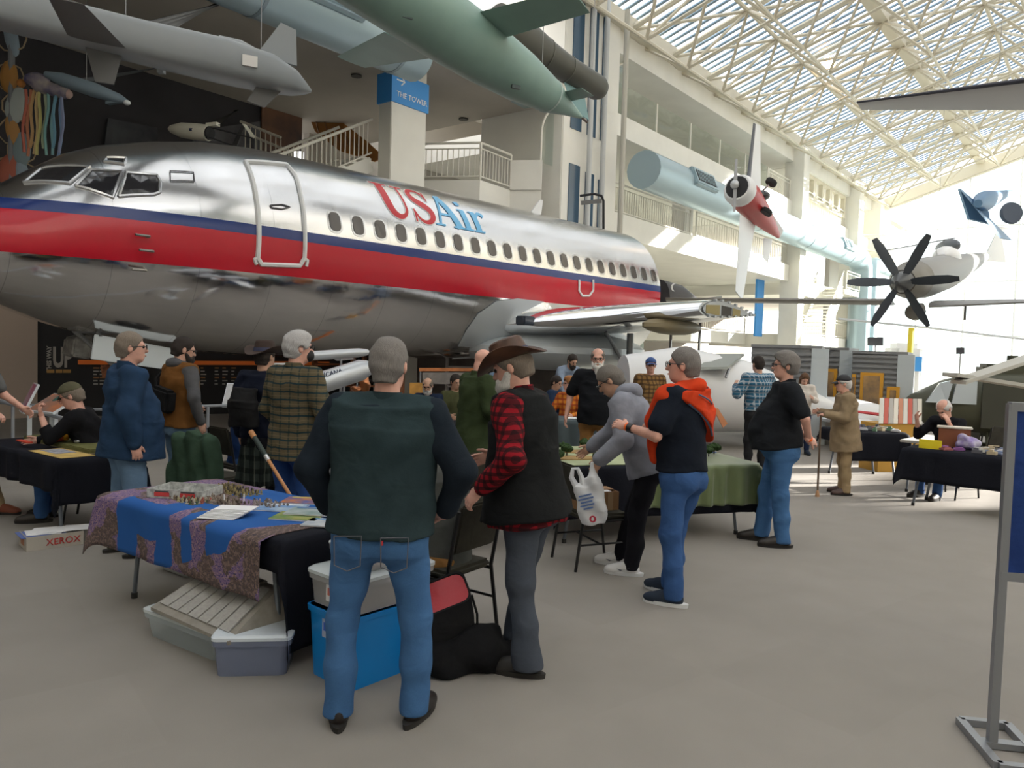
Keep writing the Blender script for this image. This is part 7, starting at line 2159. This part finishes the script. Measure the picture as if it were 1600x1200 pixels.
MB().ell(a.lerp(b, .42) + y * .5, (.4, .9, .35), 14, Matrix.Rotation(math.atan2(d.y, d.x) - math.pi / 2, 4, 'Z')).build('canopy', wp, t_, True, world=True)
MB().box(P(1484, 420, 25), (.35, .2, .2)).build('red_band', rd, t_, world=True)
wires(t_, [a.lerp(b, .3) + y * .6], 8)
# --- wing passing at the right edge
t_ = thing('hanging_glider', 'pale aircraft wing hanging in from the right edge below the roof', 'aircraft', P(1600, 150, 15))
wing(P(1339, 158, 16.4), P(1346, 172, 17.2), P(1690, 112, 13.6), P(1690, 172, 15.4), .06, .12).build('wing', mat('wing_pale', (.44, .44, .45), .5), t_, True, world=True)
MB().tube([P(1339, 160, 16.38), P(1690, 114, 13.58)], [.02, .055], 8).build('leading_edge', mat('edge_dark', (.035, .035, .05), .5), t_, True, world=True)
body(P(1700, 140, 12.5), P(1735, 160, 18), [(0, .2, .2, 0), (.3, .5, .5, 0), (1, .15, .15, 0)]).build('fuselage', mat('wing_pale'), t_, True, world=True)
wires(t_, [P(1560, 130, 14.5)], 4)
# --- bluish aircraft high at right
t_ = thing('blue_aircraft', 'small blue-grey aircraft with round wheel hanging high at right', 'aircraft', P(1545, 335, 30))
bm2 = mat('aircraft_blue', (.10, .20, .34), .5)
wing(P(1500, 295, 30), P(1530, 325, 31.5), P(1562, 372, 29), P(1582, 376, 30), .1, .05).build('wing', bm2, t_, True, world=True)
slab([P(1500, 295, 30.2), P(1545, 330, 30.2), P(1548, 350, 30.2), P(1515, 342, 30.2)], (0, 1, 0), .15).build('panel', bm2, t_, world=True)
body(P(1528, 318, 29.5), P(1580, 300, 36), [(0, .15, .15, 0), (.15, .4, .4, 0), (1, .1, .1, 0)]).build('fuselage', bm2, t_, True, world=True)
MB().lathe([(.12, -.1), (.38, -.1), (.42, 0), (.38, .1), (.12, .1)], 18, Matrix.Translation(P(1580, 333, 29)) @ Matrix.Rotation(1.5, 4, 'X')).build('wheel', mat('wheel_slate', (.06, .08, .12), .6), t_, True, world=True)
# --- small far biplane nose-on
t_ = thing('floatplane', 'small dark aircraft seen nose-on above the grey fighter', 'aircraft', P(1480, 395, 36))
MB().ell(P(1481, 386, 36), (.35, .9, .35), 14).build('nose', mat('nose_dark', (.10, .11, .13), .5), t_, True, world=True)
wing(P(1456, 405, 36), P(1458, 412, 37.5), P(1508, 402, 36), P(1510, 408, 37.5), .08, .08).build('wing', mat('nose_tan', (.35, .34, .32), .5), t_, True, world=True)
MB().box(P(1482, 418, 36.5), (1.3, .8, .8)).build('cabin', mat('cabin_tan', (.42, .40, .37), .5), t_, world=True, bevel=.15)
MB().tube([P(1386, 391, 36), P(1492, 372, 36)], .03, 5).build('strut', wire, t_, world=True)
# --- Japanese fighter tail beyond the airliner
t_ = thing('fighter_tail', 'dark fighter aircraft with red disc parked beyond the fuselage end', 'aircraft', zc(P(1060, 470, 26)))
dkf = mat('fighter_dark', (.04, .035, .04), .5)
body(P(1028, 466, 25), P(1125, 480, 27), [(0, .5, .62, 0), (.3, .42, .55, 0), (.7, .25, .25, -.2), (1, .06, .08, -.25)]).build('fuselage', dkf, t_, True, world=True)
c = P(1100, 482, 25.2); MB().lathe([(.33, 0), (.33, .04)], 24, Matrix.Translation(c) @ Matrix.Rotation(math.pi / 2, 4, 'X')).build('red_disc', mat('disc_red', (.62, .03, .03), .5), t_, world=True)
slab([P(1062, 472, 25.4), P(1128, 462, 25.4), P(1130, 492, 25.4), P(1066, 498, 25.4)], (0, 1, 0), .06).build('side_panel', mat('panel_teal', (.45, .48, .46), .5), t_, world=True)
c = P(1056, 449, 24.6); MB().tube([c + Vector((.13 * math.cos(k * .4 + 1.6), 0, .13 * math.sin(k * .4 + 1.6))) for k in range(8)], [.005, .02, .03, .035, .035, .03, .02, .005], 6).build('moon_mark', wt, t_, world=True)
for px_ in (1050, 1095):
    p = P(px_, 480, 26); MB().tube([Vector((p.x, p.y, 0)), p], .05, 6).build('stand', dkf, t_, world=True)
# --- black bracket at the elevator
t_ = thing('black_bracket', 'black tubular bracket frame in front of the elevator tower', 'bracket', P(925, 340, 23.6))
MB().tube([P(906, 306, 23.6), P(928, 303, 23.6), P(940, 306, 23.6), P(943, 314, 23.6), P(943, 362, 23.6)], .04, 6).build('tube', black_m, t_, True, world=True); MB().beam(P(908, 317, 23.6), P(940, 314, 23.6), .04, .12).build('slat', dgrey2, t_, world=True)
# --- orange wing behind the stair
t_ = thing('orange_wing', 'dark orange wooden aircraft wing shown behind the staircase', 'aircraft', P(520, 205, 27))
f_ = MB(); f_.prism([P(x_, y_, 27.2) for x_, y_ in ((483, 172), (492, 167), (508, 170), (540, 195), (575, 222), (600, 245), (585, 252), (530, 235), (492, 205), (484, 185))], (0, 1, 0), .12); f_.build('wing_panel', mat('wing_orange', (.30, .12, .02), .5, var=.15, vscale=3), t_, world=True)
for k in range(6): MB().tube([P(490 + k * 17, 176 + k * 12, 27.15), P(498 + k * 16, 206 + k * 8, 27.15)], .025, 4).build('rib', mat('rib_orange', (.18, .07, .01), .6), t_, world=True)
# --- mural panels on the dark wall
for pts, cc, c2_, lab in ((((408, 150), (472, 128), (470, 236), (408, 240)), (.24, .12, .07), (.035, .035, .045), 'mural panel with orange-lit clouds behind the drone'), (((300, 205), (405, 190), (405, 240), (300, 240)), (.20, .20, .22), (.035, .035, .045), 'mural panel with grey clouds behind the white drone'), (((168, 185), (245, 200), (245, 245), (160, 245)), (.13, .14, .16), (.04, .04, .05), 'grey mural silhouette of an aircraft tail')):
    f_ = MB(); f_.prism([hit_m(x_, y_, -8.36) for x_, y_ in pts], Mv, .05); f_.solo('mural_panel', mat('mural_' + lab[12:22], cc, .8, col2=c2_, vscale=.9), lab, 'mural')
lm2 = mat('spot_amber', (1.0, .5, .2), .5, emit=5.0)
for i, (x_, y_) in enumerate(((255, 2), (300, 8))):
    p = P(x_, y_, 26); MB().lathe([(.12, 0), (.16, .12), (.05, .2)], 10, Matrix.Translation(p)).solo('spot_lamp', lm2, ['amber ceiling spot above the drone, left one', 'amber ceiling spot above the drone, right one'][i], 'lamp')
# small recessed ceiling fittings under the gallery
for i, (x_, y_) in enumerate(((557, 118), (724, 186), (793, 213))):
    d_ = ray(x_, y_); p = CAM + d_ * ((9.53 - EYE) / d_.z); MB().lathe([(.16, 0), (.16, .03)], 12, Matrix.Translation((p.x, p.y, 9.50))).solo('ceiling_fitting', mat('fitting_dark', (.06, .055, .05), .6), 'recessed dark ceiling fitting ' + ['left of the sign column', 'right of the sign column', 'nearest the elevator tower'][i], 'fitting')

# ================================================================== exhibits on the floor behind
exw = mat('exhibit_black', (.020, .019, .021), .6); orange = mat('exhibit_orange', (.65, .14, .02), .5, emit=.25); txw = mat('print_cream', (.45, .42, .38), .6)
def panel_px(x0, x1, Y0, Y1, z0, z1, m_, th_=.12):
    a, b = P(x0, 540, Y0), P(x1, 540, Y1)
    f_ = MB(); f_.beam((a.x, a.y, (z0 + z1) / 2), (b.x, b.y, (z0 + z1) / 2), th_, z1 - z0); return f_, Vector((a.x, a.y, 0)), Vector((b.x, b.y, 0))
f_, a, b = panel_px(-190, 57, 15.0, 17.2, 0, 3.1, None); struct(f_, 'wall_partition', mat('partition_cream', (.55, .44, .36), .8), label='cream partition wall at the left edge')
f_, a, b = panel_px(58, 600, 17.3, 21.5, 0, 3.2, None); struct(f_, 'wall_exhibit', exw, label='black exhibit wall below the airliner')
de = (b - a).normalized(); ne = Vector((de.y, -de.x, 0)); 
if ne.y > 0: ne = -ne
def on_e(px_, z, off=.08):
    d_ = ray(px_, 540); c_ = a + ne * off; den = d_.x * de.y - d_.y * de.x; tt = ((c_.x - CAM.x) * de.y - (c_.y - CAM.y) * de.x) / den
    q_ = CAM + d_ * tt; return Vector((q_.x, q_.y, z))
def z_e(px_, py): 
    q_ = on_e(px_, 0); return P(px_, py, q_.y).z
ts = thing('wall_graphic', 'white wall lettering reading THIS WAY UP on the black exhibit wall', 'sign', on_e(92, 0, .1))
text_on('lettering', 'UP', .62, txw, on_e(97.5, z_e(97.5, 560), .07), de, (0, 0, 1), ts, bold=.025).scale.x *= .50
text_on('lettering', 'THIS WAY', .125, txw, on_e(77, z_e(77, 561), .07), (0, 0, 1), -de, ts, bold=.005)
for xa, xb in ((73, 85), (87, 97.5), (99, 111)):
    MB().beam(on_e(xa, z_e(xa, 580), .075), on_e(xb, z_e(xb, 580), .075), .01, .075).build('caption_block', mat('print_amber', (.5, .27, .08), .6), ts, world=True)
f_ = MB(); f_.beam(on_e(122, z_e(122, 566), .1), on_e(515, z_e(515, 568), .1), .03, .10); f_.solo('orange_stripe', orange, 'glowing orange timeline stripe along the black wall', 'strip')
r_ = random.Random(5); tg = thing('wall_text', 'columns of small caption lines on the black exhibit wall', 'captions', on_e(300, 0, .1))
for px_ in (305, 318, 340, 352, 366, 150, 160):
    for k in range(6): 
        z = z_e(px_, 575 + 5 * k); MB().beam(on_e(px_ - 4, z, .075), on_e(px_ + r_.uniform(0, 5), z, .075), .01, .03).build('caption_line', mat('caption_orange', (.45, .2, .08), .6) if k % 3 == 0 else txw, tg, world=True)
f_ = MB(); f_.prism([on_e(157, z_e(157, 570), .09), on_e(182, z_e(182, 572), .09), on_e(178, z_e(178, 590), .09), on_e(160, z_e(160, 590), .09)], ne, .01); f_.solo('wall_photo', mat('photo_orange', (.6, .22, .10), .6, col2=(.12, .05, .03), vscale=9), 'small orange portrait photo on the black wall', 'photo')
# workshop displays behind the middle of the hall
f_, a2, b2 = panel_px(600, 885, 21.5, 22.0, 0, 2.4, None); struct(f_, 'wall_display', mat('display_grey', (.13, .11, .10), .7, var=.3, vscale=1.5), label='dim workshop display wall under the airliner')
r_ = random.Random(11)
for i, (x0, x1, y0_, y1_, cc, lab) in enumerate(((505, 560, 585, 592, (.55, .16, .04), 'orange sign strip behind the silver model plane'), (655, 745, 575, 580, (.50, .18, .06), 'orange sign strip above the bald man'), (640, 668, 598, 622, (.55, .28, .06), 'amber lit display picture near bald man'), (545, 585, 615, 640, (.10, .22, .42), 'blue map board behind the foreground man'), (514, 540, 630, 660, (.62, .63, .65), 'white card stand beside the plaid shirt'), (660, 745, 582, 600, (.22, .20, .19), 'grey photo panel with figures above the bald man'))):
    Y_ = 15.5 if i not in (3, 4) else 9.5
    f_ = MB(); f_.prism([P(x0, y1_, Y_), P(x1, y1_, Y_), P(x1, y0_, Y_), P(x0, y0_, Y_)], (0, 1, 0), .04)
    t_ = thing('display_panel', lab, 'panel', zc(P((x0 + x1) / 2, 600, Y_)))
    f_.build('panel', mat('disp_%d' % i, cc, .5, var=.25, vscale=4), t_, world=True)
    for xx in (x0 + 2, x1 - 2): p = P(xx, y1_, Y_ + .02); MB().tube([Vector((p.x, p.y, 0)), p], .02, 6).build('post', steel, t_, world=True)
gray_i = mat('machine_grey', (.28, .26, .25), .5, .3); cop = mat('copper', (.45, .18, .08), .3, .8)
for i, (x0, lab) in enumerate(((590, 'orange-framed shelf unit left of the foreground head'), (735, 'metal shelf of engine parts left of green jacket'), (530, 'orange-framed rack beside the plaid shirt'))):
    p = zc(P(x0, 600, 19.6 if x0 > 600 else 18.6)); t_ = thing('shelf_unit', lab, 'shelf', p)
    fm_ = mat('shelf_orange', (.34, .12, .05), .6) if i != 1 else gray_i
    for xx in (-.6, .6): MB().box((xx, 0, .9), (.06, .35, 1.8)).build('upright', fm_, t_)
    for zz in (.35, .85, 1.35, 1.75): MB().box((0, 0, zz), (1.2, .35, .04)).build('shelf', fm_, t_)
    for k in range(8): MB().ell((-.45 + (k % 4) * .3, 0, .48 + (k // 4) * .5 + .0), (.10, .09, .09), 8).build('engine_part', [gray_i, cop, mat('part_dark', (.05, .05, .05), .4, .5)][k % 3], t_, True)
p = P(570, 600, 12); t_ = thing('copper_sculpture', 'shiny copper engine piece on a stand left of the foreground head', 'sculpture', zc(p))
MB().tube([(0, 0, 0), (0, 0, p.z - .15)], .04, 8).build('stand', black_m, t_); sdf_obj('casting', [ell((0, 0, p.z), (.09, .08, .15), None, .03), ell((-.1, 0, p.z - .08), (.12, .08, .05), None, .03)], .02, cop, t_, folds(.015, 4, 40, diag=30))
# silver model airliners
for i, (p0, p1, r_, lab) in enumerate((((493, 601), (580, 573), .16, 'silver model airliner fuselage tilted up behind the plaid shirt'), ((486, 556), (578, 550), .075, 'slim silver model fuselage below the airliner belly'))):
    a, b = P(p0[0], p0[1], 11.0 + i * 1.0), P(p1[0], p1[1], 11.6 + i * 1.0); t_ = thing('model_airliner', lab, 'model', zc((a + b) / 2))
    sv = mat('silver_model', (.55, .58, .62), .3, .4)
    body(a - (b - a) * .35, b, [(0, .3 * r_, .3 * r_, 0), (.1, r_, r_, 0), (.85, r_, r_, 0), (.96, .75 * r_, .7 * r_, 0), (1, .2 * r_, .2 * r_, 0)], n=16).build('fuselage', sv, t_, True, world=True)
    d, x, y = frame_along(a, b)
    p = (a + b) / 2; MB().tube([Vector((p.x, p.y, 0)), p], .02, 6).build('stand', steel, t_, world=True)
    wing(p - d * .1 - y * .1, p + d * .25 - y * .1, p - d * .5 + Vector((0, 1.0, .05)), p - d * .35 + Vector((0, 1.0, .05)), .02, .01).build('wing', sv, t_, True, world=True)
    if i == 0:
        for k in range(9): MB().ell(a.lerp(b, .12 + k * .085) - Vector((0, r_ * .98, .02)), (.018, .012, .022), 8).build('window', mat('mark_navy', (.02, .03, .08), .5), t_, world=True)
        text_on('lettering', 'ICANA', .10, mat('mark_navy'), a.lerp(b, .35) + Vector((0, -r_ * 1.0 - .01, .08)), (b - a), (0, -.2, 1), t_)
# poster stand and lecterns
p = P(425, 600, 12.5); t_ = thing('poster_stand', 'white-framed orange poster on a stand behind the tartan kilt', 'poster', zc(p))
f_ = MB(); f_.prism([P(404, 645, 12.5), P(448, 645, 12.5), P(448, 567, 12.5), P(404, 567, 12.5)], (0, 1, 0), .04); f_.build('frame', wp, t_, world=True); f_ = MB(); f_.prism([P(409, 640, 12.48), P(447, 640, 12.48), P(447, 573, 12.48), P(409, 573, 12.48)], (0, 1, 0), .01); f_.build('print', mat('poster_orange', (.62, .27, .05), .6), t_, world=True)
p = P(426, 645, 12.52); MB().tube([Vector((p.x, p.y, 0)), p], .03, 6).build('post', steel, t_, world=True)
def lectern(px_, py, Y, w, lab, cc, tilt=.6, rz=0.0):
    p = P(px_, py, Y); t_ = thing('info_lectern', lab, 'lectern', zc(p), rz)
    MB().box((0, 0, p.z / 2 - .05), (.10, .05, p.z - .1)).build('post', mat('lectern_white', (.62, .66, .70), .5), t_); MB().box((0, .05, .01), (.3, .3, .02)).build('foot', mat('lectern_white'), t_)
    o = MB().box((0, 0, p.z), (w, .42, .03), M=Matrix.Rotation(tilt, 4, 'X')).build('panel', mat('lectern_white'), t_); MB().box(Vector((0, 0, p.z)) + Matrix.Rotation(tilt, 4, 'X') @ Vector((0, 0, .017)), (w * .95, .39, .004), M=Matrix.Rotation(tilt, 4, 'X')).build('graphic', mat('lect_' + lab[:9], cc[0], .4, col2=cc[1], vscale=3), o)
lectern(46, 622, 10.2, .42, 'upright white info lectern with crimson edge at left', ((.35, .36, .40), (.36, .03, .10)), 1.15, R(-52)); lectern(84, 631, 9.8, .52, 'low tilted info lectern with orange graphic at left', ((.12, .12, .13), (.50, .16, .05)), .5, R(-25)); lectern(376, 618, 12.0, .5, 'pale info lectern beyond the man in royal blue', ((.62, .64, .66), (.4, .4, .42)), 1.0)
a, b, c = P(-30, 640, 10.5), P(110, 660, 9.3), P(170, 668, 9.0)
t_ = thing('guard_rail', 'grey metal guard rail running behind the left table', 'railing', zc(b))
rlm = mat('guard_grey', (.30, .32, .36), .4, .4)
MB().tube([P(-30, 618, 10.5), P(120, 660, 9.3), P(170, 668, 9.0)], .028, 8).build('rail', rlm, t_, True, world=True); MB().tube([P(-30, 627, 12), P(150, 640, 11.6), P(395, 632, 11.8)], .022, 8).build('rail', rlm, t_, True, world=True)
for px_, py, Y in ((121, 660, 9.3), (325, 636, 11.7), (20, 630, 11.9)): p = P(px_, py, Y); MB().tube([Vector((p.x, p.y, 0)), p], .025, 8).build('post', rlm, t_, True, world=True)

# ================================================================== the right background
# corrugated exhibit boxes with ochre windows
corr = mat('corrugated_grey', (.22, .225, .235), .5, .2); och = mat('ochre_frame', (.60, .29, .02), .5); corl = mat('corrugated_pale', (.50, .55, .58), .45, .2)
def hut(px0, px1, Y0, Y1, ztop, lab, windows=(), end=.9):
    a, b = zc(P(px0, 560, Y0)), zc(P(px1, 560, Y1)); d = (b - a); L_ = d.length; d.normalize(); n = Vector((-d.y, d.x, 0)); rz = math.atan2(d.y, d.x)
    t_ = thing('exhibit_hut', lab, 'hut', a, rz)
    MB().box((L_ / 2, .6, ztop / 2), (L_, 1.2, ztop)).build('walls', corr, t_)
    k = 0; z = .08
    while z < ztop - .05:
        MB().box((L_ / 2, -.02, z), (L_, .05, .055)).build('cladding_strip', corr, t_); z += .115
    MB().box((L_ - .02, .0, ztop / 2), (.34, .10, ztop)).build('corner_post', corl, t_)
    MB().box((L_ / 2, .6, ztop + .03), (L_ + .02, 1.3, .06)).build('roof', corr, t_)
    for x0, x1, z0, z1 in windows:
        o = MB().box(((x0 + x1) / 2, -.05, (z0 + z1) / 2), (x1 - x0, .08, z1 - z0)).build('window_frame', och, t_); MB().box(((x0 + x1) / 2, -.095, (z0 + z1) / 2), (x1 - x0 - .14, .02, z1 - z0 - .14)).build('pane', mat('lit_case', (.42, .25, .10), .3, col2=(.12, .09, .07), vscale=3), o)
        for kk in range(2):
            if x1 - x0 > .7: MB().ell((x0 + .3 + kk * .5, -.12, z0 + .55), (.13, .03, .32), 8).build('mannequin', mat('mannequin_drab', (.10, .11, .09), .7), o, True)
    return t_
hut(1174, 1283, 17.0, 16.4, 2.05, 'corrugated grey exhibit hut behind the woman'); hut(1288, 1326, 18.5, 18.2, 2.05, 'narrow corrugated hut with ochre door', ((-.02, .32, .35, 1.6),)); hut(1332, 1418, 17.8, 17.2, 1.98, 'corrugated hut with two ochre display windows', ((.02, .10, .2, 1.5), (.20, .68, .35, 1.55), (.76, 1.02, .75, 1.25)))
# white jet with raised hatch
c = P(1150, 612, 15.4); t_ = thing('white_jet', 'white aircraft fuselage with raised hatch behind the teal shirt', 'aircraft', zc(c), R(10))
wj = mat('jet_white', (.72, .73, .75), .35)
body(Vector((-2.4, 0, 1.2)) , Vector((2.2, 0, 1.0)), [(0, .5, .6, 0), (.25, .75, .85, 0), (.55, .72, .72, -.05), (.8, .42, .40, -.1), (1, .06, .06, -.12)], n=22).build('fuselage', wj, t_, True)
hp_ = [P(1090, 578, 14.4), P(1137, 577, 14.4), P(1163, 556, 15.3), P(1118, 556, 15.3)]
slab(hp_, (0, .3, 1), .05).build('hatch', mat('hatch_grey', (.25, .27, .25), .5), t_, world=True); MB().tube([P(1134, 590, 14.5), P(1140, 574, 14.6)], .03, 6).build('hatch_strut', steel, t_, world=True)
for xx in (-1.2, .8): MB().tube([(xx, 0, .6), (xx, 0, 0)], .06, 8).build('gear_leg', steel, t_); 
slab([Vector((-1.2, .3, .75)), Vector((.2, .3, .75)), Vector((-.4, 2.8, .85)), Vector((-1.2, 2.8, .85))], (0, 0, 1), .08).build('wing', wj, t_)
slab([P(1115, 640, 14.2), P(1122, 638, 14.2), P(1137, 662, 14.2), P(1130, 668, 14.2)], (0, 1, 0), .05).build('orange_tab', mat('tab_orange', (.60, .25, .12), .5), t_, world=True)
# red-nosed light aircraft
t_ = thing('light_aircraft', 'low white and red light aircraft beyond the old man', 'aircraft', zc(P(1290, 660, 17)), R(-12))
body((-2.0, 0, .62), (2.2, 0, .5), [(0, .1, .12, .25), (.3, .35, .32, .1), (.6, .42, .40, .05), (.9, .25, .2, 0), (1, .05, .05, 0)]).build('fuselage', wp, t_, True); body((-1.2, -.02, .72), (1.5, -.02, .62), [(0, .2, .12, .1), (.5, .44, .1, .08), (1, .28, .08, 0)]).build('red_stripe', rd, t_, True)
slab([Vector((-.3, -.3, .5)), Vector((.8, -.3, .5)), Vector((.6, -3.0, .6)), Vector((.0, -3.0, .6))], (0, 0, 1), .06).build('wing', wp, t_)
for xx in (-.5, 1.2): MB().lathe([(.05, -.06), (.18, -.06), (.2, 0), (.18, .06), (.05, .06)], 14, Matrix.Translation((xx, -.3, .2)) @ Matrix.Rotation(math.pi / 2, 4, 'X')).build('wheel', tyre, t_, True)
# dark green helicopter
od = mat('olive_drab', (.055, .058, .035), .5); c = zc(P(1512, 640, 16.5)); t_ = thing('helicopter', 'olive-drab helicopter with pale rotor blades at the right', 'helicopter', c, R(-20)); HS = .86
body((-1.6, 0, 1.05), (3.6, 0, 1.15), [(0, .12, .12, -.2), (.06, .45, .38, -.15), (.2, .85, .62, 0), (.35, .95, .80, .05), (.8, .95, .82, .08), (1, .6, .6, .1)], n=22, sq=.25).build('cabin', od, t_, True)
gw_ = mat('heli_glass', (.50, .56, .60), .1)
for pts in (((-1.05, 1.15), (-.62, 1.15), (-.50, 1.72), (-.78, 1.62)), ((-.52, 1.15), (.0, 1.15), (.0, 1.75), (-.42, 1.74))):
    f_ = MB(); f_.prism([Vector((x_, -.93 if x_ > -.7 else -.80, z_)) for x_, z_ in pts], (0, 1, 0), .12); f_.build('window', gw_, t_)
for x_ in (.55, 1.7): MB().box((x_, -.98, 1.15), (.9, .05, 1.1)).build('door', mat('olive_dark', (.04, .042, .03), .5), t_)
MB().tube([(.9, 0, 1.9), (.9, 0, 2.35)], .12, 10).build('rotor_mast', od, t_); MB().box((1.1, 0, 1.98), (1.8, .9, .3)).build('engine_deck', od, t_, bevel=.08)
bl_ = mat('rotor_pale', (.46, .45, .41), .5)
for p0, p1, w_ in (((1484, 588), (1640, 612), .28), ((1497, 600), (1660, 545), .28)):
    a, b = P(p0[0], p0[1], 12.6), P(p1[0], p1[1], 13.6); d, x, y = frame_along(a, b); slab([a - x * w_ * .5, b - x * w_ * .7, b + x * w_ * .7, a + x * w_ * .5], (0, 0, 1), .06).build('rotor_blade', bl_, t_, world=True)
for s_ in (-1, 1): MB().tube([(-1.0, s_ * .9, .12), (-.8, s_ * .9, .05), (2.6, s_ * .9, .05)], .05, 8).build('skid', od, t_, True); MB().tube([(.3, s_ * .9, .05), (.3, s_ * .6, .6)], .04, 6).build('skid_leg', od, t_); MB().tube([(2, s_ * .9, .05), (2, s_ * .6, .6)], .04, 6).build('skid_leg', od, t_)
for o_ in [o_ for o_ in bpy.data.objects if o_.parent == t_ and not o_.name.startswith('rotor_blade')]: o_.scale = (HS, HS, HS)
# screens and booth in front of the glass
for i, (x0, x1, y0_, y1_, Y_, lab) in enumerate(((1356, 1380, 527, 540, 40, 'dark hanging screen against the bright glass'), (1495, 1507, 543, 553, 40, 'small dark screen against the bright glass at right'))):
    t_ = thing('screen', lab, 'screen', zc(P((x0 + x1) / 2, 540, Y_)))
    f_ = MB(); f_.prism([P(x0, y1_, Y_), P(x1, y1_, Y_), P(x1, y0_, Y_), P(x0, y0_, Y_)], (0, 1, 0), .08); f_.build('display', mat('screen_dark', (.03, .03, .04), .3), t_, world=True)
    p = P((x0 + x1) / 2, y1_, Y_); MB().tube([Vector((p.x, p.y, 0)), p], .05, 6).build('post', steel, t_, world=True)
t_ = thing('booth', 'white rounded booth with blue sign by the end glass', 'booth', zc(P(1411, 560, 38)))
MB().box((0, 0, 1.35), (1.5, 1.2, 2.7)).build('shell', wp, t_, bevel=.25); MB().box((.1, -.63, 1.7), (1.0, .06, .7)).build('blue_sign', blue_p, t_)
MB().tube([P(1310, 498, 33), P(1450, 512, 33), P(1600, 530, 33)], .05, 6).solo('boom', mat('boom_pale', (.55, .58, .62), .5), 'long pale boom crossing in front of the end glass', 'boom')
f_ = MB()
pz = P(1424, 512, 33); f_.tube([Vector((pz.x, pz.y, 0)), pz], .12, 8); f_.solo('yellow_post', mat('post_yellow', (.75, .62, .05), .5), 'thin yellow post against the bright end glass', 'post')

# pale glazed doors under the second floor behind the tables
gd_ = bpy.data.objects.new('door_1', None); C.objects.link(gd_); tag(gd_, 'pale glazed doors under the balcony', kind='structure'); MW['door_1'] = Matrix.Identity(4)
pg = mat('pale_glazing', (.42, .48, .44), .2)
for i, x0 in enumerate((838, 872, 906, 940, 974)):
    f_ = MB(); f_.prism([zc(P(x0, 560, 27.5)), zc(P(x0 + 31, 560, 27.5)), zc(P(x0 + 31, 560, 27.5), 2.5), zc(P(x0, 560, 27.5), 2.5)], (0, 1, 0), .05); f_.build('pane', pg, gd_)
    p = zc(P(x0 - 1.5, 560, 27.45)); MB().beam(p, p + Vector((0, 0, 2.6)), .12, .12).build('frame', mat('door_frame', (.30, .28, .25), .5), gd_)
